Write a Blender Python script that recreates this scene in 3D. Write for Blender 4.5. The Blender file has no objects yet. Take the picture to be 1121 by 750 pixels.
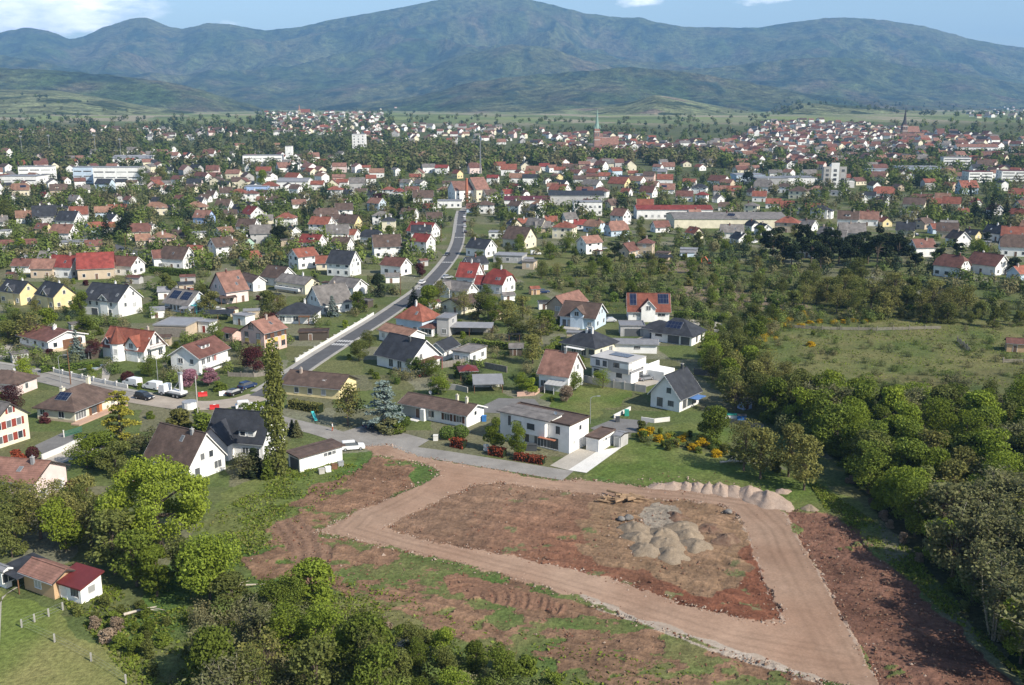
import bpy, math, random
import numpy as np
from mathutils import Vector, Matrix

random.seed(11)
RNG = np.random.default_rng(11)
sc = bpy.context.scene
COL = sc.collection
R = math.radians

# ------------------------------------------------------------------ camera model (photo pixels 1121 x 750)
PW, PH, FOC, CX, CY, CAMH, YH = 1121.0, 750.0, 1100.0, 560.5, 375.0, 63.0, 120.0
PIT = math.atan((CY - YH) / FOC)
SP, CP = math.sin(PIT), math.cos(PIT)

def gp(px, py, z=0.0):
    u, v = (px - CX) / FOC, (py - CY) / FOC
    t = (CAMH - z) / (SP + v * CP)
    return (u * t, t * (CP - v * SP))

def proj(x, y, z=0.0):
    zc = y * CP + (CAMH - z) * SP
    up = y * SP + (z - CAMH) * CP
    return (CX + FOC * x / zc, CY - FOC * up / zc)

cam_d = bpy.data.cameras.new('camera')
cam = bpy.data.objects.new('camera', cam_d)
COL.objects.link(cam)
cam.location = (0, 0, CAMH)
cam.rotation_euler = (math.pi / 2 - PIT, 0, 0)
cam_d.sensor_fit = 'HORIZONTAL'
cam_d.sensor_width = 36.0
cam_d.lens = 36.0 * FOC / PW
cam_d.clip_start = 1.0
cam_d.clip_end = 40000.0
sc.camera = cam

# ------------------------------------------------------------------ noise
def _hash(ix, iy, seed):
    h = (ix.astype(np.int64) * 374761393 + iy.astype(np.int64) * 668265263 + seed * 974711) & 0xFFFFFFFF
    h = ((h ^ (h >> 13)) * 1274126177) & 0xFFFFFFFF
    h = h ^ (h >> 16)
    return (h & 0xFFFF) / 65535.0

def vnoise(x, y, seed=0):
    x = np.asarray(x, float); y = np.asarray(y, float)
    ix, iy = np.floor(x), np.floor(y)
    fx, fy = x - ix, y - iy
    fx = fx * fx * (3 - 2 * fx); fy = fy * fy * (3 - 2 * fy)
    a = _hash(ix, iy, seed); b = _hash(ix + 1, iy, seed)
    c = _hash(ix, iy + 1, seed); d = _hash(ix + 1, iy + 1, seed)
    return (a * (1 - fx) + b * fx) * (1 - fy) + (c * (1 - fx) + d * fx) * fy

def fbm(x, y, seed=0, octv=4, gain=0.5):
    s, a, n = 0.0, 1.0, 0.0
    for k in range(octv):
        s = s + a * vnoise(np.asarray(x) * 2 ** k + 17.3 * k, np.asarray(y) * 2 ** k - 9.1 * k, seed + k)
        n += a; a *= gain
    return s / n

def sstep(e0, e1, x):
    t = np.clip((np.asarray(x, float) - e0) / (e1 - e0), 0, 1)
    return t * t * (3 - 2 * t)

def pip(x, y, poly):
    inside = np.zeros(np.shape(x), bool)
    n = len(poly)
    for i in range(n):
        x0, y0 = poly[i]; x1, y1 = poly[(i + 1) % n]
        if y0 == y1:
            continue
        c = ((y0 > y) != (y1 > y)) & (x < (x1 - x0) * (y - y0) / (y1 - y0) + x0)
        inside ^= c
    return inside

# ------------------------------------------------------------------ terrain
def sil(pts, D):
    a, h = [], []
    for px, py in pts:
        u, v = (px - CX) / FOC, (py - CY) / FOC
        t = D / (CP - v * SP)
        a.append(u * t / D); h.append(CAMH - t * (SP + v * CP))
    return np.array(a), np.array(h)

SKYL = [(-420, 40), (-200, 30), (-60, 42), (0, 35), (28, 30), (52, 33), (76, 43), (92, 40), (112, 30), (145, 20), (160, 19), (185, 29),
        (200, 32), (226, 25), (248, 26), (290, 33), (330, 29), (360, 22), (400, 15), (440, 8), (470, 1), (500, -3), (545, -5),
        (580, -1), (605, 5), (640, 14), (680, 19), (700, 19), (720, 24), (750, 29), (790, 30), (830, 30), (868, 24), (900, 20),
        (930, 19), (970, 22), (1010, 28), (1040, 36), (1060, 42), (1090, 48), (1121, 52), (1200, 60), (1330, 75), (1500, 85)]
LAYERS = [  # distance, front width, back width, vineyard?, silhouette
    (10500, 5600, 5000, 0, SKYL),
    (7300, 2400, 2800, 0, [(-420, 75), (-100, 62), (0, 60), (40, 66), (90, 78), (150, 92), (210, 110), (250, 125), (330, 128), (390, 112), (440, 88), (500, 62), (560, 48), (600, 52), (640, 66),
                           (700, 80), (760, 76), (830, 68), (900, 62), (960, 66), (1030, 78), (1121, 92), (1300, 105), (1500, 110)]),
    (5300, 1900, 2200, 0, [(-420, 150), (300, 150), (350, 118), (390, 112), (440, 109), (475, 101), (515, 90), (560, 84), (620, 79), (690, 73), (750, 78), (820, 90), (880, 102),
                           (940, 110), (1000, 116), (1121, 120), (1400, 125)]),
    (4800, 1300, 2000, 0, [(-420, 70), (-100, 70), (0, 74), (60, 77), (110, 82), (170, 88), (220, 98), (260, 111), (300, 122), (340, 140), (380, 160), (1500, 160)]),
    (3700, 1750, 950, 1, [(-420, 96), (-100, 97), (0, 98), (60, 99), (106, 106), (160, 116), (220, 124), (262, 132), (300, 142), (350, 160), (1500, 160)]),
    (3900, 1850, 700, 1, [(-420, 170), (400, 170), (430, 134), (470, 124), (560, 121), (640, 118), (690, 112), (717, 104), (742, 107), (775, 114), (830, 124), (850, 140), (880, 170), (1500, 170)]),
    (3600, 1500, 850, 1, [(-420, 170), (800, 170), (830, 130), (870, 113), (895, 113), (950, 117), (1000, 121), (1060, 126), (1121, 128), (1300, 130), (1500, 132)]),
]
LT = [(D, wf, wb, vy) + sil(p, D) for D, wf, wb, vy, p in LAYERS]

def zplain(x, y):
    d = np.hypot(x, y)
    t = np.clip((d - 680) / 2250.0, 0, 1)
    return 48.0 * t * t * (3 - 2 * t) + np.clip(d - 2930, 0, None) * 0.004

def terrain(x, y, want_layer=False):
    x = np.asarray(x, float); y = np.asarray(y, float)
    z = zplain(x, y)
    lay = np.full(np.shape(z), -1)
    yy = np.maximum(y, 1.0)
    a = x / yy
    far = y > 1850
    if not np.any(far):
        return (z, lay) if want_layer else z
    for k, (D, wf, wb, vy, ta, th) in enumerate(LT):
        h = np.interp(a, ta, th)
        q = (y - D)
        t = np.where(q < 0, 1 + q / wf, 1 - q / wb)
        t = np.clip(t, 0, 1)
        prof = t * t * (3 - 2 * t) if vy or k > 2 else np.where(q < 0, t ** 1.35, t * t * (3 - 2 * t))
        if k < 4:
            g = 1 - np.abs(2 * fbm(x / 900.0 + 3 * k, y / 1500.0, 40 + k, 4) - 1) * 1.0
            g2 = 1 - np.abs(2 * fbm(x / 300.0, y / 420.0, 60 + k, 3) - 1)
            dip = (0.34 * (1 - g) * 2.2 + 0.12 * (1 - g2)) * np.sin(np.pi * np.clip(prof, 0, 1)) * 0.9
            prof = prof * (1 - np.clip(dip, 0, 0.6))
        hh = h * prof
        if k < 4:
            hh = hh + 14 * (fbm(x / 60.0, y / 90.0, 80 + k, 3) - 0.5) * (prof > 0.02)
        m = hh > z
        z = np.where(m, hh, z); lay = np.where(m, k, lay)
    return (z, lay) if want_layer else z

_tt = np.concatenate([np.linspace(60, 1000, 300), np.geomspace(1003, 12500, 520)])
def terr(px, py):
    """world point where the view ray through a photo pixel meets the terrain"""
    if py > 232:
        x, y = gp(px, py)
        for _ in range(4):
            x, y = gp(px, py, float(zplain(x, y)))
        return x, y, float(zplain(x, y))
    u, v = (px - CX) / FOC, (py - CY) / FOC
    t = _tt
    x, y, z = u * t, t * (CP - v * SP), CAMH - t * (SP + v * CP)
    under = z < terrain(x, y)
    i = int(np.argmax(under)) if under.any() else len(t) - 1
    return float(x[i]), float(y[i]), float(terrain(x[i], y[i]))

# ------------------------------------------------------------------ materials
MATS = {}
def lin(c):
    return tuple((v / 12.92 if v <= 0.04045 else ((v + 0.055) / 1.055) ** 2.4) for v in c)

def new_mat(name):
    m = bpy.data.materials.new(name)
    m.use_nodes = True
    nt = m.node_tree
    nt.nodes.clear()
    out = nt.nodes.new('ShaderNodeOutputMaterial')
    b = nt.nodes.new('ShaderNodeBsdfPrincipled')
    nt.links.new(b.outputs[0], out.inputs[0])
    b.inputs['Specular IOR Level'].default_value = 0.25
    return m, nt, b, out

def N(nt, t, **kw):
    n = nt.nodes.new(t)
    for k, v in kw.items():
        if k.startswith('i_'):
            n.inputs[k[2:].replace('_', ' ')].default_value = v
        else:
            setattr(n, k, v)
    return n

def rgba(c):
    return (c[0], c[1], c[2], 1.0)

def mix(nt, fac, a, b, mode='MIX'):
    n = N(nt, 'ShaderNodeMix', data_type='RGBA', blend_type=mode)
    for i, s in ((0, fac), (6, a), (7, b)):
        if isinstance(s, (int, float)):
            n.inputs[i].default_value = s
        elif isinstance(s, tuple):
            n.inputs[i].default_value = rgba(s)
        else:
            nt.links.new(s, n.inputs[i])
    return n.outputs[2]

def ramp(nt, src, stops):
    n = N(nt, 'ShaderNodeValToRGB')
    el = n.color_ramp.elements
    while len(el) < len(stops):
        el.new(0.5)
    for e, (p, c) in zip(el, stops):
        e.position = p
        e.color = (c, c, c, 1) if isinstance(c, (int, float)) else rgba(c)
    nt.links.new(src, n.inputs[0])
    return n.outputs[0]

def noise(nt, scale, detail=3, vec=None, rough=0.55):
    n = N(nt, 'ShaderNodeTexNoise')
    n.inputs['Scale'].default_value = scale
    n.inputs['Detail'].default_value = detail
    n.inputs['Roughness'].default_value = rough
    if vec is not None:
        nt.links.new(vec, n.inputs['Vector'])
    return n.outputs[0]

def scale_col(c, f):
    return tuple(min(1, v * f) for v in c)

def plain_mat(name, c, rough=0.7, var=0.25, ns=2.0, metallic=0.0, spec=0.25, obj_var=0.0):
    """weathered paint, plaster, wood, metal: colour varied by two sizes of noise"""
    if name in MATS:
        return MATS[name]
    m, nt, b, out = new_mat(name)
    tc = N(nt, 'ShaderNodeTexCoord')
    n1 = noise(nt, ns, 4, tc.outputs['Object'])
    n2 = noise(nt, ns * 9, 2, tc.outputs['Object'])
    c1 = mix(nt, ramp(nt, n1, [(0.3, 0.0), (0.7, 1.0)]), scale_col(c, 1 - var), scale_col(c, 1 + var * 0.6))
    c2 = mix(nt, n2, scale_col((1, 1, 1), 1 - var * 0.5), (1, 1, 1))
    c3 = mix(nt, 1.0, c1, c2, 'MULTIPLY')
    if obj_var:
        oi = N(nt, 'ShaderNodeObjectInfo')
        hv = N(nt, 'ShaderNodeHueSaturation')
        mr = N(nt, 'ShaderNodeMapRange')
        mr.inputs[3].default_value = 1 - obj_var; mr.inputs[4].default_value = 1 + obj_var
        nt.links.new(oi.outputs['Random'], mr.inputs[0])
        nt.links.new(mr.outputs[0], hv.inputs['Value'])
        nt.links.new(c3, hv.inputs['Color'])
        c3 = hv.outputs[0]
    nt.links.new(c3, b.inputs['Base Color'])
    b.inputs['Roughness'].default_value = rough
    b.inputs['Metallic'].default_value = metallic
    b.inputs['Specular IOR Level'].default_value = spec
    MATS[name] = m
    return m

def roof_mat(name, c, course=0.33, var=0.36, rough=0.75, moss=0.42):
    """tiles laid in courses (dark joints every `course` metres of height), patchy weathering and moss"""
    if name in MATS:
        return MATS[name]
    m, nt, b, out = new_mat(name)
    tc = N(nt, 'ShaderNodeTexCoord')
    sx = N(nt, 'ShaderNodeSeparateXYZ')
    nt.links.new(tc.outputs['Object'], sx.inputs[0])
    mod = N(nt, 'ShaderNodeMath', operation='FRACT')
    mul = N(nt, 'ShaderNodeMath', operation='MULTIPLY')
    mul.inputs[1].default_value = 1.0 / (course * 0.62)
    nt.links.new(sx.outputs[2], mul.inputs[0]); nt.links.new(mul.outputs[0], mod.inputs[0])
    band = ramp(nt, mod.outputs[0], [(0.0, 0.62), (0.25, 1.0), (1.0, 1.0)])
    n1 = noise(nt, 0.55, 4, tc.outputs['Object'], 0.65)
    n2 = noise(nt, 5.0, 3, tc.outputs['Object'], 0.7)
    c1 = mix(nt, ramp(nt, n1, [(0.35, 0.0), (0.65, 1.0)]), scale_col(c, 1 - var), scale_col(c, 1 + var))
    c1 = mix(nt, ramp(nt, n2, [(0.35, 0.0), (0.7, 0.55)]), c1, scale_col(c, 0.6))
    n3 = noise(nt, 0.9, 5, tc.outputs['Object'], 0.75)
    c1 = mix(nt, ramp(nt, n3, [(0.58, 0.0), (0.75, moss)]), c1, (0.10, 0.10, 0.07))
    c1 = mix(nt, 1.0, c1, band, 'MULTIPLY')
    oi = N(nt, 'ShaderNodeObjectInfo')
    hv = N(nt, 'ShaderNodeHueSaturation')
    mr = N(nt, 'ShaderNodeMapRange')
    mr.inputs[3].default_value = 0.86; mr.inputs[4].default_value = 1.14
    nt.links.new(oi.outputs['Random'], mr.inputs[0]); nt.links.new(mr.outputs[0], hv.inputs['Value'])
    nt.links.new(c1, hv.inputs['Color'])
    nt.links.new(hv.outputs[0], b.inputs['Base Color'])
    bp = N(nt, 'ShaderNodeBump'); bp.inputs['Strength'].default_value = 0.35; bp.inputs['Distance'].default_value = 0.05
    nt.links.new(band, bp.inputs['Height']); nt.links.new(bp.outputs[0], b.inputs['Normal'])
    b.inputs['Roughness'].default_value = rough
    MATS[name] = m
    return m

ROOF = {
    'd': ('slate_roof', (0.035, 0.038, 0.046)), 'b': ('brown_roof', (0.105, 0.072, 0.058)), 'm': ('red_brown_roof', (0.15, 0.07, 0.055)),
    'r': ('orange_red_roof', (0.235, 0.084, 0.056)), 'o': ('faded_orange_roof', (0.245, 0.138, 0.095)), 'p': ('rosy_brown_roof', (0.235, 0.125, 0.095)),
    'g': ('grey_roof', (0.175, 0.16, 0.15)), 'k': ('crimson_roof', (0.21, 0.045, 0.037)), 's': ('sheet_grey_roof', (0.24, 0.24, 0.25)),
    'x': ('red_metal_roof', (0.13, 0.027, 0.027)), 'u': ('brick_red_roof', (0.21, 0.07, 0.046)),
}
ROOFN = {'d': 'dark slate', 'b': 'dark brown', 'm': 'red-brown', 'r': 'orange-red', 'o': 'faded orange', 'p': 'rosy brown', 'g': 'grey', 'k': 'crimson', 's': 'pale grey', 'x': 'dark red metal', 'u': 'brick-red'}
WALL = {
    'w': ('white_render', (0.82, 0.81, 0.78)), 'c': ('cream_render', (0.72, 0.66, 0.50)), 'y': ('yellow_render', (0.72, 0.60, 0.33)),
    'p': ('pink_render', (0.66, 0.47, 0.40)), 'b': ('pale_blue_render', (0.52, 0.62, 0.72)), 'e': ('grey_render', (0.42, 0.41, 0.40)),
    'n': ('beige_render', (0.52, 0.42, 0.31)), 'f': ('pale_green_render', (0.42, 0.58, 0.48)), 't': ('dark_timber', (0.08, 0.065, 0.05)), 'a': ('sandy_brick', (0.50, 0.34, 0.20)),
    'l': ('bright_blue_render', (0.36, 0.48, 0.74)), 'q': ('blush_render', (0.72, 0.58, 0.54)), 'i': ('dark_grey_render', (0.20, 0.20, 0.195)),
}
WALLN = {'w': 'white', 'c': 'cream', 'y': 'yellow', 'p': 'pink', 'b': 'pale blue', 'e': 'grey', 'n': 'beige', 'f': 'pale green', 't': 'dark timber', 'a': 'sandy brick', 'l': 'bright blue', 'q': 'blush', 'i': 'dark grey'}
def RM(k):
    n, c = ROOF[k]
    if k in 'sx':
        return roof_mat(n, c, course=3.0, var=0.15, rough=0.5, moss=0.1)
    return roof_mat(n, c)
def WM(k):
    n, c = WALL[k]
    return plain_mat(n, c, 0.85, 0.15, 0.45, obj_var=0.06)

M_FRAME = plain_mat('white_frame', (0.75, 0.75, 0.74), 0.5, 0.05)
M_TRIM = plain_mat('white_trim', (0.72, 0.71, 0.69), 0.6, 0.08)
M_DARKTRIM = plain_mat('dark_trim', (0.05, 0.045, 0.042), 0.6, 0.15)
M_WOOD = plain_mat('brown_wood', (0.17, 0.085, 0.045), 0.7, 0.25)
M_GREYWOOD = plain_mat('grey_wood', (0.24, 0.215, 0.185), 0.85, 0.3)
M_CONC = plain_mat('pale_concrete', (0.42, 0.40, 0.37), 0.9, 0.18, 0.6)
M_STONE = plain_mat('white_wall_stone', (0.66, 0.64, 0.60), 0.9, 0.14, 0.8)
M_METAL = plain_mat('grey_metal', (0.35, 0.36, 0.37), 0.45, 0.12, 1.0, metallic=0.3)
M_DKMETAL = plain_mat('dark_metal', (0.07, 0.075, 0.08), 0.5, 0.15, 1.0)
M_CHIM = plain_mat('chimney_render', (0.45, 0.36, 0.30), 0.9, 0.2)
M_REDSH = plain_mat('red_shutter', (0.25, 0.05, 0.035), 0.7, 0.15)
M_BRNSH = plain_mat('brown_shutter', (0.13, 0.06, 0.035), 0.7, 0.15)
M_DOOR = plain_mat('door_paint', (0.16, 0.10, 0.07), 0.6, 0.15, obj_var=0.3)
M_GARAGE = plain_mat('garage_door_paint', (0.62, 0.62, 0.61), 0.6, 0.06)
M_GDARK = plain_mat('dark_door_and_shade', (0.10, 0.105, 0.11), 0.6, 0.1)  # garage doors, and the painted shade of a recess and an open bay
M_RUBBER = plain_mat('black_rubber', (0.02, 0.02, 0.02), 0.8, 0.1)
M_BARK = plain_mat('bark', (0.13, 0.10, 0.075), 0.95, 0.35, 3.0)
M_PALEBARK = plain_mat('pale_bark', (0.30, 0.265, 0.21), 0.95, 0.3, 3.0)
M_DEAD = plain_mat('bleached_wood', (0.50, 0.44, 0.36), 0.9, 0.25, 2.0)
M_CUTWOOD = plain_mat('cut_wood', (0.30, 0.20, 0.12), 0.9, 0.35, 2.0)

def glass_mat():
    m, nt, b, out = new_mat('window_glass')
    tc = N(nt, 'ShaderNodeTexCoord')
    oi = N(nt, 'ShaderNodeObjectInfo')
    c = mix(nt, ramp(nt, oi.outputs['Random'], [(0.0, 0.0), (0.55, 0.25), (0.78, 0.35), (0.8, 1.0)]), (0.02, 0.027, 0.036), (0.42, 0.42, 0.41))
    nt.links.new(c, b.inputs['Base Color'])
    b.inputs['Roughness'].default_value = 0.08
    b.inputs['Specular IOR Level'].default_value = 0.6
    return m
M_GLASS = glass_mat()
def solar_mat():
    m, nt, b, out = new_mat('solar_cells')
    tc = N(nt, 'ShaderNodeTexCoord')
    br = N(nt, 'ShaderNodeTexBrick')
    br.offset = 0.0
    br.inputs['Color1'].default_value = (0.010, 0.014, 0.035, 1); br.inputs['Color2'].default_value = (0.013, 0.018, 0.045, 1)
    br.inputs['Mortar'].default_value = (0.10, 0.11, 0.13, 1)
    br.inputs['Scale'].default_value = 1.0; br.inputs['Brick Width'].default_value = 1.0; br.inputs['Row Height'].default_value = 1.65
    br.inputs['Mortar Size'].default_value = 0.03
    nt.links.new(tc.outputs['Object'], br.inputs['Vector'])
    nt.links.new(br.outputs[0], b.inputs['Base Color'])
    b.inputs['Roughness'].default_value = 0.15
    b.inputs['Specular IOR Level'].default_value = 0.5
    return m
M_SOLAR = solar_mat()

def leaf_mat(name, c, var=0.35, trans=0.3, c2=None):
    if name in MATS:
        return MATS[name]
    m, nt, b, out = new_mat(name)
    geo = N(nt, 'ShaderNodeNewGeometry')
    tc = N(nt, 'ShaderNodeTexCoord')
    oi = N(nt, 'ShaderNodeObjectInfo')
    lo, hi = scale_col(c, 1 - var), scale_col(c, 1 + var)
    c1 = mix(nt, geo.outputs['Random Per Island'], lo, c2 or hi)
    n1 = noise(nt, 0.5, 2, tc.outputs['Object'])
    c1 = mix(nt, ramp(nt, n1, [(0.35, 0.0), (0.65, 0.6)]), c1, scale_col((c[0] * 1.15, c[1], c[2] * 0.8), 0.85))
    hv = N(nt, 'ShaderNodeHueSaturation')
    mr = N(nt, 'ShaderNodeMapRange'); mr.inputs[3].default_value = 0.72; mr.inputs[4].default_value = 1.25
    nt.links.new(oi.outputs['Random'], mr.inputs[0]); nt.links.new(mr.outputs[0], hv.inputs['Value'])
    nt.links.new(c1, hv.inputs['Color'])
    b.inputs['Roughness'].default_value = 0.65
    b.inputs['Specular IOR Level'].default_value = 0.04
    nt.links.new(hv.outputs[0], b.inputs['Base Color'])
    tr = N(nt, 'ShaderNodeBsdfTranslucent')
    nt.links.new(hv.outputs[0], tr.inputs['Color'])
    ms = N(nt, 'ShaderNodeMixShader'); ms.inputs[0].default_value = trans
    nt.links.new(b.outputs[0], ms.inputs[1]); nt.links.new(tr.outputs[0], ms.inputs[2])
    nt.links.new(ms.outputs[0], out.inputs[0])
    MATS[name] = m
    return m

# ------------------------------------------------------------------ mesh builder
class MB:
    def __init__(s):
        s.v, s.f, s.mi, s.mats = [], [], [], []
    def slot(s, m):
        if m not in s.mats:
            s.mats.append(m)
        return s.mats.index(m)
    def poly(s, pts, m):
        i = len(s.v); s.v.extend([tuple(p) for p in pts]); s.f.append(tuple(range(i, i + len(pts)))); s.mi.append(s.slot(m))
    def mesh(s, vs, fs, m):
        i = len(s.v); k = s.slot(m)
        s.v.extend([tuple(p) for p in vs])
        for f in fs:
            s.f.append(tuple(i + j for j in f)); s.mi.append(k)
    def box(s, x0, x1, y0, y1, z0, z1, m, M=None):
        vs = [(x0, y0, z0), (x1, y0, z0), (x1, y1, z0), (x0, y1, z0), (x0, y0, z1), (x1, y0, z1), (x1, y1, z1), (x0, y1, z1)]
        if M is not None:
            vs = [tuple(M @ Vector(p)) for p in vs]
        s.mesh(vs, [(0, 3, 2, 1), (4, 5, 6, 7), (0, 1, 5, 4), (1, 2, 6, 5), (2, 3, 7, 6), (3, 0, 4, 7)], m)
    def prism(s, prof, x0, x1, m, axis='x'):
        """closed profile [(y,z)] (counter-clockwise seen from +x) pushed from x0 to x1"""
        n = len(prof)
        if axis == 'x':
            vs = [(x0, y, z) for y, z in prof] + [(x1, y, z) for y, z in prof]
        else:
            vs = [(-y, x0, z) for y, z in prof] + [(-y, x1, z) for y, z in prof]
        fs = [tuple(range(n - 1, -1, -1)), tuple(range(n, 2 * n))]
        fs += [(i, (i + 1) % n, n + (i + 1) % n, n + i) for i in range(n)]
        s.mesh(vs, fs, m)
    def tube(s, pts, rads, m, n=6, cap=True):
        i0 = len(s.v); k = s.slot(m)
        P = [Vector(p) for p in pts]
        for j, p in enumerate(P):
            d = (P[min(j + 1, len(P) - 1)] - P[max(j - 1, 0)]).normalized()
            a = d.cross(Vector((0, 0, 1)) if abs(d.z) < 0.9 else Vector((1, 0, 0))).normalized()
            b = d.cross(a)
            for q in range(n):
                t = 2 * math.pi * q / n
                s.v.append(tuple(p + (a * math.cos(t) + b * math.sin(t)) * rads[j]))
        for j in range(len(P) - 1):
            for q in range(n):
                s.f.append((i0 + j * n + q, i0 + j * n + (q + 1) % n, i0 + (j + 1) * n + (q + 1) % n, i0 + (j + 1) * n + q)); s.mi.append(k)
        if cap:
            s.f.append(tuple(i0 + (len(P) - 1) * n + q for q in range(n))); s.mi.append(k)
            s.f.append(tuple(i0 + q for q in reversed(range(n)))); s.mi.append(k)
    def to_mesh(s, name, smooth=False):
        me = bpy.data.meshes.new(name)
        me.from_pydata(s.v, [], s.f)
        for m in s.mats:
            me.materials.append(m)
        if len(s.mats) > 1:
            me.polygons.foreach_set('material_index', s.mi)
        if smooth:
            me.polygons.foreach_set('use_smooth', [True] * len(s.f))
        me.update()
        return me
    def build(s, name, parent=None, smooth=False):
        return link(name, s.to_mesh(name, smooth), parent)

def link(name, me, parent=None, loc=None, rz=None):
    o = bpy.data.objects.new(name, me)
    COL.objects.link(o)
    if parent is not None:
        o.parent = parent
    if loc is not None:
        o.location = loc
    if rz is not None:
        o.rotation_euler = (0, 0, rz)
    return o

def np_mesh(name, V, Fc, mats, mi=None, smooth=False):
    """V (n,3), Fc (m,k) arrays"""
    me = bpy.data.meshes.new(name)
    n, (m, k) = len(V), Fc.shape
    me.vertices.add(n); me.loops.add(m * k); me.polygons.add(m)
    me.vertices.foreach_set('co', np.asarray(V, np.float32).ravel())
    me.loops.foreach_set('vertex_index', np.asarray(Fc, np.int32).ravel())
    me.polygons.foreach_set('loop_start', np.arange(0, m * k, k, dtype=np.int32))
    for mm in mats:
        me.materials.append(mm)
    if mi is not None:
        me.polygons.foreach_set('material_index', np.asarray(mi, np.int32))
    me.polygons.foreach_set('use_smooth', np.full(m, smooth))
    me.update(calc_edges=True)
    return me

# ------------------------------------------------------------------ things and labels
THINGS = []     # records for the label pass
LANDMARKS = []  # (short phrase, x, y)
def empty(name, x, y, z=0.0, rz=0.0):
    o = bpy.data.objects.new(name, None)
    o.empty_display_size = 0.5
    COL.objects.link(o)
    o.location = (x, y, z); o.rotation_euler = (0, 0, rz)
    return o
def reg(o, look, cat, label=None, short=None, group=None, pos=None):
    o['category'] = cat
    if group:
        o['group'] = group
    p = pos or (o.location.x, o.location.y)
    if label:
        o['label'] = label
    else:
        THINGS.append((o, look, p))
    if short:
        LANDMARKS.append((short, p[0], p[1], o.name))
    return o
def structure(o):
    o['kind'] = 'structure'
    return o
def stuff(o):
    o['kind'] = 'stuff'
    return o
# ------------------------------------------------------------------ sun, sky, air
SUN_EL, SUN_AZ = R(38.0), R(36.0)      # the sun stands to the right, a little on the camera's side
sun_dir = Vector((math.cos(SUN_EL) * math.cos(SUN_AZ), -math.cos(SUN_EL) * math.sin(SUN_AZ), math.sin(SUN_EL)))
sl = bpy.data.lights.new('sun', 'SUN')
sl.energy = 5.0; sl.angle = R(0.53); sl.color = (1.0, 0.93, 0.81)
so = bpy.data.objects.new('sun', sl); COL.objects.link(so)
so.rotation_euler = sun_dir.to_track_quat('Z', 'Y').to_euler()

w = bpy.data.worlds.new('World'); sc.world = w; w.use_nodes = True
nt = w.node_tree; nt.nodes.clear()
wo = nt.nodes.new('ShaderNodeOutputWorld'); bg = nt.nodes.new('ShaderNodeBackground')
sky = nt.nodes.new('ShaderNodeTexSky'); sky.sky_type = 'NISHITA'; sky.sun_disc = False
sky.sun_elevation = SUN_EL; sky.sun_rotation = math.atan2(sun_dir.x, sun_dir.y)
sky.altitude = 300; sky.air_density = 1.0; sky.dust_density = 1.0; sky.ozone_density = 1.2
tc = nt.nodes.new('ShaderNodeTexCoord'); sx = nt.nodes.new('ShaderNodeSeparateXYZ')
nt.links.new(tc.outputs['Generated'], sx.inputs[0])
def mth(op, a, b=None, clamp=False):
    n = nt.nodes.new('ShaderNodeMath'); n.operation = op; n.use_clamp = clamp
    for i, q in enumerate((a, b)):
        if q is None: continue
        if isinstance(q, (int, float)): n.inputs[i].default_value = q
        else: nt.links.new(q, n.inputs[i])
    return n.outputs[0]
ys = mth('MAXIMUM', sx.outputs[1], 0.05)
ca, ce = mth('DIVIDE', sx.outputs[0], ys), mth('DIVIDE', sx.outputs[2], ys)
cv = nt.nodes.new('ShaderNodeCombineXYZ')
nt.links.new(mth('MULTIPLY', ca, 13.0), cv.inputs[0]); nt.links.new(mth('MULTIPLY', ce, 38.0), cv.inputs[1])
cn = noise(nt, 1.0, 6, cv.outputs[0], 0.6)
def cloud_dir(px, py):
    u, v = (px - CX) / FOC, (py - CY) / FOC
    y = CP - v * SP
    return u / y, -(SP + v * CP) / y
tot = None
for (px, py, ra, re, st) in [(10, -4, 0.17, 0.042, 1.35), (70, 20, 0.075, 0.022, 1.3), (20, 24, 0.07, 0.018, 1.3), (700, 0, 0.035, 0.009, 0.75), (818, 0, 0.05, 0.010, 0.8), (255, 26, 0.035, 0.006, 0.6), (-250, -60, 0.25, 0.09, 1.2), (1350, -40, 0.2, 0.07, 1.0), (560, -190, 0.4, 0.05, 0.9)]:
    a0, e0 = cloud_dir(px, py)
    da = mth('DIVIDE', mth('SUBTRACT', ca, a0), ra); de = mth('DIVIDE', mth('SUBTRACT', ce, e0), re)
    r2 = mth('ADD', mth('MULTIPLY', da, da), mth('MULTIPLY', de, de))
    k = mth('MULTIPLY', mth('SUBTRACT', 1.0, r2, True), st)
    tot = k if tot is None else mth('MAXIMUM', tot, k)
cm = mth('MULTIPLY', mth('SUBTRACT', mth('ADD', tot, mth('MULTIPLY', cn, 2.6)), 1.75), 2.0, True)
cm = mth('MULTIPLY', cm, mth('MULTIPLY', tot, 4.0, True))
shade = ramp(nt, noise(nt, 1.6, 4, cv.outputs[0]), [(0.35, 0.0), (0.65, 1.0)])
ccol = mix(nt, shade, (9.0, 9.6, 10.6), (16.0, 15.6, 15.0))
skc = mix(nt, mth('MULTIPLY', cm, 0.85), sky.outputs[0], ccol)
nt.links.new(skc, bg.inputs[0]); bg.inputs[1].default_value = 0.12
nt.links.new(bg.outputs[0], wo.inputs[0])

hz = MB(); hm = bpy.data.materials.new('air'); hm.use_nodes = True
hn = hm.node_tree; hn.nodes.clear()
ho = hn.nodes.new('ShaderNodeOutputMaterial'); pv = hn.nodes.new('ShaderNodeVolumePrincipled')
pv.inputs['Color'].default_value = (0.29, 0.58, 1.0, 1); pv.inputs['Density'].default_value = 0.68e-4
pv.inputs['Anisotropy'].default_value = 0.0
hn.links.new(pv.outputs[0], ho.inputs['Volume'])
hz.box(-19000, 19000, -400, 19000, -4, 1420, hm)
ho_ = stuff(hz.build('haze'))

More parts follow.
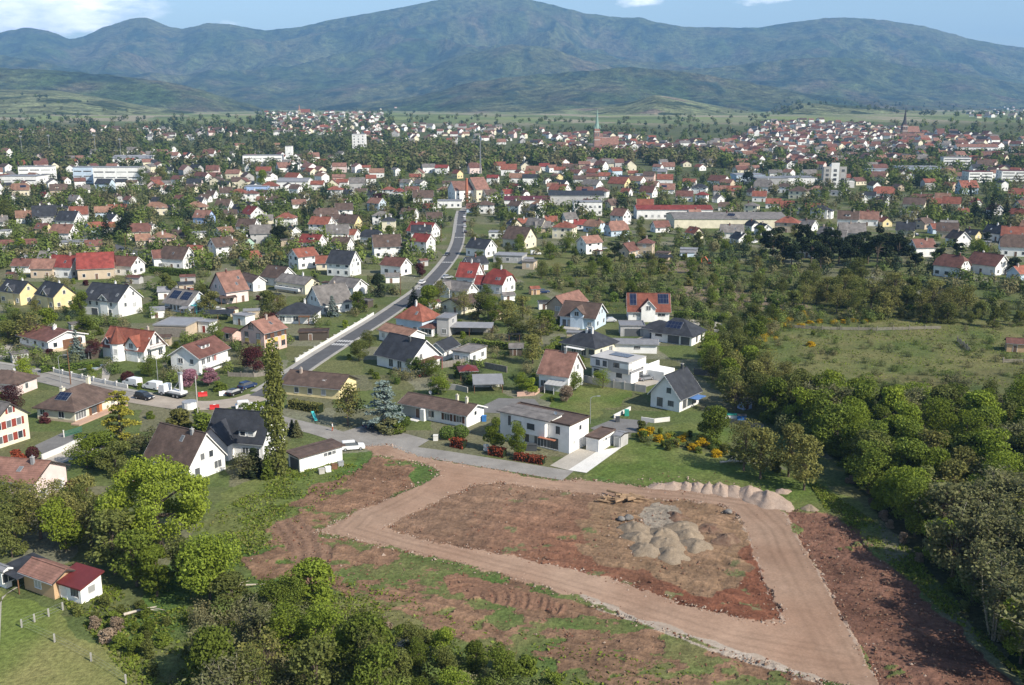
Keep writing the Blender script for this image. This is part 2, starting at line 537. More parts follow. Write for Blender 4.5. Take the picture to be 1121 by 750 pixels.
sc.view_settings.view_transform = 'Standard'; sc.view_settings.look = 'None'
sc.view_settings.exposure = 0.52; sc.view_settings.gamma = 1.0
try: sc.view_settings.use_curve_mapping = False
except Exception: pass
sc.render.engine = 'CYCLES'
cy = sc.cycles
cy.max_bounces = 5; cy.diffuse_bounces = 4; cy.glossy_bounces = 2; cy.transmission_bounces = 2; cy.volume_bounces = 0; cy.transparent_max_bounces = 4
cy.use_denoising = True; cy.adaptive_threshold = 0.005
try:
    cy.denoiser = 'OPENIMAGEDENOISE'; cy.denoising_input_passes = 'RGB_ALBEDO_NORMAL'
except Exception: pass
cy.caustics_reflective = False; cy.caustics_refractive = False
sc.render.use_persistent_data = False

# ------------------------------------------------------------------ ground, track, soil, mountains: one sheet cut into its surfaces
def wpoly(pts):
    return [gp(*p) for p in pts]
TRACK_OUT = wpoly([(398, 490), (425, 487), (455, 500), (500, 507), (560, 518), (612, 527), (640, 525), (700, 533), (750, 537), (800, 541), (856, 555), (870, 585), (895, 625), (930, 690),
                   (967, 758), (905, 747), (870, 737), (800, 714), (700, 680), (640, 656), (560, 632), (480, 611), (420, 598), (375, 588), (348, 582), (372, 571), (400, 557), (440, 540), (482, 521), (476, 511), (440, 503), (412, 498)])
ISLAND = wpoly([(420, 578), (450, 563), (490, 545), (515, 532), (545, 528), (600, 536), (660, 543), (700, 546), (750, 548), (790, 553), (806, 563), (820, 590), (838, 640), (858, 680), (830, 682), (790, 672),
                (746, 662), (690, 641), (620, 622), (560, 608), (510, 601), (460, 591)])
SOIL_LEFT = wpoly([(330, 552), (352, 530), (390, 512), (415, 501), (440, 503), (458, 510), (450, 533), (400, 557), (372, 571), (349, 582), (330, 592), (298, 602), (290, 585), (305, 568)])
SOIL_BELOW = wpoly([(262, 612), (300, 596), (349, 582), (420, 598), (560, 632), (700, 680), (800, 714), (905, 747), (945, 790), (700, 790), (640, 748), (560, 715), (480, 690), (400, 655), (340, 645), (280, 632)])
SOIL_RIGHT = wpoly([(866, 558), (905, 561), (945, 586), (968, 612), (1012, 650), (1062, 700), (1125, 775), (975, 775), (930, 690), (895, 625), (872, 588)])
LAWNS = [wpoly(p) for p in ([(0, 645), (40, 655), (90, 690), (140, 735), (150, 800), (-120, 800), (-120, 640)],)]
FRESH = [wpoly(p) for p in ([(640, 522), (662, 494), (720, 488), (800, 500), (905, 530), (950, 565), (905, 562), (858, 553), (800, 538)],
                            [(225, 590), (240, 540), (330, 500), (395, 500), (350, 528), (330, 552), (300, 570), (285, 600)],
                            [(600, 430), (640, 420), (700, 425), (690, 440), (645, 458), (600, 452)], [(640, 520), (700, 470), (760, 462), (800, 470), (790, 486), (700, 490)])]
FIELD = [wpoly(p) for p in ([(800, 400), (830, 372), (880, 352), (1140, 345), (1250, 350), (1250, 420), (1121, 400), (880, 420)], [(640, 300), (700, 286), (760, 290), (720, 308), (650, 312)],
                            [(560, 275), (660, 270), (760, 276), (800, 290), (760, 300), (600, 298)])]
THICKET = wpoly([(130, 720), (170, 660), (260, 640), (330, 650), (400, 672), (520, 712), (640, 755), (640, 820), (100, 820)])
WOOD = wpoly([(845, 450), (885, 445), (1121, 440), (1320, 520), (1320, 860), (1140, 790), (1085, 705), (1025, 630), (978, 580), (945, 540), (912, 495)])
SCRUB = wpoly([(575, 300), (650, 285), (760, 280), (860, 292), (1000, 322), (1125, 330), (1260, 340), (1260, 440), (885, 450), (840, 455), (780, 420), (740, 340), (660, 345)])
TOWN_FAR = wpoly([(-500, 330), (560, 330), (640, 285), (1121, 300), (1600, 320), (1600, 140), (-600, 140)])

NC = 1180
us = np.linspace(-0.74, 0.74, NC)
rows = []
yy = 812.0
while yy > 168:
    rows.append(gp(560.5, yy)[1]); yy -= 0.72
d = rows[-1]
while d < 14500:
    d += max(0.0075 * d, 6.0); rows.append(d)
rows = np.array(rows); NR = len(rows)
Y = np.repeat(rows[:, None], NC, 1); X = Y * us[None, :]
Z = terrain(X, Y)
Z, LAY = terrain(X, Y, True)
near = Y < 450
n_sm0 = fbm(X / 0.7, Y / 0.9, 3, 2)
wx = X + 0.5 * (n_sm0 - 0.5) + 0.9 * (fbm(X / 2.2, Y / 2.2, 1, 3) - 0.5) * 2; wy = Y + 0.6 * (n_sm0 - 0.5) + 0.9 * (fbm(X / 2.2, Y / 2.2, 5, 3) - 0.5) * 2
wx2 = X + 3.0 * (fbm(X / 6.0, Y / 6.0, 2, 3) - 0.5) * 2; wy2 = Y + 3.0 * (fbm(X / 6.0, Y / 6.0, 7, 3) - 0.5) * 2
trk = pip(wx, wy, TRACK_OUT); isl = pip(wx, wy, ISLAND)
trk &= ~isl
sL, sB, sR = pip(wx2, wy2, SOIL_LEFT), pip(wx2, wy2, SOIL_BELOW), pip(wx2, wy2, SOIL_RIGHT)
gpatch = fbm(X / 7.0, Y / 5.0, 21, 6, 0.62)
soil = (isl | sL & (gpatch < 0.60) | sB & (gpatch < 0.495) | sR & (gpatch < 0.74)) & ~trk
C = np.zeros(X.shape + (3,))
def put(m, c):
    C[m] = c[m] if isinstance(c, np.ndarray) else np.array(c)
def lerp(a, b, t):
    return np.array(a) * (1 - t[..., None]) + np.array(b) * t[..., None]
n_big, n_mid, n_sm = fbm(X / 40, Y / 40, 30, 4), fbm(X / 9, Y / 9, 31, 4), fbm(X / 1.6, Y / 1.6, 32, 3)
# gardens: a patchwork of lawns, beds, gravel and dry grass
base = lerp((0.075, 0.10, 0.035), (0.125, 0.125, 0.055), np.clip(n_mid * 1.6 - 0.3, 0, 1))
cell = 10.0
gx, gy = X + 5 * n_mid, Y + 5 * n_big
cxi, cyi = np.floor((gx + 0.22 * gy) / cell), np.floor(gy / (cell * 1.5))
hsh = _hash(cxi, cyi, 77)
pal = np.array([(0.085, 0.125, 0.035), (0.10, 0.125, 0.045), (0.135, 0.125, 0.07), (0.17, 0.15, 0.115), (0.07, 0.10, 0.035), (0.24, 0.22, 0.185), (0.12, 0.13, 0.055), (0.19, 0.175, 0.13)])
patch = pal[np.minimum((hsh * len(pal)).astype(int), len(pal) - 1)]
base = base * 0.55 + patch * 0.45
base *= (0.8 + 0.4 * n_sm)[..., None]
C[:] = base
farm = sstep(480, 1050, Y)
wood_far = np.broadcast_to(np.array((0.075, 0.09, 0.042)), C.shape) * (0.7 + 0.6 * n_mid)[..., None]
C[:] = C * (1 - 0.75 * farm[..., None]) + wood_far * 0.75 * farm[..., None]
fcell = _hash(np.floor((X + 0.3 * Y + 60 * n_big) / 90.0), np.floor((Y + 90 * n_mid) / 200.0), 31)
fpal = np.array([(0.10, 0.125, 0.055), (0.13, 0.14, 0.075), (0.075, 0.095, 0.042), (0.125, 0.15, 0.06), (0.19, 0.17, 0.12)])
ff = sstep(1900, 2300, Y)[..., None]; C[:] = C * (1 - ff) + ff * fpal[np.minimum((fcell * 5).astype(int), 4)] * (1.15 + 0.5 * n_mid)[..., None]
for p in FIELD:
    m = pip(wx2, wy2, p); put(m, lerp((0.085, 0.11, 0.035), (0.15, 0.14, 0.06), np.clip(n_mid * 1.8 - 0.4, 0, 1)) * (0.78 + 0.44 * n_sm)[..., None])
m = pip(wx2, wy2, SCRUB); 
fm = np.zeros(X.shape, bool)
for p in FIELD: fm |= pip(wx2, wy2, p)
put(m & ~fm, lerp((0.055, 0.078, 0.026), (0.12, 0.115, 0.05), np.clip(n_mid * 2 - 0.5, 0, 1)) * (0.75 + 0.5 * n_sm)[..., None])
bare = pip(wx2, wy2, wpoly([(740, 312), (800, 316), (850, 328), (905, 338), (870, 343), (790, 335), (745, 325)])) | pip(wx2, wy2, wpoly([(690, 288), (770, 286), (800, 293), (740, 300)]))
put(bare & (gpatch < 0.58), lerp((0.16, 0.125, 0.085), (0.22, 0.17, 0.12), n_sm))
m = pip(wx2, wy2, WOOD); put(m, lerp((0.035, 0.05, 0.018), (0.075, 0.065, 0.035), np.clip(n_mid * 2 - 0.5, 0, 1)))
m = pip(wx2, wy2, THICKET); put(m, lerp((0.055, 0.075, 0.025), (0.12, 0.10, 0.06), np.clip(n_mid * 2 - 0.5, 0, 1)) * (0.75 + 0.5 * n_sm)[..., None])
grass_near = near & pip(X, Y, wpoly([(120, 700), (230, 560), (330, 500), (460, 490), (640, 520), (700, 480), (960, 560), (1000, 760), (600, 800), (200, 800)]))
put(grass_near, lerp((0.07, 0.115, 0.03), (0.135, 0.13, 0.055), np.clip(n_mid * 2.0 - 0.55, 0, 1)) * (0.72 + 0.56 * n_sm)[..., None])
for p in FRESH:
    m = pip(wx2, wy2, p); put(m, lerp((0.085, 0.122, 0.03), (0.135, 0.145, 0.052), np.clip(n_mid * 2.2 - 0.6, 0, 1)) * (0.78 + 0.44 * n_sm)[..., None])
for p in LAWNS:
    m = pip(wx2, wy2, p); put(m, lerp((0.12, 0.155, 0.04), (0.20, 0.19, 0.075), np.clip(n_mid * 2.2 - 0.6, 0, 1)) * (0.85 + 0.3 * n_sm)[..., None])
# soils
sd = Vector(gp(700, 640)) - Vector(gp(440, 585)); sd.normalize()
S_al, S_ac = X * sd.x + Y * sd.y, -X * sd.y + Y * sd.x
streak = fbm(S_al / 7.0, S_ac / 0.75, 210, 4, 0.6)
S2 = fbm((X * 0.8 + Y * 0.6) / 0.8, (-X * 0.6 + Y * 0.8) / 6.0, 215, 4, 0.6)
sg = ((0.66 + 0.42 * n_sm) * (0.62 + 0.76 * streak) * (0.72 + 0.56 * n_mid) * 1.28)[..., None]
P0, P1 = np.array(gp(600, 560)), np.array(gp(800, 660))
red = np.clip(((X - P0[0]) * (P1 - P0)[0] + (Y - P0[1]) * (P1 - P0)[1]) / np.sum((P1 - P0) ** 2) + 0.15 + 0.6 * (n_mid - 0.5), 0, 1)
put(soil, lerp((0.165, 0.105, 0.07), (0.145, 0.062, 0.038), red) * sg)
put(soil & (sB | sL), lerp((0.18, 0.103, 0.067), (0.15, 0.098, 0.062), n_big) * sg)
put(soil & sR, lerp((0.105, 0.056, 0.04), (0.155, 0.085, 0.06), np.clip(n_mid * 2 - 0.5, 0, 1)) * sg)
hp = gp(728, 575)
dh = np.hypot(X - hp[0], (Y - hp[1]) * 0.6)
tan = isl & (dh < 8 + 9 * n_mid); put(tan & soil, lerp((0.21, 0.14, 0.085), (0.15, 0.095, 0.06), n_mid) * sg)
dirt_gr = isl & (fbm(X / 4, Y / 3, 91, 6, 0.65) > 0.64) & (dh > 11) & (dh < 26); put(dirt_gr, lerp((0.10, 0.12, 0.045), (0.17, 0.14, 0.08), n_sm))
gsp = (pip(wx, wy, wpoly([(700, 565), (712, 552), (738, 552), (748, 565), (735, 578), (706, 578)]))) & isl; put(gsp, lerp((0.27, 0.235, 0.19), (0.21, 0.175, 0.135), n_mid) * (0.8 + 0.4 * n_sm)[..., None])
# the track: compacted pinkish gravel with paler stony edges and wheel-polished lanes
put(trk, lerp((0.265, 0.17, 0.118), (0.31, 0.215, 0.155), np.clip(n_mid * 1.8 - 0.4, 0, 1)) * (0.86 + 0.28 * n_sm)[..., None])
def edge_dist(px_pts):
    w_ = wpoly(px_pts); dmin = np.full(X.shape, 1e9)
    nm = Y < 300
    xs, ys_ = X[nm], Y[nm]; dm = np.full(xs.shape, 1e9)
    for (x0, y0), (x1, y1) in zip(w_[:-1], w_[1:]):
        L2 = (x1 - x0) ** 2 + (y1 - y0) ** 2
        t = np.clip(((xs - x0) * (x1 - x0) + (ys_ - y0) * (y1 - y0)) / L2, 0, 1)
        dm = np.minimum(dm, np.hypot(xs - x0 - t * (x1 - x0), ys_ - y0 - t * (y1 - y0)))
    dmin[nm] = dm
    return dmin
low = edge_dist([(640, 656), (700, 680), (800, 714), (870, 737), (905, 747)])
put((low < 1.5 * n_mid + 1.6 * (n_sm - 0.5)) & (trk | soil | sB), lerp((0.38, 0.335, 0.285), (0.28, 0.22, 0.17), n_sm))
for pl in ([(420, 494), (470, 514), (448, 540), (400, 563), (382, 580), (440, 597), (500, 612), (600, 638), (700, 668), (800, 700), (880, 715), (925, 722)], [(470, 512), (560, 525), (650, 534), (750, 542), (820, 552), (850, 580), (880, 640), (912, 700), (935, 745)]):
    dl = edge_dist(pl) + 0.7 * (n_mid - 0.5); k_ = (np.exp(-((dl - 0.95) / 0.3) ** 2) + 0.7 * np.exp(-((dl - 2.3) / 0.35) ** 2)) * np.clip(2.2 * n_big - 0.3, 0, 1) * trk; C *= (1 - 0.2 * k_)[..., None]
C[trk] *= (0.8 + 0.4 * fbm(X / 14, Y / 22, 230, 4))[trk][:, None]
ed2 = edge_dist([(419, 579), (450, 563), (490, 545), (515, 532)]); ed3 = edge_dist([(806, 563), (820, 590), (838, 640), (858, 680)])
ed4 = edge_dist([(856, 555), (870, 585), (895, 625), (930, 690), (960, 745)])
for e_ in (ed3, ed4):
    m = (trk | soil) & (e_ < 0.9 * (n_sm - 0.42)); C[m] = C[m] * 0.6 + 0.4 * np.array((0.36, 0.31, 0.26))
# heights
hgt = np.zeros(X.shape)
r1 = np.abs(2 * fbm(X / 2.4, Y / 2.4, 51, 3) - 1)
hgt += np.where(soil, 0.5 * (streak - 0.5) + 0.45 * (fbm(X / 5.5, Y / 5.5, 52, 4) - 0.45) + 0.2 * (0.4 - r1) + 0.34 * (n_sm - 0.5), 0)
pc = gp(905, 610)
ruts = np.sin(np.hypot(X - gp(560, 760)[0], Y - gp(560, 760)[1]) * 2.6 + 2 * n_mid)
m = isl & (red > 0.45) & soil; hgt = np.where(m, hgt + 0.09 * ruts * (0.4 + 1.2 * n_big) + 0.25 * (S2 - 0.5), hgt)
rc = gp(498, 622); rr = np.hypot(X - rc[0] - 2, Y - rc[1] + 9)
m = pip(wx, wy, wpoly([(484, 632), (500, 628), (560, 640), (620, 662), (610, 672), (540, 662), (492, 650)])) & ~trk
soil |= m; put(m, lerp((0.20, 0.115, 0.075), (0.155, 0.09, 0.06), n_sm)); hgt = np.where(m, (0.09 * np.sin(rr * 4.4 + 2.2 * n_mid) + 0.07 * np.sin(rr * 7.3 + 4 * n_big)) * (0.1 + 1.4 * n_mid) + 0.16 * (n_sm - 0.5), hgt)
m = pip(wx2, wy2, wpoly([(296, 572), (318, 560), (350, 585), (372, 612), (350, 625), (320, 612)])) & ~trk
soil |= m; put(m, lerp((0.22, 0.14, 0.095), (0.165, 0.10, 0.068), n_sm)); hgt = np.where(m, 0.12 * np.sin((X * 0.93 + Y * 0.36 + 0.02 * (Y - gp(330, 590)[1]) ** 2) * 3.2 + 3 * n_mid) * np.clip(1.9 * n_big + 0.9 * n_mid - 0.8, 0, 1) + 0.22 * (n_sm - 0.5), hgt)
hgt += np.where(sR & soil, 0.5 * (fbm(X / 3.0, Y / 3.0, 53, 4) - 0.5) - 0.25, 0)
hgt += np.where(trk, 0.10 + 0.05 * (n_mid - 0.5), 0)
gr = near & ~soil & ~trk
rough_zone = grass_near | pip(X, Y, THICKET) | pip(X, Y, WOOD) | m
hgt += np.where(gr & rough_zone, 0.22 * (n_sm - 0.5) + 0.3 * (n_mid - 0.5), 0)
road_keep = pip(X, Y, wpoly([(300, 470), (330, 455), (460, 487), (560, 500), (700, 480), (720, 460), (640, 535), (560, 516), (455, 498), (395, 492)]))
hgt = np.where(road_keep & ~trk & ~soil, 0, hgt)
Z = Z + hgt * (Y < 300)
# hill colours
VY = LAY >= 4
vcol = lerp((0.12, 0.15, 0.068), (0.165, 0.165, 0.09), n_big)
strip = _hash(np.floor((X * 0.9 + Y * 0.25) / 60.0), np.floor((Y * 0.9 - X * 0.2) / 190.0), 5)
vcol = vcol * (0.72 + 0.5 * strip)[..., None]
vcol = np.where((strip > 0.93)[..., None], np.array((0.20, 0.165, 0.12)), vcol)
edge = fbm(X / 120, Y / 160, 95, 4)
vcol = np.where((edge > 0.60)[..., None], np.array((0.045, 0.060, 0.030)), vcol)
put(VY, vcol)
mt = (LAY >= 0) & ~VY
sp1, sp2 = fbm(X / 420, Y / 700, 110, 5), fbm(X / 90, Y / 150, 120, 4)
fc = lerp((0.044, 0.068, 0.026), (0.085, 0.092, 0.044), np.clip(sp1 * 2.4 - 0.7, 0, 1))
conif = np.clip((sp2 * 0.8 + fbm(X / 420, Y / 330, 130, 5) * 0.6 - 0.74) * 6, 0, 1)
fc = fc * (1 - conif[..., None]) + np.array((0.022, 0.038, 0.026)) * conif[..., None]
fc *= (0.65 + 0.7 * fbm(X / 140, Y / 240, 150, 3))[..., None]
brn = np.clip(fbm(X / 260, Y / 400, 160, 5) * 4 - 2.0, 0, 1) * (1 - conif); fc = fc * (1 - 0.6 * brn[..., None]) + 0.6 * brn[..., None] * np.array((0.105, 0.08, 0.062)) 
put(mt, fc)

def ground_mat(name, bump, dist, ns, var, far=False):
    m, nt, b, out = new_mat(name)
    at = N(nt, 'ShaderNodeAttribute'); at.attribute_name = 'tint'
    geo = N(nt, 'ShaderNodeNewGeometry')
    n1 = noise(nt, ns, 5, geo.outputs['Position'], 0.65)
    n2 = noise(nt, ns * 6, 3, geo.outputs['Position'], 0.7)
    g = ramp(nt, n1, [(0.25, 1 - var), (0.75, 1 + var)])
    c = mix(nt, 1.0, at.outputs['Color'], g, 'MULTIPLY')
    c = mix(nt, 1.0, c, ramp(nt, n2, [(0.25, 1 - var * 0.8), (0.75, 1 + var * 0.8)]), 'MULTIPLY')
    nt.links.new(c, b.inputs['Base Color'])
    b.inputs['Roughness'].default_value = 0.95; b.inputs['Specular IOR Level'].default_value = 0.05
    bp = N(nt, 'ShaderNodeBump'); bp.inputs['Strength'].default_value = bump; bp.inputs['Distance'].default_value = dist
    nt.links.new(n1, bp.inputs['Height']); nt.links.new(bp.outputs[0], b.inputs['Normal'])
    return m
GM = {'ground': ground_mat('grass_ground', 0.8, 0.3, 1.5, 0.48), 'gravel_track': ground_mat('pink_gravel', 0.35, 0.06, 2.6, 0.16),
      'bare_soil': ground_mat('bare_red_soil', 0.9, 0.25, 1.8, 0.34), 'mountains': ground_mat('wooded_slopes', 1.0, 26.0, 0.018, 0.95)}
fi = (np.arange(NR - 1)[:, None] * NC + np.arange(NC - 1)[None, :]).ravel()
FCS = np.stack([fi, fi + 1, fi + NC + 1, fi + NC], 1)
zone = np.zeros(X.shape, int); zone[trk] = 1; zone[soil] = 2; zone[LAY >= 0] = 3
zf = zone[:-1, :-1].ravel()
Vall = np.stack([X, Y, Z], -1).reshape(-1, 3); Call = np.clip(C, 0, 1).reshape(-1, 3)
for k, nm in enumerate(('ground', 'gravel_track', 'bare_soil', 'mountains')):
    f = FCS[zf == k]
    used, inv = np.unique(f, return_inverse=True)
    me = np_mesh(nm, Vall[used], inv.reshape(-1, 4), [GM[nm]], smooth=True)
    ca_ = me.attributes.new('tint', 'FLOAT_COLOR', 'POINT')
    ca_.data.foreach_set('color', np.concatenate([Call[used], np.ones((len(used), 1))], 1).astype(np.float32).ravel())
    structure(link(nm, me))
del Vall, Call, FCS

def gz(x, y):
    return float(terrain(np.array(x), np.array(y)))

# ------------------------------------------------------------------ roads, pavements, yards
M_ASPH = ground_like = None
def asphalt(name, c, var=0.2):
    m, nt, b, out = new_mat(name)
    geo = N(nt, 'ShaderNodeNewGeometry')
    n1 = noise(nt, 0.25, 5, geo.outputs['Position'], 0.7); n2 = noise(nt, 5.0, 3, geo.outputs['Position'])
    c1 = mix(nt, ramp(nt, n1, [(0.3, 0.0), (0.7, 1.0)]), scale_col(c, 1 - var), scale_col(c, 1 + var))
    c1 = mix(nt, 1.0, c1, ramp(nt, n2, [(0.3, 0.85), (0.7, 1.1)]), 'MULTIPLY')
    nt.links.new(c1, b.inputs['Base Color']); b.inputs['Roughness'].default_value = 0.9
    return m
M_ROAD = asphalt('dark_asphalt', (0.088, 0.088, 0.092)); M_OLDROAD = asphalt('worn_asphalt', (0.24, 0.225, 0.205)); M_PAVE = asphalt('pale_paving', (0.31, 0.295, 0.27), 0.16)
M_WORKS = asphalt('dusty_roadworks', (0.33, 0.285, 0.235)); M_YARD = asphalt('yard_asphalt', (0.155, 0.15, 0.145)); M_PAINT = plain_mat('road_paint', (0.55, 0.55, 0.54), 0.8, 0.3)
M_DRIVE = asphalt('concrete_drive', (0.36, 0.33, 0.285), 0.12); M_WHITEPAVE = asphalt('white_paving', (0.60, 0.585, 0.55), 0.08)

def smooth_line(pts, n=10):
    P = [Vector((p[0], p[1])) for p in pts]; out_ = []
    for i in range(len(P) - 1):
        p0, p1, p2, p3 = P[max(i - 1, 0)], P[i], P[i + 1], P[min(i + 2, len(P) - 1)]
        for k in range(n):
            t = k / n
            out_.append(0.5 * ((2 * p1) + (p2 - p0) * t + (2 * p0 - 5 * p1 + 4 * p2 - p3) * t * t + (3 * p1 - p0 - 3 * p2 + p3) * t ** 3))
    out_.append(P[-1])
    return out_
def normals(L):
    res = []
    for i in range(len(L)):
        d_ = (L[min(i + 1, len(L) - 1)] - L[max(i - 1, 0)]).normalized()
        res.append(Vector((-d_.y, d_.x)))
    return res
def strip(name, L, o0, o1, z0, m, thick=None):
    """ribbon along L between the offsets o0 < o1 (positive = to the left of the run)"""
    nn = normals(L); mb = MB(); vs, fs = [], []
    for p, n_ in zip(L, nn):
        a, b = p + n_ * o0, p + n_ * o1
        z = gz(p.x, p.y) + z0
        vs += [(a.x, a.y, z), (b.x, b.y, z)]
        if thick: vs += [(a.x, a.y, z - thick), (b.x, b.y, z - thick)]
    k = 4 if thick else 2
    for i in range(len(L) - 1):
        j = i * k
        fs.append((j, j + k, j + k + 1, j + 1))
        if thick:
            fs.append((j, j + 2, j + k + 2, j + k)); fs.append((j + 1, j + k + 1, j + k + 3, j + 3))
    if thick:
        fs += [(0, 1, 3, 2), (len(vs) - 4, len(vs) - 2, len(vs) - 1, len(vs) - 3)]
    mb.mesh(vs, fs, m)
    return structure(mb.build(name))
def sheet(name, px_pts, m, z0):
    mb = MB(); pts = [gp(*p) for p in px_pts]
    mb.poly([(x, y, gz(x, y) + z0) for x, y in pts], m)
    o = mb.build(name)
    me = o.data
    if me.polygons[0].normal.z < 0: me.flip_normals()
    return structure(o)

MAIN_PX = [(283, 434), (300, 424), (320, 411), (340, 397.5), (360, 384.5), (388, 367), (416, 349.5), (440, 333), (462, 317), (479, 300), (490.5, 286), (498, 274), (502, 262), (503.5, 248), (504.5, 238), (506, 231)]
ROAD_MAIN = smooth_line([gp(*p) for p in MAIN_PX], 8)
strip('road', ROAD_MAIN, -2.3, 2.3, 0.05, M_ROAD)
strip('pavement', ROAD_MAIN[4:], 2.3, 3.7, 0.17, M_PAVE, 0.2)
strip('pavement', ROAD_MAIN[10:], -3.1, -2.3, 0.17, M_PAVE, 0.2)
STREET2 = smooth_line([gp(*p) for p in [(-90, 388), (-30, 398), (20, 407), (60, 417), (110, 428), (160, 437), (215, 444), (260, 440), (283, 434)]], 8)
strip('street', STREET2[:38], -2.8, 2.8, 0.04, M_OLDROAD)
strip('street', STREET2[37:], -3.6, 3.4, 0.045, M_WORKS)
strip('pavement', STREET2[:40], 2.8, 4.2, 0.15, M_PAVE, 0.2)
STREET3 = smooth_line([gp(*p) for p in [(262, 447), (285, 455), (320, 464), (352, 472), (385, 482), (430, 491), (480, 498), (530, 506), (580, 514), (622, 521)]], 8)
strip('lane', STREET3, -2.5, 2.5, 0.04, M_OLDROAD)
BACKROAD = smooth_line([gp(*p) for p in [(60, 250), (95, 261), (130, 271), (165, 283), (200, 296)]], 8)
strip('street', BACKROAD, -3, 3, 0.05, M_ROAD)
strip('street', smooth_line([gp(*p) for p in [(506, 231), (511, 226), (528, 218), (552, 206)]], 6), -1.9, 1.9, 0.1, M_OLDROAD)
sheet('yard', [(372, 474), (398, 466), (426, 470), (470, 482), (450, 494), (400, 485)], M_OLDROAD, 0.055)
sheet('yard', [(398, 472), (412, 467), (424, 473), (412, 478)], M_YARD, 0.065)
sheet('yard', [(523, 447), (546, 436), (585, 437), (592, 445), (560, 453), (530, 452)], M_YARD, 0.05)
sheet('yard', [(646, 469), (674, 458), (712, 461), (697, 474), (655, 473)], M_YARD, 0.05)
sheet('driveway', [(602, 510), (633, 491), (652, 495), (622, 515)], M_DRIVE, 0.06)
sheet('driveway', [(622, 515), (654, 494), (682, 489), (642, 518)], M_WHITEPAVE, 0.07)
sheet('yard', [(38, 488), (68, 474), (112, 481), (86, 500), (52, 503)], M_YARD, 0.05)
sheet('driveway', [(28, 517), (50, 503), (92, 483), (112, 479), (128, 487), (60, 510), (38, 523)], M_DRIVE, 0.06)
sheet('yard', [(88, 478), (120, 474), (132, 486), (118, 494), (96, 490)], M_YARD, 0.068)
sheet('driveway', [(112, 404), (120, 394), (124, 394), (122, 406), (118, 418), (111, 418)], M_DRIVE, 0.05)
sheet('driveway', [(0, 376), (24, 374), (32, 388), (0, 394)], M_DRIVE, 0.05)
sheet('yard', [(680, 376), (706, 368), (728, 372), (716, 380), (690, 384)], M_DRIVE, 0.05)
sheet('yard', [(748, 350), (772, 349), (792, 355), (786, 364), (770, 362)], M_DRIVE, 0.05)
sheet('yard', [(655, 412), (702, 412), (728, 418), (706, 424), (660, 420)], M_DRIVE, 0.05)
sheet('driveway', [(0, 706), (2, 654), (16, 644), (26, 640), (8, 650), (0, 660)], M_DRIVE, 0.05)
# painted markings
def painted(L, s0, s1, o0, o1):
    acc, mb = 0.0, None
    i = 0
    while i < len(L) - 1 and acc + (L[i + 1] - L[i]).length < s0:
        acc += (L[i + 1] - L[i]).length; i += 1
    d_ = (L[i + 1] - L[i]).normalized(); p = L[i] + d_ * (s0 - acc); n_ = Vector((-d_.y, d_.x)); q = p + d_ * (s1 - s0)
    z = gz(p.x, p.y) + 0.056
    return [(p + n_ * o0).to_tuple() + (z,), (q + n_ * o0).to_tuple() + (z,), (q + n_ * o1).to_tuple() + (z,), (p + n_ * o1).to_tuple() + (z,)]
def arc_at(L, px, py):
    t = Vector(gp(px, py)); best, acc, ba = 1e9, 0, 0
    for i in range(len(L) - 1):
        if (L[i] - t).length < best: best, ba = (L[i] - t).length, acc
        acc += (L[i + 1] - L[i]).length
    return ba
for px, py, rows_ in ((370, 379, 2), (462, 317, 2), (490.5, 287, 1), (502, 260, 1), (503.5, 247, 1)):
    s0 = arc_at(ROAD_MAIN, px, py); mb = MB()
    for r_ in range(rows_):
        for k in range(6):
            o0 = -2.15 + k * 0.74
            mb.poly(painted(ROAD_MAIN, s0 + r_ * 4.2, s0 + r_ * 4.2 + 2.2, o0, o0 + 0.48), M_PAINT)
    structure(mb.build('road_marking'))
mb = MB()
s0 = arc_at(ROAD_MAIN, 503, 255); s1 = arc_at(ROAD_MAIN, 505, 235)
for s_ in np.arange(s0, s1, 2.0):
    mb.poly(painted(ROAD_MAIN, s_, s_ + 2.0, 1.95, 2.15), M_PAINT)
    mb.poly(painted(ROAD_MAIN, s_, s_ + 2.0, -2.15, -1.95), M_PAINT)
structure(mb.build('road_marking'))
# ------------------------------------------------------------------ house parts
FACES = {}
def face_frame(f, L, W):
    return {'F': ((-L / 2, -W / 2), (1, 0), (0, -1), L, 0.0), 'E': ((L / 2, -W / 2), (0, 1), (1, 0), W, math.pi / 2),
            'B': ((L / 2, W / 2), (-1, 0), (0, 1), L, math.pi), 'W': ((-L / 2, W / 2), (0, -1), (-1, 0), W, -math.pi / 2)}[f]

_win = {}
def win_mesh(w_, h_, style='w'):
    """frame ring standing 6 cm proud of the wall, with sill; pane a mesh of its own"""
    k = (round(w_, 2), round(h_, 2), style)
    if k not in _win:
        fm = M_FRAME if style == 'w' else (M_DARKTRIM if style == 'd' else M_WOOD)
        mb = MB(); t = 0.09
        mb.box(-w_ / 2 - t, -w_ / 2, -0.06, 0.02, -h_ / 2 - t, h_ / 2 + t, fm); mb.box(w_ / 2, w_ / 2 + t, -0.06, 0.02, -h_ / 2 - t, h_ / 2 + t, fm)
        mb.box(-w_ / 2, w_ / 2, -0.06, 0.02, h_ / 2, h_ / 2 + t, fm); mb.box(-w_ / 2, w_ / 2, -0.12, 0.02, -h_ / 2 - t, -h_ / 2, M_TRIM)
        n = max(0, int(round(w_ / 0.75)) - 1)
        for i in range(n):
            x = -w_ / 2 + w_ * (i + 1) / (n + 1)
            mb.box(x - 0.035, x + 0.035, -0.05, 0.0, -h_ / 2, h_ / 2, fm)
        p = MB(); p.box(-w_ / 2, w_ / 2, -0.022, 0.0, -h_ / 2, h_ / 2, M_GLASS)
        s = MB()
        _win[k] = (mb.to_mesh('window'), p.to_mesh('pane'))
    return _win[k]
_winsmall = {}
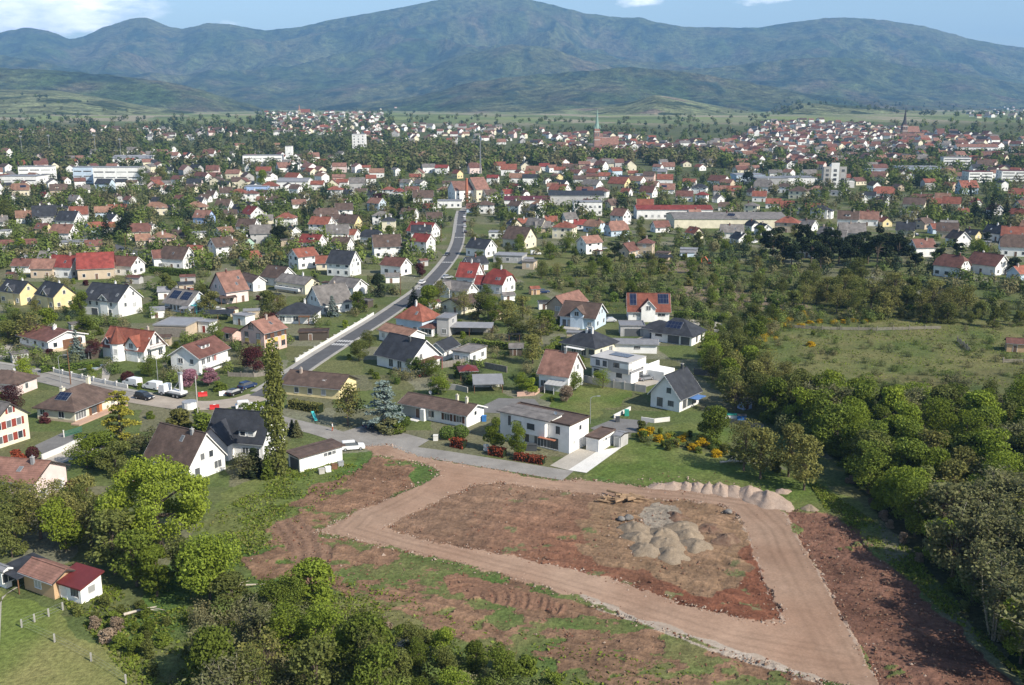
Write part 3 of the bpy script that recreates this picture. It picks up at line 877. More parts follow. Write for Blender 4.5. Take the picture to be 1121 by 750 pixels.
def win_small(w_, h_):
    k = (round(w_, 1), round(h_, 1))
    if k not in _winsmall:
        mb = MB(); t = 0.1
        mb.box(-w_ / 2 - t, w_ / 2 + t, -0.03, 0.02, -h_ / 2 - t, h_ / 2 + t, M_FRAME)
        mb.box(-w_ / 2, w_ / 2, -0.05, -0.03, -h_ / 2, h_ / 2, M_GLASS)
        _winsmall[k] = mb.to_mesh('window')
    return _winsmall[k]
_shut = {}
def shut_mesh(w_, h_, m):
    k = (round(w_, 2), round(h_, 2), m.name)
    if k not in _shut:
        mb = MB(); mb.box(-w_ / 2, w_ / 2, -0.07, 0.0, -h_ / 2, h_ / 2, m)
        for i in range(int(h_ / 0.2)):
            mb.box(-w_ / 2 + 0.05, w_ / 2 - 0.05, -0.085, -0.07, -h_ / 2 + 0.06 + i * 0.2, -h_ / 2 + 0.16 + i * 0.2, m)
        _shut[k] = mb.to_mesh('shutter')
    return _shut[k]
_door = {}
def door_mesh(w_, h_, m):
    k = (round(w_, 2), round(h_, 2), m.name)
    if k not in _door:
        mb = MB(); t = 0.08
        mb.box(-w_ / 2 - t, -w_ / 2, -0.07, 0.02, 0, h_ + t, M_TRIM); mb.box(w_ / 2, w_ / 2 + t, -0.07, 0.02, 0, h_ + t, M_TRIM); mb.box(-w_ / 2, w_ / 2, -0.07, 0.02, h_, h_ + t, M_TRIM)
        mb.box(-w_ / 2, w_ / 2, -0.04, 0.0, 0, h_, m)
        if w_ > 2:
            for i in range(4): mb.box(-w_ / 2 + 0.05, w_ / 2 - 0.05, -0.055, -0.04, h_ * i / 4 + 0.06, h_ * (i + 1) / 4 - 0.04, m)
        _door[k] = mb.to_mesh('door')
    return _door[k]

class House:
    def __init__(s, name, cx, cy, rot, L, W, e, pitch=40, roof='gable', wall='w', rf='b', ov=0.45, base=0.0, hip=0.35, plinth=None, t=0.22):
        s.L, s.W, s.e, s.pitch, s.kind = L, W, e, pitch, roof
        s.tan = math.tan(R(pitch)); s.ov, s.t = ov, t
        s.z = gz(cx, cy) + base
        s.root = empty(name, cx, cy, s.z, rot)
        s.rot = rot
        s.wallm, s.rm = WM(wall), RM(rf)
        s.make_walls(plinth)
        s.make_roof(hip)
    def ridge(s):
        return s.e + s.W / 2 * s.tan
    def make_walls(s, plinth):
        L, W, e = s.L, s.W, s.e
        mb = MB(); r = e + W / 2 * s.tan - 0.004
        if s.kind == 'gable':
            mb.prism([(-W / 2, -0.4), (W / 2, -0.4), (W / 2, e), (0, r), (-W / 2, e)], -L / 2, L / 2, s.wallm)
        elif s.kind == 'halfhip':
            hz_ = 0.55; k = W / 2 * (1 - hz_)
            mb.prism([(-W / 2, -0.4), (W / 2, -0.4), (W / 2, e), (k, e + W / 2 * hz_ * s.tan - 0.004), (-k, e + W / 2 * hz_ * s.tan - 0.004), (-W / 2, e)], -L / 2, L / 2, s.wallm)
        elif s.kind == 'shed':
            mb.prism([(-W / 2, -0.4), (W / 2, -0.4), (W / 2, e + W * s.tan - 0.004), (-W / 2, e - 0.004)], -L / 2, L / 2, s.wallm)
        else:
            mb.box(-L / 2, L / 2, -W / 2, W / 2, -0.4, e - 0.004, s.wallm)
        s.wall = mb.build('wall', s.root)
        if plinth:
            p = MB()
            p.box(-L / 2 - 0.03, L / 2 + 0.03, -W / 2 - 0.03, W / 2 + 0.03, -0.4, plinth[0], plinth[1])
            p.build('plinth', s.root)
    def make_roof(s, hip):
        L, W, e, ov, t, tn = s.L, s.W, s.e, s.ov, s.t, s.tan
        mb = MB(); m = s.rm
        X_, Y_ = L / 2 + ov, W / 2 + ov
        ze = e - ov * tn
        if s.kind == 'gable':
            zr = e + W / 2 * tn
            prof = [(-Y_, ze), (0, zr), (Y_, ze), (Y_, ze + t), (0, zr + t * 1.15), (-Y_, ze + t)]
            mb.prism(prof, -X_, X_, m)
            # barge boards
            tr = M_TRIM if s.wallm.name in ('white_render', 'pale_blue_render') else M_DARKTRIM
            for sx_ in (-1, 1):
                x0, x1 = (X_ + 0.003, X_ + 0.035) if sx_ > 0 else (-X_ - 0.035, -X_ - 0.003)
                for sy in (-1, 1):
                    pts = [(sy * Y_, ze - 0.03), (0, zr - 0.03), (0, zr + t), (sy * Y_, ze + t)]
                    if sy > 0: pts = pts[::-1]
                    mb.prism(pts, x0, x1, tr)
            mb.box(-X_ + 0.02, X_ - 0.02, -0.13, 0.13, zr + t * 1.1 - 0.05, zr + t * 1.15 + 0.07, m)
            for sy in (-1, 1):   # gutters
                mb.box(-X_ + 0.03, X_ - 0.03, min(sy * Y_ + sy * 0.004, sy * (Y_ + 0.12)), max(sy * Y_ + sy * 0.004, sy * (Y_ + 0.12)), ze + 0.02, ze + 0.13, M_METAL)
        elif s.kind in ('hip', 'halfhip', 'pyramid'):
            zr = e + W / 2 * tn + t
            if s.kind == 'hip':
                rx = max(X_ - Y_ * 1.0, 0.15); kx, kz = X_, ze + t
                top = [(-X_, -Y_, ze + t), (X_, -Y_, ze + t), (X_, Y_, ze + t), (-X_, Y_, ze + t), (-rx, 0, zr), (rx, 0, zr)]
                fs = [(0, 1, 5, 4), (2, 3, 4, 5), (1, 2, 5), (3, 0, 4)]
                rim = [0, 1, 2, 3]
            elif s.kind == 'pyramid':
                top = [(-X_, -Y_, ze + t), (X_, -Y_, ze + t), (X_, Y_, ze + t), (-X_, Y_, ze + t), (0, 0, zr)]
                fs = [(0, 1, 4), (1, 2, 4), (2, 3, 4), (3, 0, 4)]; rim = [0, 1, 2, 3]
            else:
                hz_ = 0.55; k = W / 2 * (1 - hz_); zk = e + W / 2 * hz_ * tn + t; rx = X_ - k * 0.9
                top = [(-X_, -Y_, ze + t), (X_, -Y_, ze + t), (X_, -k, zk), (X_, k, zk), (X_, Y_, ze + t), (-X_, Y_, ze + t), (-X_, k, zk), (-X_, -k, zk), (-rx, 0, zr), (rx, 0, zr)]
                fs = [(0, 1, 2, 9, 8, 7), (4, 5, 6, 8, 9, 3), (2, 3, 9), (6, 7, 8)]; rim = [0, 1, 2, 3, 4, 5, 6, 7]
            n = len(top)
            vs = top + [(x, y, z - t) for x, y, z in top]
            F_ = fs + [tuple(n + i for i in reversed(f)) for f in fs]
            for i in range(len(rim)):
                a, b = rim[i], rim[(i + 1) % len(rim)]
                F_.append((a, n + a, n + b, b))
            mb.mesh(vs, F_, m)
            for sy in (-1, 1):
                mb.box(-X_ + 0.03, X_ - 0.03, min(sy * (Y_ + 0.004), sy * (Y_ + 0.12)), max(sy * (Y_ + 0.004), sy * (Y_ + 0.12)), ze + 0.02, ze + 0.13, M_METAL)
        elif s.kind == 'shed':
            z0, z1 = e - ov * tn, e + (W + ov) * tn
            mb.prism([(-W / 2 - ov, z0), (W / 2 + ov, z1), (W / 2 + ov, z1 + t), (-W / 2 - ov, z0 + t)], -X_, X_, m)
        else:  # flat, with a low rim
            o = min(ov, 0.25)
            mb.box(-L / 2 - o, L / 2 + o, -W / 2 - o, W / 2 + o, e, e + 0.16, m)
            for a in ((-L / 2 - o, L / 2 + o, -W / 2 - o, -W / 2 - o + 0.22), (-L / 2 - o, L / 2 + o, W / 2 + o - 0.22, W / 2 + o), (-L / 2 - o, -L / 2 - o + 0.22, -W / 2 - o + 0.223, W / 2 + o - 0.223), (L / 2 + o - 0.22, L / 2 + o, -W / 2 - o + 0.223, W / 2 + o - 0.223)):
                mb.box(a[0], a[1], a[2], a[3], e + 0.164, e + 0.36, m)
        s.roof = mb.build('roof', s.root)
    # -- openings
    def put(s, f, u, z, name, me, child=None):
        (ox, oy), (ux, uy), (nx, ny), ln, rz = face_frame(f, s.L, s.W)
        o = link(name, me, s.root, (ox + ux * u * ln + nx * 0.003, oy + uy * u * ln + ny * 0.003, z), rz)
        if child is not None:
            link('pane', child, o)
        return o
    def win(s, f, u, z, w_=1.2, h_=1.3, style='w', shut=None):
        fr, pa = win_mesh(w_, h_, style)
        o = s.put(f, u, z, 'window', fr, pa)
        if shut:
            sw = min(0.6, w_ * 0.5)
            for sg_ in (-1, 1):
                link('shutter', shut_mesh(sw, h_ + 0.1, shut), o, (sg_ * (w_ / 2 + 0.1 + sw / 2), -0.002, 0))
        return o
    def door(s, f, u, w_=1.0, h_=2.1, m=None, z=0.05):
        return s.put(f, u, z, 'garage_door' if w_ > 2 else 'door', door_mesh(w_, h_, m or (M_GARAGE if w_ > 2 else M_DOOR)))
    def row(s, f, n, z, w_=1.2, h_=1.3, u0=0.0, u1=1.0, **k):
        for i in range(n):
            s.win(f, u0 + (u1 - u0) * (i + 0.5) / n, z, w_, h_, **k)
    def auto(s, faces='FEW', z0=1.55, small=False, attic=True, shut=None):
        fl = max(1, int(round((s.e - 0.3) / 2.75)))
        for f in faces:
            ln = s.L if f in 'FB' else s.W
            n = max(1, int((ln - 1.2) / 3.0))
            for k in range(fl):
                for i in range(n):
                    u = (i + 0.5) / n + random.uniform(-0.04, 0.04)
                    ww, hh = random.choice(((1.1, 1.3), (1.3, 1.3), (1.0, 1.2), (1.6, 1.3)))
                    if k == 0 and i == n // 2 and random.random() < 0.5 and n > 1:
                        s.door(f, u, 1.0, 2.1)
                        continue
                    if small: s.put(f, u, z0 + 2.75 * k, 'window', win_small(ww, hh))
                    else: s.win(f, u, z0 + 2.75 * k, ww, hh, shut=shut)
            if attic and f in 'EW' and s.kind in ('gable', 'halfhip') and s.W / 2 * s.tan > 2.2:
                z = s.e + 1.0
                for u in ((0.38, 0.62) if s.W > 8 else (0.5,)):
                    if small: s.put(f, u, z, 'window', win_small(0.9, 1.1))
                    else: s.win(f, u, z, 0.9, 1.15)
    # -- on the roof
    def chimney(s, x=0.2, y=0.08, m=None, h=1.1, w_=0.5):
        mb = MB()
        y_ = y * s.W; zt = s.e + (s.W / 2 - abs(y_)) * s.tan if s.kind not in ('flat', 'shed') else s.e
        mb.box(-w_ / 2, w_ / 2, -w_ / 2, w_ / 2, -0.6, h, m or M_CHIM); mb.box(-w_ / 2 - 0.06, w_ / 2 + 0.06, -w_ / 2 - 0.06, w_ / 2 + 0.06, h + 0.003, h + 0.12, M_CONC)
        mb.tube([(0, 0, h + 0.12), (0, 0, h + 0.4)], [0.12, 0.11], m or M_CHIM)
        o = mb.build('chimney', s.roof); o.location = (x * s.L, y_, zt + s.t)
        return o
    def on_slope(s, o, x, q, side='F'):
        """q 0 at the eave, 1 at the ridge"""
        y = -s.W / 2 * (1 - q); z = s.e + s.W / 2 * q * s.tan + s.t + 0.02
        a = R(s.pitch)
        if s.kind == 'flat':
            o.location = (x * s.L, (q - 0.5) * s.W, s.e + 0.37); return o
        if side == 'F': o.location = (x * s.L, y, z); o.rotation_euler = (a, 0, 0)
        elif side == 'B': o.location = (x * s.L, -y, z); o.rotation_euler = (a, 0, math.pi)
        elif side == 'W':
            q2 = s.L / 2 - (s.W / 2) * q; o.location = (-q2, x * s.W, z); o.rotation_euler = (a, 0, -math.pi / 2)
        elif side == 'E':
            q2 = s.L / 2 - (s.W / 2) * q; o.location = (q2, x * s.W, z); o.rotation_euler = (a, 0, math.pi / 2)
        return o
    def solar(s, x, q, w_, h_, side='F'):
        mb = MB(); mb.box(-w_ / 2, w_ / 2, -h_ / 2, h_ / 2, 0.03, 0.09, M_SOLAR)
        mb.box(-w_ / 2 - 0.05, w_ / 2 + 0.05, -h_ / 2 - 0.05, h_ / 2 + 0.05, 0.0, 0.05, M_METAL)
        return s.on_slope(mb.build('solar_panel', s.roof), x, q, side)
    def skylight(s, x, q, side='F', w_=0.8, h_=1.2):
        mb = MB(); mb.box(-w_ / 2, w_ / 2, -h_ / 2, h_ / 2, 0, 0.06, M_METAL); mb.box(-w_ / 2 + 0.08, w_ / 2 - 0.08, -h_ / 2 + 0.08, h_ / 2 - 0.08, 0.06, 0.08, M_GLASS)
        return s.on_slope(mb.build('skylight', s.roof), x, q, side)
    def dish(s, x=0.4, y=0.0):
        mb = MB()
        mb.tube([(0, 0, 0), (0, 0, 0.9)], [0.03, 0.03], M_METAL)
        for i in range(8):
            a, b = 2 * math.pi * i / 8, 2 * math.pi * (i + 1) / 8
            mb.poly([(0, -0.08, 0.9), (0.4 * math.cos(a), -0.2, 0.9 + 0.4 * math.sin(a)), (0.4 * math.cos(b), -0.2, 0.9 + 0.4 * math.sin(b))], M_TRIM)
        o = mb.build('satellite_dish', s.roof)
        y_ = y * s.W
        o.location = (x * s.L, y_, (s.e + (s.W / 2 - abs(y_)) * s.tan if s.kind != 'flat' else s.e) + s.t)
        return o
    def cross(s, x, wd, ed, out=0.0, pitch=None, f='F', wallm=None, rm=None, win=True, depth=None, name='gable_dormer', trim=None):
        """a gable standing on the long front (or back): its own wall and roof, ridge running into the main roof"""
        sg_ = -1 if f == 'F' else 1
        tn = math.tan(R(pitch or s.pitch)); yf = s.W / 2 + out
        zr = ed + wd / 2 * tn
        yb = max(0.0, s.W / 2 - (zr - s.e) / s.tan) - 0.3 if s.kind != 'flat' else 0
        wm_ = wallm or s.wallm; o_ = 0.3
        mb = MB(); z0 = -0.4 if out > 0 else s.e - 0.6
        eps = 0.012 if out <= 0 else 0
        prof = [(-wd / 2, z0), (wd / 2, z0), (wd / 2, ed), (0, zr - 0.004), (-wd / 2, ed)]
        mb.prism(prof, -yf - eps, -yb, wm_, axis='y')
        wl = mb.build(name, s.root); wl.location = (x * s.L, 0, 0); wl.rotation_euler = (0, 0, 0 if f == 'F' else math.pi)
        rb = MB(); t = 0.18
        rb.prism([(-wd / 2 - o_, ed - o_ * tn), (0, zr), (wd / 2 + o_, ed - o_ * tn), (wd / 2 + o_, ed - o_ * tn + t), (0, zr + t), (-wd / 2 - o_, ed - o_ * tn + t)], -yf - 0.4, -yb + 0.2, rm or s.rm, axis='y')
        tr = trim or M_TRIM
        for sy in (-1, 1):
            pts = [(sy * (wd / 2 + o_), ed - o_ * tn - 0.03), (0, zr - 0.03), (0, zr + t), (sy * (wd / 2 + o_), ed - o_ * tn + t)]
            if sy > 0: pts = pts[::-1]
            rb.prism(pts, -yf - 0.445, -yf - 0.404, tr, axis='y')
        rb.build('dormer_roof', wl)
        if win:
            fr, pa = win_mesh(min(1.3, wd * 0.4), 1.25)
            wo_ = link('window', fr, wl, (0, -yf - eps - 0.003, ed - 0.1)); link('pane', pa, wo_)
        return wl
    def shed_dormer(s, x, wd, q=0.35, h=1.3, f='F'):
        """a flat-fronted dormer under a shallow roof"""
        yq = s.W / 2 * (1 - q); z = s.e + s.W / 2 * q * s.tan
        mb = MB(); dep = h / max(0.2, s.tan - 0.12)
        mb.prism([(-yq, z), (-yq + dep, z + s.tan * dep - 0.05), (-yq + dep, z + h), (-yq, z + h)], -wd / 2, wd / 2, s.wallm)
        o = mb.build('dormer', s.root); o.location = (x * s.L, 0, 0.1)
        if f == 'B': o.rotation_euler = (0, 0, math.pi)
        rb = MB(); rb.prism([(-yq - 0.3, z + h - 0.04), (-yq + dep + 0.2, z + h + 0.06), (-yq + dep + 0.2, z + h + 0.2), (-yq - 0.3, z + h + 0.1)], -wd / 2 - 0.2, wd / 2 + 0.2, s.rm); rb.build('dormer_roof', o)
        n = max(1, int(wd / 1.6)); fr, pa = win_mesh(1.0, 0.8)
        for i in range(n):
            wo_ = link('window', fr, o, (-wd / 2 + wd * (i + 0.5) / n, -yq - 0.003, z + h * 0.5)); link('pane', pa, wo_)
        return o
    def block(s, name, x0, x1, y0, y1, z0, z1, m, child=None):
        mb = MB(); mb.box(x0, x1, y0, y1, z0, z1, m)
        return mb.build(name, child or s.root)
    def loc(s, x, y):
        c, n = math.cos(s.rot), math.sin(s.rot)
        return (s.root.location.x + c * x - n * y, s.root.location.y + n * x + c * y)

TILES = {'N1': (0, 280, 5.9), 'N2': (180, 280, 5.9), 'N3': (360, 280, 5.9), 'N4': (540, 280, 5.9), 'N5': (0, 390, 5.9), 'N6': (180, 390, 5.9), 'N7': (360, 390, 5.9), 'N8': (540, 390, 5.9),
         'P7': (700, 300, 5.9), 'P8': (700, 400, 5.095), 'T1': (0, 180, 5.9), 'T2': (180, 180, 5.9), 'T3': (360, 180, 5.9), 'T4': (540, 180, 5.9), 'T5': (720, 180, 5.9), 'T6': (900, 180, 5.073),
         'B5': (0, 480, 4.168), 'B1': (0, 500, 2.99), 'px': (0, 0, 1.0)}
def tp(t, p):
    x0, y0, k = TILES[t]
    return (x0 + p[0] / k, y0 + p[1] / k)

def fit(tile, A, C, B, ridge='L', z=0.0, L=None, W=None, side=None):
    """footprint from three wall corners seen in the photo: left end, nearest corner, right end. -> cx, cy, rot, L, W (L along the ridge)"""
    a, c, b = (Vector(gp(*tp(tile, p), z)) for p in (A, C, B))
    la, lb = (c - a).length, (b - c).length
    if la >= lb * 0.8:
        d = (c - a).normalized(); n_ = Vector((-d.y, d.x))      # d: left to right, n: away
        tb = np.linspace(0.5, 40, 800)
        px = np.array([proj(*(c + n_ * t_), z)[0] for t_ in tb])
        lb = float(tb[np.argmin(np.abs(px - tp(tile, B)[0]))])
    else:
        n_ = (b - c).normalized(); d = Vector((n_.y, -n_.x))
        ta = np.linspace(0.5, 40, 800)
        px = np.array([proj(*(c - d * t_), z)[0] for t_ in ta])
        la = float(ta[np.argmin(np.abs(px - tp(tile, A)[0]))])
    ctr = c - d * la / 2 + n_ * lb / 2
    if side:
        best = None                      # the right-hand side's length is known: turn the house until its far end stands where the photo shows it
        for k in range(-100, 101):
            r_ = math.atan2((c - a).y, (c - a).x) + k * 0.008
            n_ = Vector((-math.sin(r_), math.cos(r_))); q = c + n_ * side
            er = abs(proj(q.x, q.y, z)[0] - tp(tile, B)[0]) + 0.002 * abs(k)
            if best is None or er < best[0]: best = (er, r_)
        d = Vector((math.cos(best[1]), math.sin(best[1]))); n_ = Vector((-d.y, d.x)); lb = side
        ta = np.linspace(0.5, 40, 800)
        px = np.array([proj(*(c - d * t_), z)[0] for t_ in ta])
        la = float(ta[np.argmin(np.abs(px - tp(tile, A)[0]))])
        ctr = c - d * la / 2 + n_ * lb / 2
    if ridge == 'L':
        return ctr.x, ctr.y, math.atan2(d.y, d.x), L or la, W or lb
    return ctr.x, ctr.y, math.atan2(n_.y, n_.x), L or lb, W or la

def near_house(tile, A, C, B, e, wall, rf, look, short=None, ridge='L', z=0.0, roof='gable', pitch=40, name='house', label=None, cat='house', L=None, W=None, side=None, **kw):
    cx, cy_, rot, L_, W_ = fit(tile, A, C, B, ridge, z, L, W, side)
    SIZES.append((look or label or name, round(L_, 1), round(W_, 1), round(math.degrees(rot))))
    h = House(name, cx, cy_, rot, L_, W_, e, pitch, roof, wall, rf, **kw)
    reg(h.root, look, cat, label=label, short=short)
    HOUSES.append((cx, cy_, max(L_, W_) * 0.62, h))
    return h
HOUSES = []
SIZES = []
# ------------------------------------------------------------------ the houses one can make out
h = near_house('N1', (540, 375), (770, 400), (922, 350), 5.0, 'w', 'd', '', 'the white duplex', label='long white two-storey duplex with dark slate roof and two dark garage doors', pitch=40)
h.door('F', 0.33, 2.6, 2.2, M_GDARK); h.door('F', 0.72, 2.6, 2.2, M_GDARK); h.row('F', 4, 3.9, 0.9, 1.2, 0.12, 0.9)
h.win('E', 0.3, 3.6, 1.0, 1.2); h.win('E', 0.68, 3.0, 1.4, 1.4); h.win('E', 0.3, 6.2, 0.9, 1.1); h.win('E', 0.66, 6.6, 0.9, 1.2); h.cross(0.12, 3.0, 5.6, 0.3, 40, win=True); h.skylight(-0.35, 0.4); h.skylight(0.38, 0.35); h.chimney(0.1, 0.05, M_TRIM)
for k_, (A_, C_, B_) in enumerate((((240, 325), (352, 350), (495, 342)), ((5, 303), (135, 322), (252, 308)))):
    h = near_house('N1', A_, C_, B_, 4.3, 'y', 'd', '', ('the yellow house with glazed corner', 'the outer yellow house')[k_], label=('yellow house with dark slate roof, next to the white duplex', 'yellow house with dark slate roof behind bare trees at the picture edge')[k_], pitch=42)
    h.auto('FE'); h.cross(0.05, 3.2, 4.9, 0.25, 40); h.chimney(0.15, 0.1, M_TRIM); h.skylight(-0.3, 0.5)
h = near_house('N1', (133, 590), (318, 632), (555, 545), 3.4, 'w', 'm', '', 'the broad low white house', label='broad low white house with speckled red-brown roof and beige basement band', pitch=17, ov=0.7, plinth=(1.0, WM('n')))
h.row('F', 3, 2.1, 1.1, 1.1, 0.15, 0.95); h.win('E', 0.18, 2.0, 1.1, 1.2); h.block('porch', h.L / 2 + 0.003, h.L / 2 + 0.08, -h.W * 0.12, h.W * 0.38, 0.3, 2.9, M_WOOD); h.win('E', 0.86, 2.0, 1.2, 1.3); h.chimney(0.1, 0.02, M_TRIM, 0.9, 0.7); h.chimney(0.16, -0.05, M_TRIM, 0.9, 0.6)
h = near_house('N1', (668, 652), (935, 690), (1072, 640), 3.3, 'w', 'u', '', 'the turreted white house', label='white house with brick-red steep roof, pointed corner turret and gable balcony', pitch=47, ov=0.6)
tw = MB(); tr_ = 2.0
for z0_, z1_, r0, r1, mm in ((-0.4, 4.6, tr_, tr_, h.wallm),):
    tw.tube([(0, 0, z0_), (0, 0, z1_)], [r0, r1], mm, 8)
t_ = tw.build('turret', h.root); t_.location = (-h.L * 0.06, -h.W / 2 - 0.6, 0)
rb = MB(); rb.tube([(0, 0, 4.604), (0, 0, 8.8)], [tr_ + 0.4, 0.05], h.rm, 8); rb.build('turret_roof', t_)
fr, pa = win_mesh(0.9, 1.2)
for a_ in (-0.55, 0.4):
    wq = link('window', fr, t_, (math.sin(a_) * tr_ * 0.93, -math.cos(a_) * tr_ * 0.93, 2.6), a_); link('pane', pa, wq)
h.cross(0.24, 4.0, 4.2, 0.5, 47, trim=M_DARKTRIM); h.cross(-0.36, 2.2, 4.4, 0.1, 45); h.win('F', 0.14, 1.7, 1.5, 1.4); h.win('F', 0.74, 1.6, 1.4, 1.4); h.row('E', 2, 5.0, 1.0, 1.9, 0.2, 0.8); h.row('E', 2, 1.7, 1.2, 1.5)
bl = h.block('balcony', h.L / 2 + 0.003, h.L / 2 + 1.3, -h.W * 0.36, h.W * 0.36, 3.3, 3.48, M_TRIM)
b2 = MB()
for i in range(15): b2.box(1.2, 1.25, -h.W * 0.36 + i * h.W * 0.72 / 14 - 0.03, -h.W * 0.36 + i * h.W * 0.72 / 14 + 0.03, 0.183, 1.1, M_WOOD)
b2.box(1.17, 1.28, -h.W * 0.36, h.W * 0.36, 1.103, 1.18, M_WOOD); q = b2.build('railing', bl); q.location = (h.L / 2, 0, 3.3)
h.chimney(0.36, 0.03)
h = near_house('N2', (5, 350), (158, 374), (292, 335), 2.8, 'b', 'g', '', 'the house with two solar fields', label='house with two black solar fields on its grey roof and turquoise glazed veranda', pitch=40, ov=0.6)
h.solar(-0.25, 0.55, h.L * 0.34, 3.2); h.solar(0.2, 0.55, h.L * 0.34, 3.2); h.row('F', 5, 1.4, 1.1, 1.8, 0.2, 0.95); h.row('E', 2, 4.4, 0.9, 1.5, 0.2, 0.8)
M_TURQ = plain_mat('turquoise_paint', (0.06, 0.42, 0.42), 0.5, 0.1)
v = h.block('veranda', h.L / 2 + 0.003, h.L / 2 + 2.6, -h.W * 0.4, h.W * 0.42, 2.45, 2.6, M_TURQ)
for yy_ in (-0.38, 0.0, 0.4): h.block('veranda_post', h.L / 2 + 2.4, h.L / 2 + 2.5, h.W * yy_, h.W * yy_ + 0.1, 0, 2.446, M_TURQ, v)
h.row('E', 3, 1.4, 1.4, 1.9)
h.chimney(0.05, 0.15, RM('u'), 1.6, 1.4)
h = near_house('N2', (300, 285), (404, 312), (545, 300), 4.2, 'q', 'p', '', 'the tall blush house', label='tall blush-walled house with steep rosy tiled roof and lean-to carport', ridge='R', pitch=46)
h.auto('WF'); h.skylight(0.1, 0.3); h.skylight(0.3, 0.6); h.chimney(-0.1, -0.02, RM('m'))
near_house('N2', (480, 205), (575, 232), (655, 208), 3.4, 'w', 'b', '', 'the plain white gable', label='white gable house with dark brown roof right behind the tall blush house', pitch=36).auto('FE')
h = near_house('N2', (628, 175), (750, 200), (850, 140), 3.2, 'w', 'b', '', None, side=8, label='white-gabled house with wide dark brown roof, uphill of the plain white gable', pitch=40); h.auto('FE'); h.dish(0.1, -0.2)
h = near_house('N2', (725, 225), (910, 252), (1002, 195), 3.6, 'c', 'g', '', 'the cream balcony house', label='cream house with weathered grey roof and long white front balcony', pitch=30); h.auto('FE'); h.chimney(0.2, 0.0, M_TRIM)
h.block('balcony', -h.L * 0.48, h.L * 0.35, -h.W / 2 - 1.2, -h.W / 2 - 0.003, 1.0, 1.9, M_TRIM)
h = near_house('N2', (728, 440), (962, 442), (1014, 415), 3.0, 'w', 'd', '', 'the dark-hipped bungalow', label='white bungalow with dark slate hipped roof and timber porch by the main road', roof='hip', pitch=27, W=9.5, ov=0.6)
h.row('F', 3, 1.5, 1.5, 1.4, 0.04, 0.6); h.win('E', 0.5, 1.6, 1.4, 1.3); h.block('porch', h.L * 0.12, h.L * 0.42, -h.W / 2 - 2.0, -h.W / 2 - 0.003, 2.4, 2.6, M_WOOD); h.block('porch_post', h.L * 0.13, h.L * 0.15, -h.W / 2 - 1.95, -h.W / 2 - 1.75, 0, 2.396, M_WOOD); h.block('porch_post', h.L * 0.39, h.L * 0.41, -h.W / 2 - 1.95, -h.W / 2 - 1.75, 0, 2.396, M_WOOD); h.chimney(0.15, 0.1, M_TRIM)
h = near_house('N2', (500, 608), (650, 632), (792, 590), 5.5, 'p', 'p', '', 'the pink two-storey house', label='pink two-storey house with rosy gable roof and yellow window panels', ridge='R', pitch=31, ov=0.4)
M_YELP = plain_mat('ochre_panel', (0.55, 0.40, 0.12), 0.8, 0.1)
for f_, us_ in (('W', (0.25, 0.75)), ('F', (0.2, 0.52, 0.84))):
    for u_ in us_:
        h.win(f_, u_, 4.5, 1.2, 1.4, 'o', shut=M_BRNSH if f_ == 'F' else None); h.win(f_, u_, 1.6, 1.3, 1.4, 'o')
        (ox, oy), (ux, uy), (nx, ny), ln, rz_ = face_frame(f_, h.L, h.W)
        pmb = MB(); pmb.box(-0.7, 0.7, -0.02, 0.0, 0, 1.1, M_YELP); pq = pmb.build('window_panel', h.root); pq.location = (ox + ux * u_ * ln + nx * 0.004, oy + uy * u_ * ln + ny * 0.004, 2.5); pq.rotation_euler = (0, 0, rz_)
h.win('W', 0.45, 6.6, 1.6, 1.3, 'o'); h.skylight(0.1, 0.55); h.chimney(0.1, -0.05)
h = near_house('N2', (372, 548), (442, 560), (502, 548), 2.6, 'p', 'm', '', None, name='annexe', label='low pink annexe with red-brown roof beside the pink two-storey house', cat='annexe', pitch=24); h.auto('F')
h = near_house('N2', (48, 752), (228, 772), (414, 702), 4.4, 'w', 'm', '', 'the white house by the blossom tree', label='white house with red-brown roof and pale dormer above a pink blossom tree', ridge='R', pitch=31, ov=0.6)
h.win('W', 0.35, 3.2, 1.4, 1.2); h.win('W', 0.75, 3.2, 1.0, 1.2); h.row('F', 3, 3.0, 1.3, 1.3, 0.05, 0.6); h.door('F', 0.55, 1.0, 2.1, M_REDSH, 2.0); h.shed_dormer(-0.05, 3.2, 0.42, 1.0); h.block('balcony', -h.L * 0.4, h.L * 0.45, -h.W / 2 - 1.1, -h.W / 2 - 0.003, 1.4, 2.2, M_TRIM); h.door('F', 0.85, 2.6, 1.3, M_GDARK)
h = near_house('N2', (-60, 520), (148, 526), (246, 500), 3.2, 'n', 's', '', 'the grey-roofed barn', name='barn', label='long barn with dark board front and pale grey flat roof', cat='barn', roof='flat', W=11)
h.block('board_front', -h.L / 2, h.L / 2 - 0.2, -h.W / 2 - 0.06, -h.W / 2 - 0.003, 0, 2.7, M_GREYWOOD)
h = near_house('N2', (246, 500), (268, 498), (332, 470), 3.0, 'w', 's', '', None, name='annexe', side=3.6, L=4, label='small white flat-roofed annexe with red door beside the grey-roofed barn', cat='annexe', roof='flat'); h.door('F', 0.5, 1.0, 2.0, M_REDSH); h.win('E', 0.6, 1.5)
h = near_house('N2', (470, 445), (500, 450), (560, 412), 2.8, 'w', 's', '', None, name='garage', side=4, L=5, label='white flat-roofed garage behind the pink two-storey house', cat='garage', roof='flat'); h.door('F', 0.5, 1.0, 2.0)
h = near_house('N2', (945, 332), (1105, 385), (1195, 350), 3.4, 'w', 'g', '', 'the steep grey-roofed house', label='white house with huge steep grey roof beside a dark spruce near the main road', ridge='R', pitch=44, L=11, W=10); h.auto('WF'); h.chimney(0.2, 0.05)
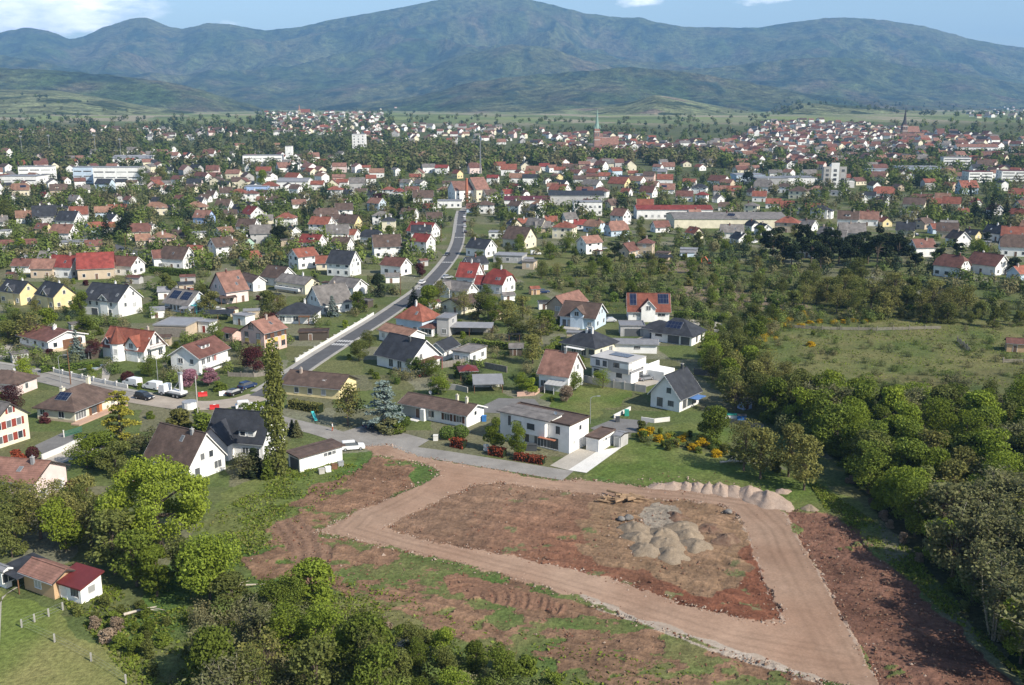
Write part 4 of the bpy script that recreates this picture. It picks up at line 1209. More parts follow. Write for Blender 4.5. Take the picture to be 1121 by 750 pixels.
h = near_house('N3', (2, 240), (160, 262), (250, 252), 3.0, 'w', 'g', '', None, label='white house with grey-brown roof and broad pale gable, uphill of the steep grey-roofed house', pitch=34); h.auto('FE')
h = near_house('N3', (715, 262), (890, 288), (958, 272), 3.0, 'w', 'g', '', 'the grey house by the red twins', label='white house with mid-grey roof in front of the crimson-roofed pair', pitch=42); h.auto('FE'); h.cross(-0.25, 4.2, 3.4, 0.8, 42, win=True)
for tl, A_, C_, B_, nm in (('N3', (825, 178), (940, 202), (1000, 192), 'the first crimson twin'), ('N4', (-62, 240), (58, 250), (142, 238), 'the second crimson twin')):
    h = near_house(tl, A_, C_, B_, 3.6, 'w', 'k', '', nm, side=9, label='white house with bright crimson roof, ' + ('half hidden by the grey-roofed house' if tl == 'N3' else 'standing free of the grey-roofed house'), pitch=44, roof='halfhip' if tl == 'N4' else 'gable'); h.auto('FE'); h.skylight(0.1, 0.3); h.skylight(0.25, 0.3); h.chimney(0.1, 0.0, M_TRIM)
h = near_house('N3', (945, 230), (1000, 236), (1030, 215), 2.9, 'w', 'k', '', None, name='annexe', label='low crimson-roofed link between the two crimson-roofed houses', cat='annexe', pitch=35); h.auto('F')
h = near_house('N3', (725, 372), (850, 380), (1000, 345), 2.7, 'c', 'b', '', None, label='low brown-roofed bungalow half hidden in trees below the crimson twins', pitch=24, ridge='R'); h.auto('WF')
h = near_house('N3', (437, 497), (603, 515), (722, 478), 4.4, 'b', 'r', '', 'the orange-hipped house', side=8.8, label='pale blue house under an orange-red hipped roof with a white chimney', roof='hip', pitch=40, ov=0.5); h.auto('FE'); h.chimney(0.0, -0.1, M_TRIM, 1.4); h.skylight(0.18, 0.35)
h = near_house('N3', (598, 515), (665, 525), (724, 500), 2.5, 'w', 'm', '', None, name='sunroom', label='white glazed sunroom with red-brown roof beside the orange-hipped house', cat='sunroom', roof='hip', pitch=18); h.row('F', 3, 1.4, 1.0, 1.5); h.row('E', 2, 1.4, 1.2, 1.5)
h = near_house('N3', (700, 505), (775, 525), (828, 490), 5.2, 'e', 's', '', None, name='annexe', label='grey flat-roofed cube beside the orange-hipped house', cat='annexe', roof='flat'); h.win('E', 0.5, 4.0, 1.3, 1.3); h.win('F', 0.6, 1.6)
h = near_house('N3', (325, 565), (515, 590), (620, 568), 2.9, 'w', 'o', '', 'the orange-roofed garage', side=5.8, name='garage', label='long white garage with faded orange tiled roof facing the main road', cat='garage', pitch=24); h.auto('F')
h = near_house('N3', (312, 738), (530, 758), (716, 705), 3.1, 'w', 'd', '', 'the slate house with red stairs', side=10, label='white house with dark slate roof, brown lean-to and red-painted stair posts', pitch=40, ov=0.6)
h.row('F', 2, 1.5, 1.4, 1.9, 0.3, 0.8); h.win('E', 0.35, 3.6, 1.0, 1.1); h.chimney(0.15, -0.1, M_DKMETAL, 1.2, 0.5)
lt = MB(); lt.prism([(-h.W * 0.45, 2.6), (h.W * 0.3, 3.0), (h.W * 0.3, 3.15), (-h.W * 0.45, 2.75)], h.L / 2 + 0.6, h.L / 2 + 3.4, RM('m')); lq = lt.build('porch_roof', h.root)
M_REDP = plain_mat('red_painted_wood', (0.28, 0.06, 0.045), 0.7, 0.15)
for yy_ in (-0.42, -0.1, 0.26): h.block('porch_post', h.L / 2 + 3.1, h.L / 2 + 3.25, h.W * yy_, h.W * yy_ + 0.15, 0, 2.59 + (yy_ + 0.45) * 0.5, M_REDP)
st = MB()
for i in range(8): st.box(h.L / 2 + 3.4, h.L / 2 + 4.4, -h.W * 0.4 - i * 0.3 - 0.3, -h.W * 0.4 - i * 0.3, 0, 1.8 - i * 0.2, M_REDP)
st.build('stairs', h.root)
h = near_house('N3', (650, 660), (745, 680), (838, 640), 2.9, 'w', 'd', '', None, label='small white house with dark slate gable beside the slate house with red stairs', ridge='R', pitch=36); h.auto('WF')
h = near_house('N3', (800, 700), (912, 708), (1018, 662), 3.1, 'w', 'g', '', 'the flat-roofed white house', label='flat-roofed white house with brownish roof edge beyond the grey garden wall', roof='flat', ov=0.5); h.row('F', 2, 1.6, 1.5, 1.2); h.row('E', 2, 1.6, 1.3, 1.2)
h = near_house('N4', (345, 385), (462, 410), (605, 345), 3.9, 'n', 'p', '', 'the bare beige gable', side=13, label='beige unpainted gable house with rosy tiled roof, behind the pale blue house', ridge='R', pitch=40); h.win('W', 0.6, 3.0, 1.6, 1.3); h.auto('F')
h = near_house('N4', (430, 462), (655, 480), (727, 432), 3.6, 'b', 'b', '', 'the pale blue house', side=9.5, label='pale blue house with dark brown roof, front gable and terrace', pitch=35, ov=0.5)
h.cross(0.0, 4.0, 4.6, 0.6, 42, trim=M_DARKTRIM); h.row('F', 2, 1.3, 0.9, 1.9, 0.05, 0.35, style='d'); h.win('F', 0.85, 1.6, 1.2, 1.2); h.auto('E'); h.block('terrace', -h.L * 0.55, h.L * 0.1, -h.W / 2 - 3.5, -h.W / 2 - 0.62, -0.3, 0.4, M_CONC)
h.door('F', 0.5, 1.0, 2.0)
hx, hy = gp(711, 352)
h = House('house', hx, hy + 4.5, R(-3), 12.4, 8.6, 3.3, 46, 'gable', 'w', 'u', ov=0.5); HOUSES.append((hx, hy + 4.5, 8, h))
reg(h.root, '', 'house', label='white house with brick-red roof carrying solar panels on both sides of a central gable', short='the red house with solar panels')
h.cross(-0.02, 4.2, 4.4, 0.9, 46); h.solar(-0.38, 0.62, 2.0, 4.2); h.solar(0.36, 0.66, 3.2, 3.6); h.win('F', 0.2, 1.9, 1.8, 0.7, 'd'); h.row('F', 2, 2.0, 0.8, 0.7, 0.72, 0.9, style='d'); h.door('F', 0.5, 1.8, 2.2); h.row('E', 2, 1.6)
hx, hy = gp(691, 369)
h = House('garage', hx + 0.5, hy + 4, R(-2), 6.8, 6.5, 3.0, 5, 'flat', 'e', 's'); reg(h.root, '', 'garage', label='grey flat-roofed double garage with dark door below the red house with solar panels', short='the grey double garage'); HOUSES.append((hx, hy + 4, 5, h))
h.door('F', 0.5, 4.6, 2.3, M_GDARK)
h = near_house('P7', (76, 432), (336, 466), (422, 425), 2.9, 'w', 'd', '', 'the black-roofed villa', side=9.4, label='white villa under a broad black hipped roof with flush solar panels', roof='hip', pitch=35, ov=0.6)
h.solar(-0.02, 0.5, 4.5, 2.6); h.block('recess_shade_panel', -h.L * 0.09, h.L * 0.45, -h.W / 2 - 0.03, -h.W / 2 - 0.003, 0.1, 2.4, M_GDARK); h.block('porch_post', h.L * 0.2, h.L * 0.24, -h.W / 2 - 0.3, -h.W / 2 - 0.034, 0, 2.6, M_TRIM); h.win('F', 0.18, 1.9, 1.8, 0.6, 'd'); h.row('E', 2, 1.4, 0.9, 1.9, 0.2, 0.9, style='d')  # dark panel flat on the front wall: the recess's shade put into colour
wq = House('annexe', *h.loc(-h.L * 0.55, 2.5), h.rot + R(8), 8, 7, 2.7, 26, 'hip', 'e', 'd', ov=0.5); reg(wq.root, '', 'annexe', label='black-roofed garage wing joined to the black-roofed villa'); wq.door('F', 0.4, 2.6, 2.2, M_GDARK)
h = near_house('N4', (440, 615), (655, 668), (797, 622), 3.1, 'c', 'd', '', 'the cream villa', side=10, label='cream villa with dark slate hipped roof, awning and garden terrace', roof='hip', pitch=32, ov=0.55)
h.win('F', 0.08, 1.5, 1.4, 1.9); h.row('F', 3, 1.4, 1.4, 1.8, 0.3, 0.75); h.win('F', 0.9, 1.6, 1.5, 1.2, 'd'); h.auto('E'); h.block('awning', -h.L * 0.28, h.L * 0.25, -h.W / 2 - 2.2, -h.W / 2 - 0.003, 2.3, 2.42, M_TRIM); h.chimney(0.0, -0.12, M_TRIM); h.chimney(0.15, -0.1, M_TRIM, 1.3)
h = near_house('N8', (295, 218), (482, 238), (580, 178), 4.0, 'w', 'p', '', 'the mauve-roofed house', side=8.6, label='white gable house with mauve-brown tiled roof and glass-roofed pergola', pitch=45, ov=0.45)
h.auto('E'); h.chimney(0.15, -0.02, M_METAL); h.win('F', 0.15, 1.6)
pg = MB(); pg.prism([(-h.W / 2 - 2.8, 2.1), (-h.W / 2 - 0.05, 2.6), (-h.W / 2 - 0.05, 2.68), (-h.W / 2 - 2.8, 2.18)], -h.L * 0.15, h.L * 0.5, M_METAL)
for i in range(5): pg.prism([(-h.W / 2 - 2.7, 2.2), (-h.W / 2 - 0.15, 2.67), (-h.W / 2 - 0.15, 2.71), (-h.W / 2 - 2.7, 2.24)], -h.L * 0.14 + i * h.L * 0.127, -h.L * 0.14 + (i + 0.8) * h.L * 0.127, M_GLASS)
pq = pg.build('pergola_roof', h.root)
for x_ in (-0.14, 0.17, 0.48): h.block('pergola_post', h.L * x_, h.L * x_ + 0.12, -h.W / 2 - 2.7, -h.W / 2 - 2.58, 0, 2.09, M_TRIM)
# cubic house: white ground floor and left block, grey upper box, white upper corner, terrace wall
h = near_house('N8', (636, 140), (888, 182), (1012, 128), 2.6, 'w', 's', '', 'the cubic white house', side=9, label='cubic flat-roofed white house with grey upper box and blue solar roof', roof='flat', ov=0.1)
up = h.block('upper_storey', -h.L / 2 - 0.2, h.L / 2 - 0.4, -h.W / 2 - 0.5, h.W / 2 - 1.5, 2.97, 5.0, h.wallm); h.block('grey_cladding', -h.L * 0.06, h.L / 2 - 0.37, -h.W / 2 - 0.56, -h.W / 2 + 1.0, 2.4, 5.15, WM('e'), up)
h.block('parapet', -h.L / 2 - 0.25, h.L / 2 - 0.35, -h.W / 2 - 0.6, h.W / 2 - 1.45, 5.154, 5.36, WM('e'), up); h.block('corner_panel', h.L * 0.24, h.L / 2 - 0.33, -h.W / 2 - 0.6, -h.W / 2 + 0.6, 3.6, 4.8, h.wallm, up)
so_ = MB(); so_.box(-2.6, 2.6, -1.5, 1.6, 5.37, 5.5, M_SOLAR); so_.build('solar_panel', up)
for u_, z_, w2, h2 in ((0.18, 4.0, 0.9, 1.3), (0.36, 4.0, 0.9, 1.3), (0.66, 4.1, 1.4, 1.1)):
    (ox, oy), (ux, uy), (nx, ny), ln, rz_ = face_frame('F', h.L, h.W); fr, pa = win_mesh(w2, h2, 'd')
    o = link('window', fr, up, (ox + u_ * ln, oy - 0.565 if u_ > 0.45 else oy - 0.504, z_)); link('pane', pa, o)
h.win('F', 0.12, 1.3, 1.2, 1.9, 'd'); h.win('F', 0.7, 1.6, 1.4, 1.0, 'd'); h.win('E', 0.5, 1.4, 1.4, 1.4, 'd'); h.block('terrace_wall', h.L / 2 + 0.004, h.L / 2 + 0.2, h.W * 0.1, h.W / 2 + 4, 0, 3.4, h.wallm); h.block('garage_wing', h.L / 2 - 0.2, h.L / 2 + 5, h.W * 0.25, h.W / 2 + 3.0, 0, 2.3, h.wallm)
hx, hy = gp(*tp('N4', (905, 632)))
h = House('garage', hx, hy + 3.2, R(-6), 13, 5.5, 2.5, 12, 'gable', 'w', 's'); reg(h.root, '', 'garage', label='long white garage with pale grey roof behind the cubic white house', short='the long white garage'); h.win('F', 0.6, 1.5, 1.4, 0.6, 'd'); HOUSES.append((hx, hy + 3, 7, h))
h = near_house('P8', (62, 252), (222, 262), (332, 208), 3.3, 'w', 'd', '', 'the slate-roofed white house', side=8.6, label='white house with steep dark slate roof and white barge boards, gable facing the yard', ridge='R', pitch=49, ov=0.55)
h.win('W', 0.32, 1.4, 1.2, 1.9, 'd'); h.win('W', 0.7, 1.5, 1.2, 1.1, 'd'); h.win('W', 0.62, 4.3, 0.9, 1.1, 'd'); h.row('F', 2, 1.4, 1.4, 1.9, style='d'); h.chimney(0.3, 0.0, M_DKMETAL)
h.block('awning', -h.L * 0.1, h.L * 0.35, -h.W / 2 - 2.4, -h.W / 2 - 0.003, 2.35, 2.45, plain_mat('blue_awning', (0.10, 0.20, 0.42), 0.7, 0.1))
# modern white building
h = near_house('N8', (45, 545), (490, 630), (614, 566), 5.4, 'w', 'b', '', 'the modern white building', side=7, label='big modern white two-storey building with flat dark roof and steel-framed terrace', roof='flat', ov=0.2, name='apartment_house')
h.rm = RM('g')
oh = MB(); oh.prism([(-h.W / 2 - 1.3, 5.8), (h.W * 0.1, 6.1), (h.W * 0.1, 6.25), (-h.W / 2 - 1.3, 5.95)], -h.L / 2, h.L * 0.26, RM('g')); oh.build('canopy_roof', h.root)
h.block('raised_wall', -h.L / 2 + 0.2, h.L * 0.24, -h.W / 2 + 0.4, h.W * 0.05, 5.47, 5.85, h.wallm)
pb = h.block('front_bay', -h.L * 0.29, h.L * 0.2, -h.W / 2 - 1.1, -h.W / 2 - 0.003, 2.5, 5.76, h.wallm)
for u_ in (-0.19, -0.0):
    fr, pa = win_mesh(1.5, 1.1, 'd'); o = link('window', fr, pb, (h.L * u_, -h.W / 2 - 1.104, 4.1)); link('pane', pa, o)
h.win('F', 0.84, 4.1, 0.7, 1.4, 'd'); h.win('F', 0.16, 4.0, 1.0, 1.8, 'd'); h.win('F', 0.62, 1.3, 3.6, 2.1); h.win('F', 0.79, 1.3, 1.6, 2.1, 'd'); h.win('E', 0.55, 4.2, 0.8, 0.9); h.win('E', 0.25, 1.8, 0.8, 0.7); h.door('E', 0.55, 1.0, 2.1, M_TRIM); h.dish(0.2, -0.1); h.win('F', 0.4, 1.4, 1.0, 1.8)
h.block('porch_roof', h.L * 0.13, h.L * 0.36, -h.W / 2 - 1.9, -h.W / 2 - 1.103, 2.5, 2.62, plain_mat('copper_sheet', (0.36, 0.14, 0.08), 0.5, 0.15))
h = near_house('N8', (600, 605), (682, 622), (780, 562), 2.6, 'w', 'b', '', None, name='garage', label='white garage with brown flat roof beside the modern white building', cat='garage', roof='flat', ov=0.2); h.door('F', 0.5, 2.4, 2.1); h.row('E', 3, 1.9, 0.8, 0.5, 0.2, 0.7)
h = near_house('N8', (775, 580), (822, 592), (870, 566), 2.2, 'e', 's', '', None, name='garden_shed', label='corrugated grey metal shed standing behind the white garage', cat='shed', roof='gable', pitch=10, ov=0.1); h.door('F', 0.5, 1.0, 1.9, M_METAL)
# bungalow
h = near_house('N7', (468, 408), (890, 462), (1002, 412), 2.75, 'w', 'b', '', 'the long white bungalow', side=6.4, label='long white bungalow with dark brown roof and two cream chimneys', pitch=21, ov=0.6)
h.row('F', 2, 1.5, 1.3, 1.3, 0.62, 0.98, shut=M_BRNSH); h.win('F', 0.47, 1.5, 1.4, 1.3); h.block('porch', -h.L * 0.5 + 0.4, -h.L * 0.16, -h.W / 2 - 0.03, -h.W / 2 - 0.003, 0.05, 2.4, WM('e')); h.door('F', 0.26, 1.0, 2.0, z=0.06); h.block('entrance_bay', -h.L * 0.15, -h.L * 0.09, -h.W / 2 - 1.2, -h.W / 2 - 0.003, -0.3, 2.5, h.wallm)
h.block('doorstep', -h.L * 0.3, -h.L * 0.16, -h.W / 2 - 2.2, -h.W / 2 - 0.035, -0.3, 0.12, M_STONE); h.chimney(0.2, 0.12, WM('c'), 1.2); h.chimney(0.38, -0.02, WM('c'), 1.1); h.win('E', 0.5, 2.3, 0.8, 0.8); h.dish(-0.2, 0.1)
h = near_house('N6', (770, 250), (1128, 280), (1240, 215), 2.6, 'y', 'b', '', 'the low ochre building', side=8.4, label='low ochre building with long brown roof, blue windows and an eyebrow dormer', pitch=24, ov=0.6)
h.row('F', 3, 1.3, 1.0, 1.2, 0.12, 0.85); h.cross(0.18, 2.4, 3.1, -2.0, 20, rm=RM('b')); h.chimney(-0.3, -0.1)
h = near_house('N6', (322, 628), (628, 655), (738, 575), 3.2, 'w', 'd', '', 'the black-roofed twin-gable house', label='white house with black tiled cross roof and twin gables beside the tall poplar', pitch=44, ov=0.4, L=11.5, W=9.0)
h.auto('E'); h.cross(-0.28, 6.2, 3.3, 2.2, 44, win=True, trim=M_DARKTRIM); h.shed_dormer(0.2, 3.2, 0.15, 1.2); h.chimney(0.3, 0.06, M_METAL); h.chimney(-0.1, 0.08, M_DKMETAL, 0.8); h.row('F', 2, 1.4, 1.2, 1.4, 0.6, 0.98)
h = near_house('px', (160, 516), (208, 529), (247, 523), 2.9, 'w', 'b', '', 'the white gable by the lime tree', label='white gable house with mossy brown roof half hidden by the bright lime tree', pitch=50, ov=0.35); h.auto('E'); h.skylight(0.1, 0.7); h.chimney(0.25, -0.05, M_METAL, 0.8)
h = near_house('N6', (805, 722), (876, 748), (1150, 668), 2.7, 'w', 'b', '', 'the low brown-roofed garage', name='garage', label='long low white garage with flat brown roof by the parked white car', cat='garage', ridge='R', roof='shed', pitch=3, ov=0.5)
h.row('F', 3, 1.9, 0.8, 0.6, 0.55, 0.85); h.block('bay_shade_panel', -h.L / 2 - 0.03, -h.L / 2 - 0.003, -h.W * 0.4, h.W * 0.35, 0, 2.2, M_GDARK)  # thin dark sheet on the end wall paints the unlit inside of a bay
h = near_house('N5', (245, 405), (487, 432), (772, 362), 2.8, 'c', 'b', '', 'the cream hipped house', label='cream house with dark brown hipped roof and blue solar panel pair', ridge='R', roof='hip', pitch=31, ov=0.65, plinth=(0.5, WM('n')))
h.solar(0.0, 0.55, 3.0, 2.2, 'W'); h.win('W', 0.15, 1.6, 1.2, 1.1); h.win('W', 0.65, 1.5, 1.3, 1.3); h.win('F', 0.13, 1.5, 3.0, 1.9); h.win('F', 0.42, 1.4, 1.6, 2.0, 'o', shut=M_WOOD); h.win('F', 0.85, 1.6, 1.2, 1.2); h.block('timber_panel', -h.L * 0.02, h.L * 0.1, -h.W / 2 - 0.04, -h.W / 2 - 0.003, 0.1, 2.4, plain_mat('orange_timber', (0.42, 0.19, 0.08), 0.7, 0.2)); h.chimney(0.25, 0.0, WM('c'), 1.0, 0.7); h.chimney(-0.18, 0.18, WM('c'), 1.0, 0.8)
h.block('terrace', -h.L / 2 - 1.4, h.L * 0.5, -h.W / 2 - 2.2, -h.W / 2 - 0.035, -0.3, 0.3, plain_mat('terrace_tile', (0.45, 0.30, 0.22), 0.8, 0.15))
h = near_house('N5', (-130, 240), (108, 258), (243, 224), 3.0, 'q', 'b', '', 'the blush bungalow', label='blush-walled bungalow with dark brown roof cut by the picture edge', roof='hip', pitch=27, ov=0.6); h.auto('FE'); h.dish(0.3, -0.1)
h = near_house('N5', (-210, 560), (-20, 602), (195, 556), 5.3, 'c', 'g', '', 'the cream house with red shutters', label='tall cream house with red shutters and grey roof', pitch=37, ov=0.4)
for z_ in (1.5, 4.2):
    for u_ in (0.12, 0.42, 0.72): h.win('E', u_, z_, 1.0, 1.4, shut=M_REDSH)
h.win('E', 0.5, 6.9, 0.9, 1.2, shut=M_REDSH); h.row('F', 3, 4.2, 1.0, 1.4, shut=M_REDSH)
h = near_house('B5', (-150, 285), (165, 312), (310, 268), 4.2, 'q', 'p', '', 'the rosy-roofed pink house', label='pinkish house with rosy roof beside a white blossoming bush', pitch=26, ov=0.5); h.auto('FE', shut=M_TRIM); h.skylight(0.2, 0.5); h.chimney(0.32, -0.1, M_METAL)
# cottage corner at the bottom
h = near_house('B1', (82, 432), (180, 468), (256, 420), 2.6, 'a', 'p', '', 'the brick cottage', label='small brick cottage with rosy tiled roof between carport and red-roofed annexe', name='cottage', cat='cottage', pitch=27, ov=0.5); h.auto('F'); h.win('E', 0.6, 1.5)
h = near_house('B1', (188, 458), (268, 484), (336, 440), 2.2, 'w', 'x', '', 'the red metal annexe', name='annexe', label='white annexe with dark red metal roof joined to the brick cottage', cat='annexe', roof='shed', pitch=14, ov=0.35); h.door('F', 0.3, 1.0, 2.0, M_TRIM); h.win('F', 0.75, 1.4, 1.2, 1.1, 'd'); h.win('E', 0.5, 1.5, 1.1, 1.0)
h = near_house('B1', (-30, 412), (20, 432), (40, 398), 2.6, 'w', 's', '', None, name='garden_shed', label='white shed with pale grey roof cut by the picture edge', cat='shed', pitch=22, ov=0.25); h.auto('E', attic=False)
# ------------------------------------------------------------------ larger buildings in the town
def slab_building(name, pxl, pxr, pxbase, h_m, depth, wall, rf, label, cat, short=None, roof='flat', pitch=8, storeys=0, yaw=0.0, n=None, band=False, depth_px=None):
    """a long block whose front runs between two photo columns at one base row"""
    xl, yl, _ = terr(pxl, pxbase); xr, yr, _ = terr(pxr, pxbase)
    L = math.hypot(xr - xl, yr - yl)
    a = math.atan2(yr - yl, xr - xl) + R(yaw)
    cx, cy_ = (xl + xr) / 2 - math.sin(a) * depth / 2, (yl + yr) / 2 + math.cos(a) * depth / 2
    h = House(name, cx, cy_, a, L, depth, h_m, pitch, roof, wall, rf, ov=0.3)
    reg(h.root, '', cat, label=label, short=short)
    HOUSES.append((cx, cy_, L * 0.5, h)); BLOCKS.append((xl, xr, min(yl, yr) - 2, max(yl, yr) + depth + 2))
    for k in range(storeys):
        z = 1.8 + (h_m - 1.0) / max(storeys, 1) * k
        if band:
            nn = max(2, int(L / 9))
            for i in range(nn):
                h.put('F', (i + 0.5) / nn, z, 'window', win_small(L / nn - 1.6, 0.9))
        else:
            nn = n or max(2, int(L / 3.6))
            for i in range(nn):
                h.put('F', (i + 0.5) / nn, z, 'window', win_small(1.4, 1.5))
        for f in 'EW':
            for i in range(2): h.put(f, 0.3 + 0.4 * i, z, 'window', win_small(1.2, 1.4))
    return h
BLOCKS = []
slab_building('school_block', 81, 102, 201, 13.5, 14, 'b', 's', 'end block of the long white school with a dull blue side', 'school', roof='flat', storeys=3, band=True)
slab_building('school_block', 103, 153, 203, 14.5, 15, 'w', 's', 'long white three-storey school block with ribbon windows', 'school', 'the white school', storeys=3, band=True)
slab_building('hall', 0, 41, 206, 9, 20, 'w', 's', 'low white flat-roofed hall at the picture edge beside the school', 'hall', storeys=2, band=True)
slab_building('office_block', 21, 57, 198, 12, 14, 'w', 's', 'white office block with tall dark entrance behind the low white hall', 'office', storeys=3, band=True)
slab_building('factory_hall', 266, 309, 180, 9, 20, 'w', 's', 'white factory hall with dark window bands beside a white tower', 'factory', 'the white factory hall', storeys=2, band=True)
slab_building('stair_tower', 313, 320, 180, 19, 8, 'w', 's', 'slim white tower next to the white factory hall', 'tower')
slab_building('apartment_tower', 386, 400, 170, 25, 14, 'w', 's', 'white apartment tower standing among trees', 'apartments', 'the white apartment tower', storeys=7, n=3)
slab_building('hall', 303, 337, 207, 5.5, 22, 'w', 'w' if False else 's', 'white barrel hall with bright roof uphill of the red hipped roofs', 'hall', 'the bright-roofed hall', roof='gable', pitch=12, storeys=1)
slab_building('hall', 268, 293, 213, 6, 14, 'l', 's', 'blue and white flat-roofed hall behind a red hipped house', 'hall', storeys=1)
slab_building('hall', 479, 505, 228, 4.5, 10, 'w', 's', 'low white hall beside the end of the straight road', 'hall', 'the low white hall', storeys=1)
slab_building('factory', 498, 520, 221, 8, 18, 'w', 'p', 'cream-white old factory with rosy roof beside a brick chimney', 'factory', 'the old factory', roof='gable', pitch=32, storeys=2, yaw=20)
slab_building('factory', 521, 537, 221, 8.5, 22, 'c', 'p', 'tall old factory wing with rows of small windows by the road bend', 'factory', roof='gable', pitch=35, storeys=2, yaw=25)
slab_building('hall', 552, 602, 228, 5, 22, 'w', 'x', 'long hall with dull red metal roof near the white flats', 'hall', 'the long red-roofed hall', roof='gable', pitch=9, storeys=1)
slab_building('hall', 602, 661, 225, 6.5, 26, 'e', 'd', 'big hall with dark blue-grey roof behind the white flats', 'hall', 'the dark-roofed hall', roof='gable', pitch=9)
slab_building('apartment_house', 628, 659, 236, 8, 12, 'w', 's', 'white three-storey flats in front of the dark-roofed hall', 'apartments', 'the white flats', storeys=2, n=6)
slab_building('apartment_house', 697, 780, 240, 5.5, 16, 'w', 'k', 'long white building with crimson roof and scaffolded front', 'apartments', 'the crimson-roofed long building', roof='gable', pitch=13, storeys=1, n=12)
slab_building('supermarket', 738, 862, 250, 5.0, 30, 'c', 'g', 'very long cream hall with grey roof among small houses', 'hall', 'the long grey-roofed hall', roof='gable', pitch=8)
slab_building('factory_hall', 806, 838, 201, 7, 26, 'b', 's', 'pale grey industrial hall left of the concrete tower', 'factory', roof='flat')
slab_building('factory_hall', 828, 862, 205, 7, 22, 'e', 's', 'low grey industrial hall with rooftop vents', 'factory', roof='flat', storeys=1)
slab_building('factory_hall', 860, 894, 203, 6, 26, 'w', 's', 'whitish industrial hall close to the concrete tower', 'factory', 'the whitish industrial hall', roof='flat')
slab_building('sports_hall', 953, 982, 195, 7, 20, 'b', 's', 'pale hall with flat roof behind rounded plane trees', 'hall', storeys=1, band=True)
slab_building('sports_hall', 985, 1034, 194, 8.5, 26, 'b', 's', 'large pale blue sports hall', 'hall', 'the pale blue sports hall', storeys=0)
slab_building('apartment_house', 1032, 1062, 186, 12, 12, 'w', 's', 'pale apartment block behind the sports hall', 'apartments', storeys=4, band=True)
slab_building('apartment_house', 1060, 1086, 200, 9, 14, 'w', 'x', 'red and white apartment block with balconies beside tall dark conifers', 'apartments', 'the red and white flats', storeys=3, band=True)
slab_building('apartment_house', 1096, 1140, 199, 9, 14, 'w', 'x', 'red and white apartment block reaching the picture edge', 'apartments', storeys=3, band=True)
slab_building('hall', 1047, 1092, 170, 9, 14, 'w', 'p', 'long white two-storey building with rosy roof in the far town', 'hall', roof='gable', pitch=25, storeys=2)
slab_building('hall', 697, 717, 199, 6, 12, 'w', 's', 'white flat-roofed pavilion in front of trees', 'hall', 'the white pavilion', storeys=2, band=True)
slab_building('hall', 362, 390, 186, 5, 12, 'w', 's', 'low white building below the white apartment tower', 'hall', storeys=1)
slab_building('town_house', 457, 470, 180, 9, 12, 'c', 'o', 'tall cream town house with orange roof among trees', 'house', 'the tall cream town house', roof='hip', pitch=35, storeys=3, n=3)
slab_building('hall', 122, 165, 178, 4, 24, 'w', 's', 'hall with a shallow white arched roof behind the school', 'hall', roof='gable', pitch=14)
# concrete tower of three shafts
xt, yt, zt = terr(912, 205)
root = empty('concrete_tower', xt, yt, zt, R(-8)); reg(root, '', 'tower', label='grey concrete tower of three shafts with slanted tops and window strips', short='the concrete tower')
for i, (x0, x1, hh) in enumerate(((-9, -3.4, 17), (-3.2, 3.2, 20), (3.4, 9, 17))):
    mb = MB(); m_ = M_CONC if i != 1 else WM('w')
    mb.prism([(-5, -1), (5, -1), (5, hh - 2.5), (-5, hh)], x0, x1, m_)
    sh = mb.build('shaft', root)
    for k in range(4):
        link('window', win_small(2.6, 2.2), sh, ((x0 + x1) / 2, -5.004, 3 + 3.6 * k))
mb = MB(); mb.box(-14, -9.2, -5, 5, -1, 6, M_CONC); mb.build('annexe', root); mb = MB(); mb.box(9.2, 16, -4, 6, -1, 5, M_STONE); mb.build('annexe', root)
# brick chimney, lattice mast, floodlight masts
def pole_thing(name, px, py, h_, r0, r1, m, label, cat, short=None, extra=None, group=None):
    x, y, z = terr(px, py); root = empty(name, x, y, z)
    reg(root, '', cat, label=label, short=short, group=group)
    mb = MB(); mb.tube([(0, 0, -0.3), (0, 0, h_)], [r0, r1], m, 8); mb.build('shaft' if r0 > 0.6 else 'pole', root)
    if extra: extra(root, h_)
    return root
M_BRICK = plain_mat('red_brick', (0.40, 0.15, 0.09), 0.9, 0.2)
def rimx(root, h_):
    mb = MB(); mb.tube([(0, 0, h_ + 0.003), (0, 0, h_ + 0.8)], [1.0, 1.0], M_BRICK, 10); mb.build('rim', root)
pole_thing('factory_chimney', 511, 222, 16, 1.3, 0.85, M_BRICK, 'round red brick chimney of the old factory', 'chimney', 'the brick chimney', rimx)
def lattice(root, h_):
    mb = MB()
    for k in range(12):
        z0, z1 = h_ * k / 12, h_ * (k + 1) / 12; r = 1.0 - 0.06 * k
        for i in range(4):
            a, b = math.pi / 2 * i + 0.7, math.pi / 2 * (i + 1) + 0.7
            mb.tube([(r * math.cos(a), r * math.sin(a), z0), (r * math.cos(b), r * math.sin(b), z1)], [0.09, 0.09], M_METAL, 4)
            mb.tube([(r * math.cos(a), r * math.sin(a), z0), (0.94 * r * math.cos(a), 0.94 * r * math.sin(a), z1)], [0.12, 0.12], M_METAL, 4)
    mb.build('lattice', root)
pole_thing('radio_mast', 526, 195, 34, 0.25, 0.15, M_METAL, 'tall grey lattice mast rising among roofs', 'mast', 'the lattice mast', lattice)
def flood(root, h_):
    mb = MB(); mb.box(-1.6, 1.6, -0.2, 0.2, h_ + 0.003, h_ + 1.6, M_METAL); mb.build('lamp_panel', root)
for i_, (px_, py_) in enumerate(((25, 174), (55, 172), (105, 172), (133, 178))):
    pole_thing('floodlight_mast', px_, py_, 24, 0.28, 0.18, M_METAL, ['slim floodlight mast over trees, first from the picture edge', 'slim floodlight mast over trees, second from the picture edge', 'slim floodlight mast standing alone over the wood before the vineyard', 'slim floodlight mast rising just behind the arched white hall'][i_], 'mast', extra=flood)
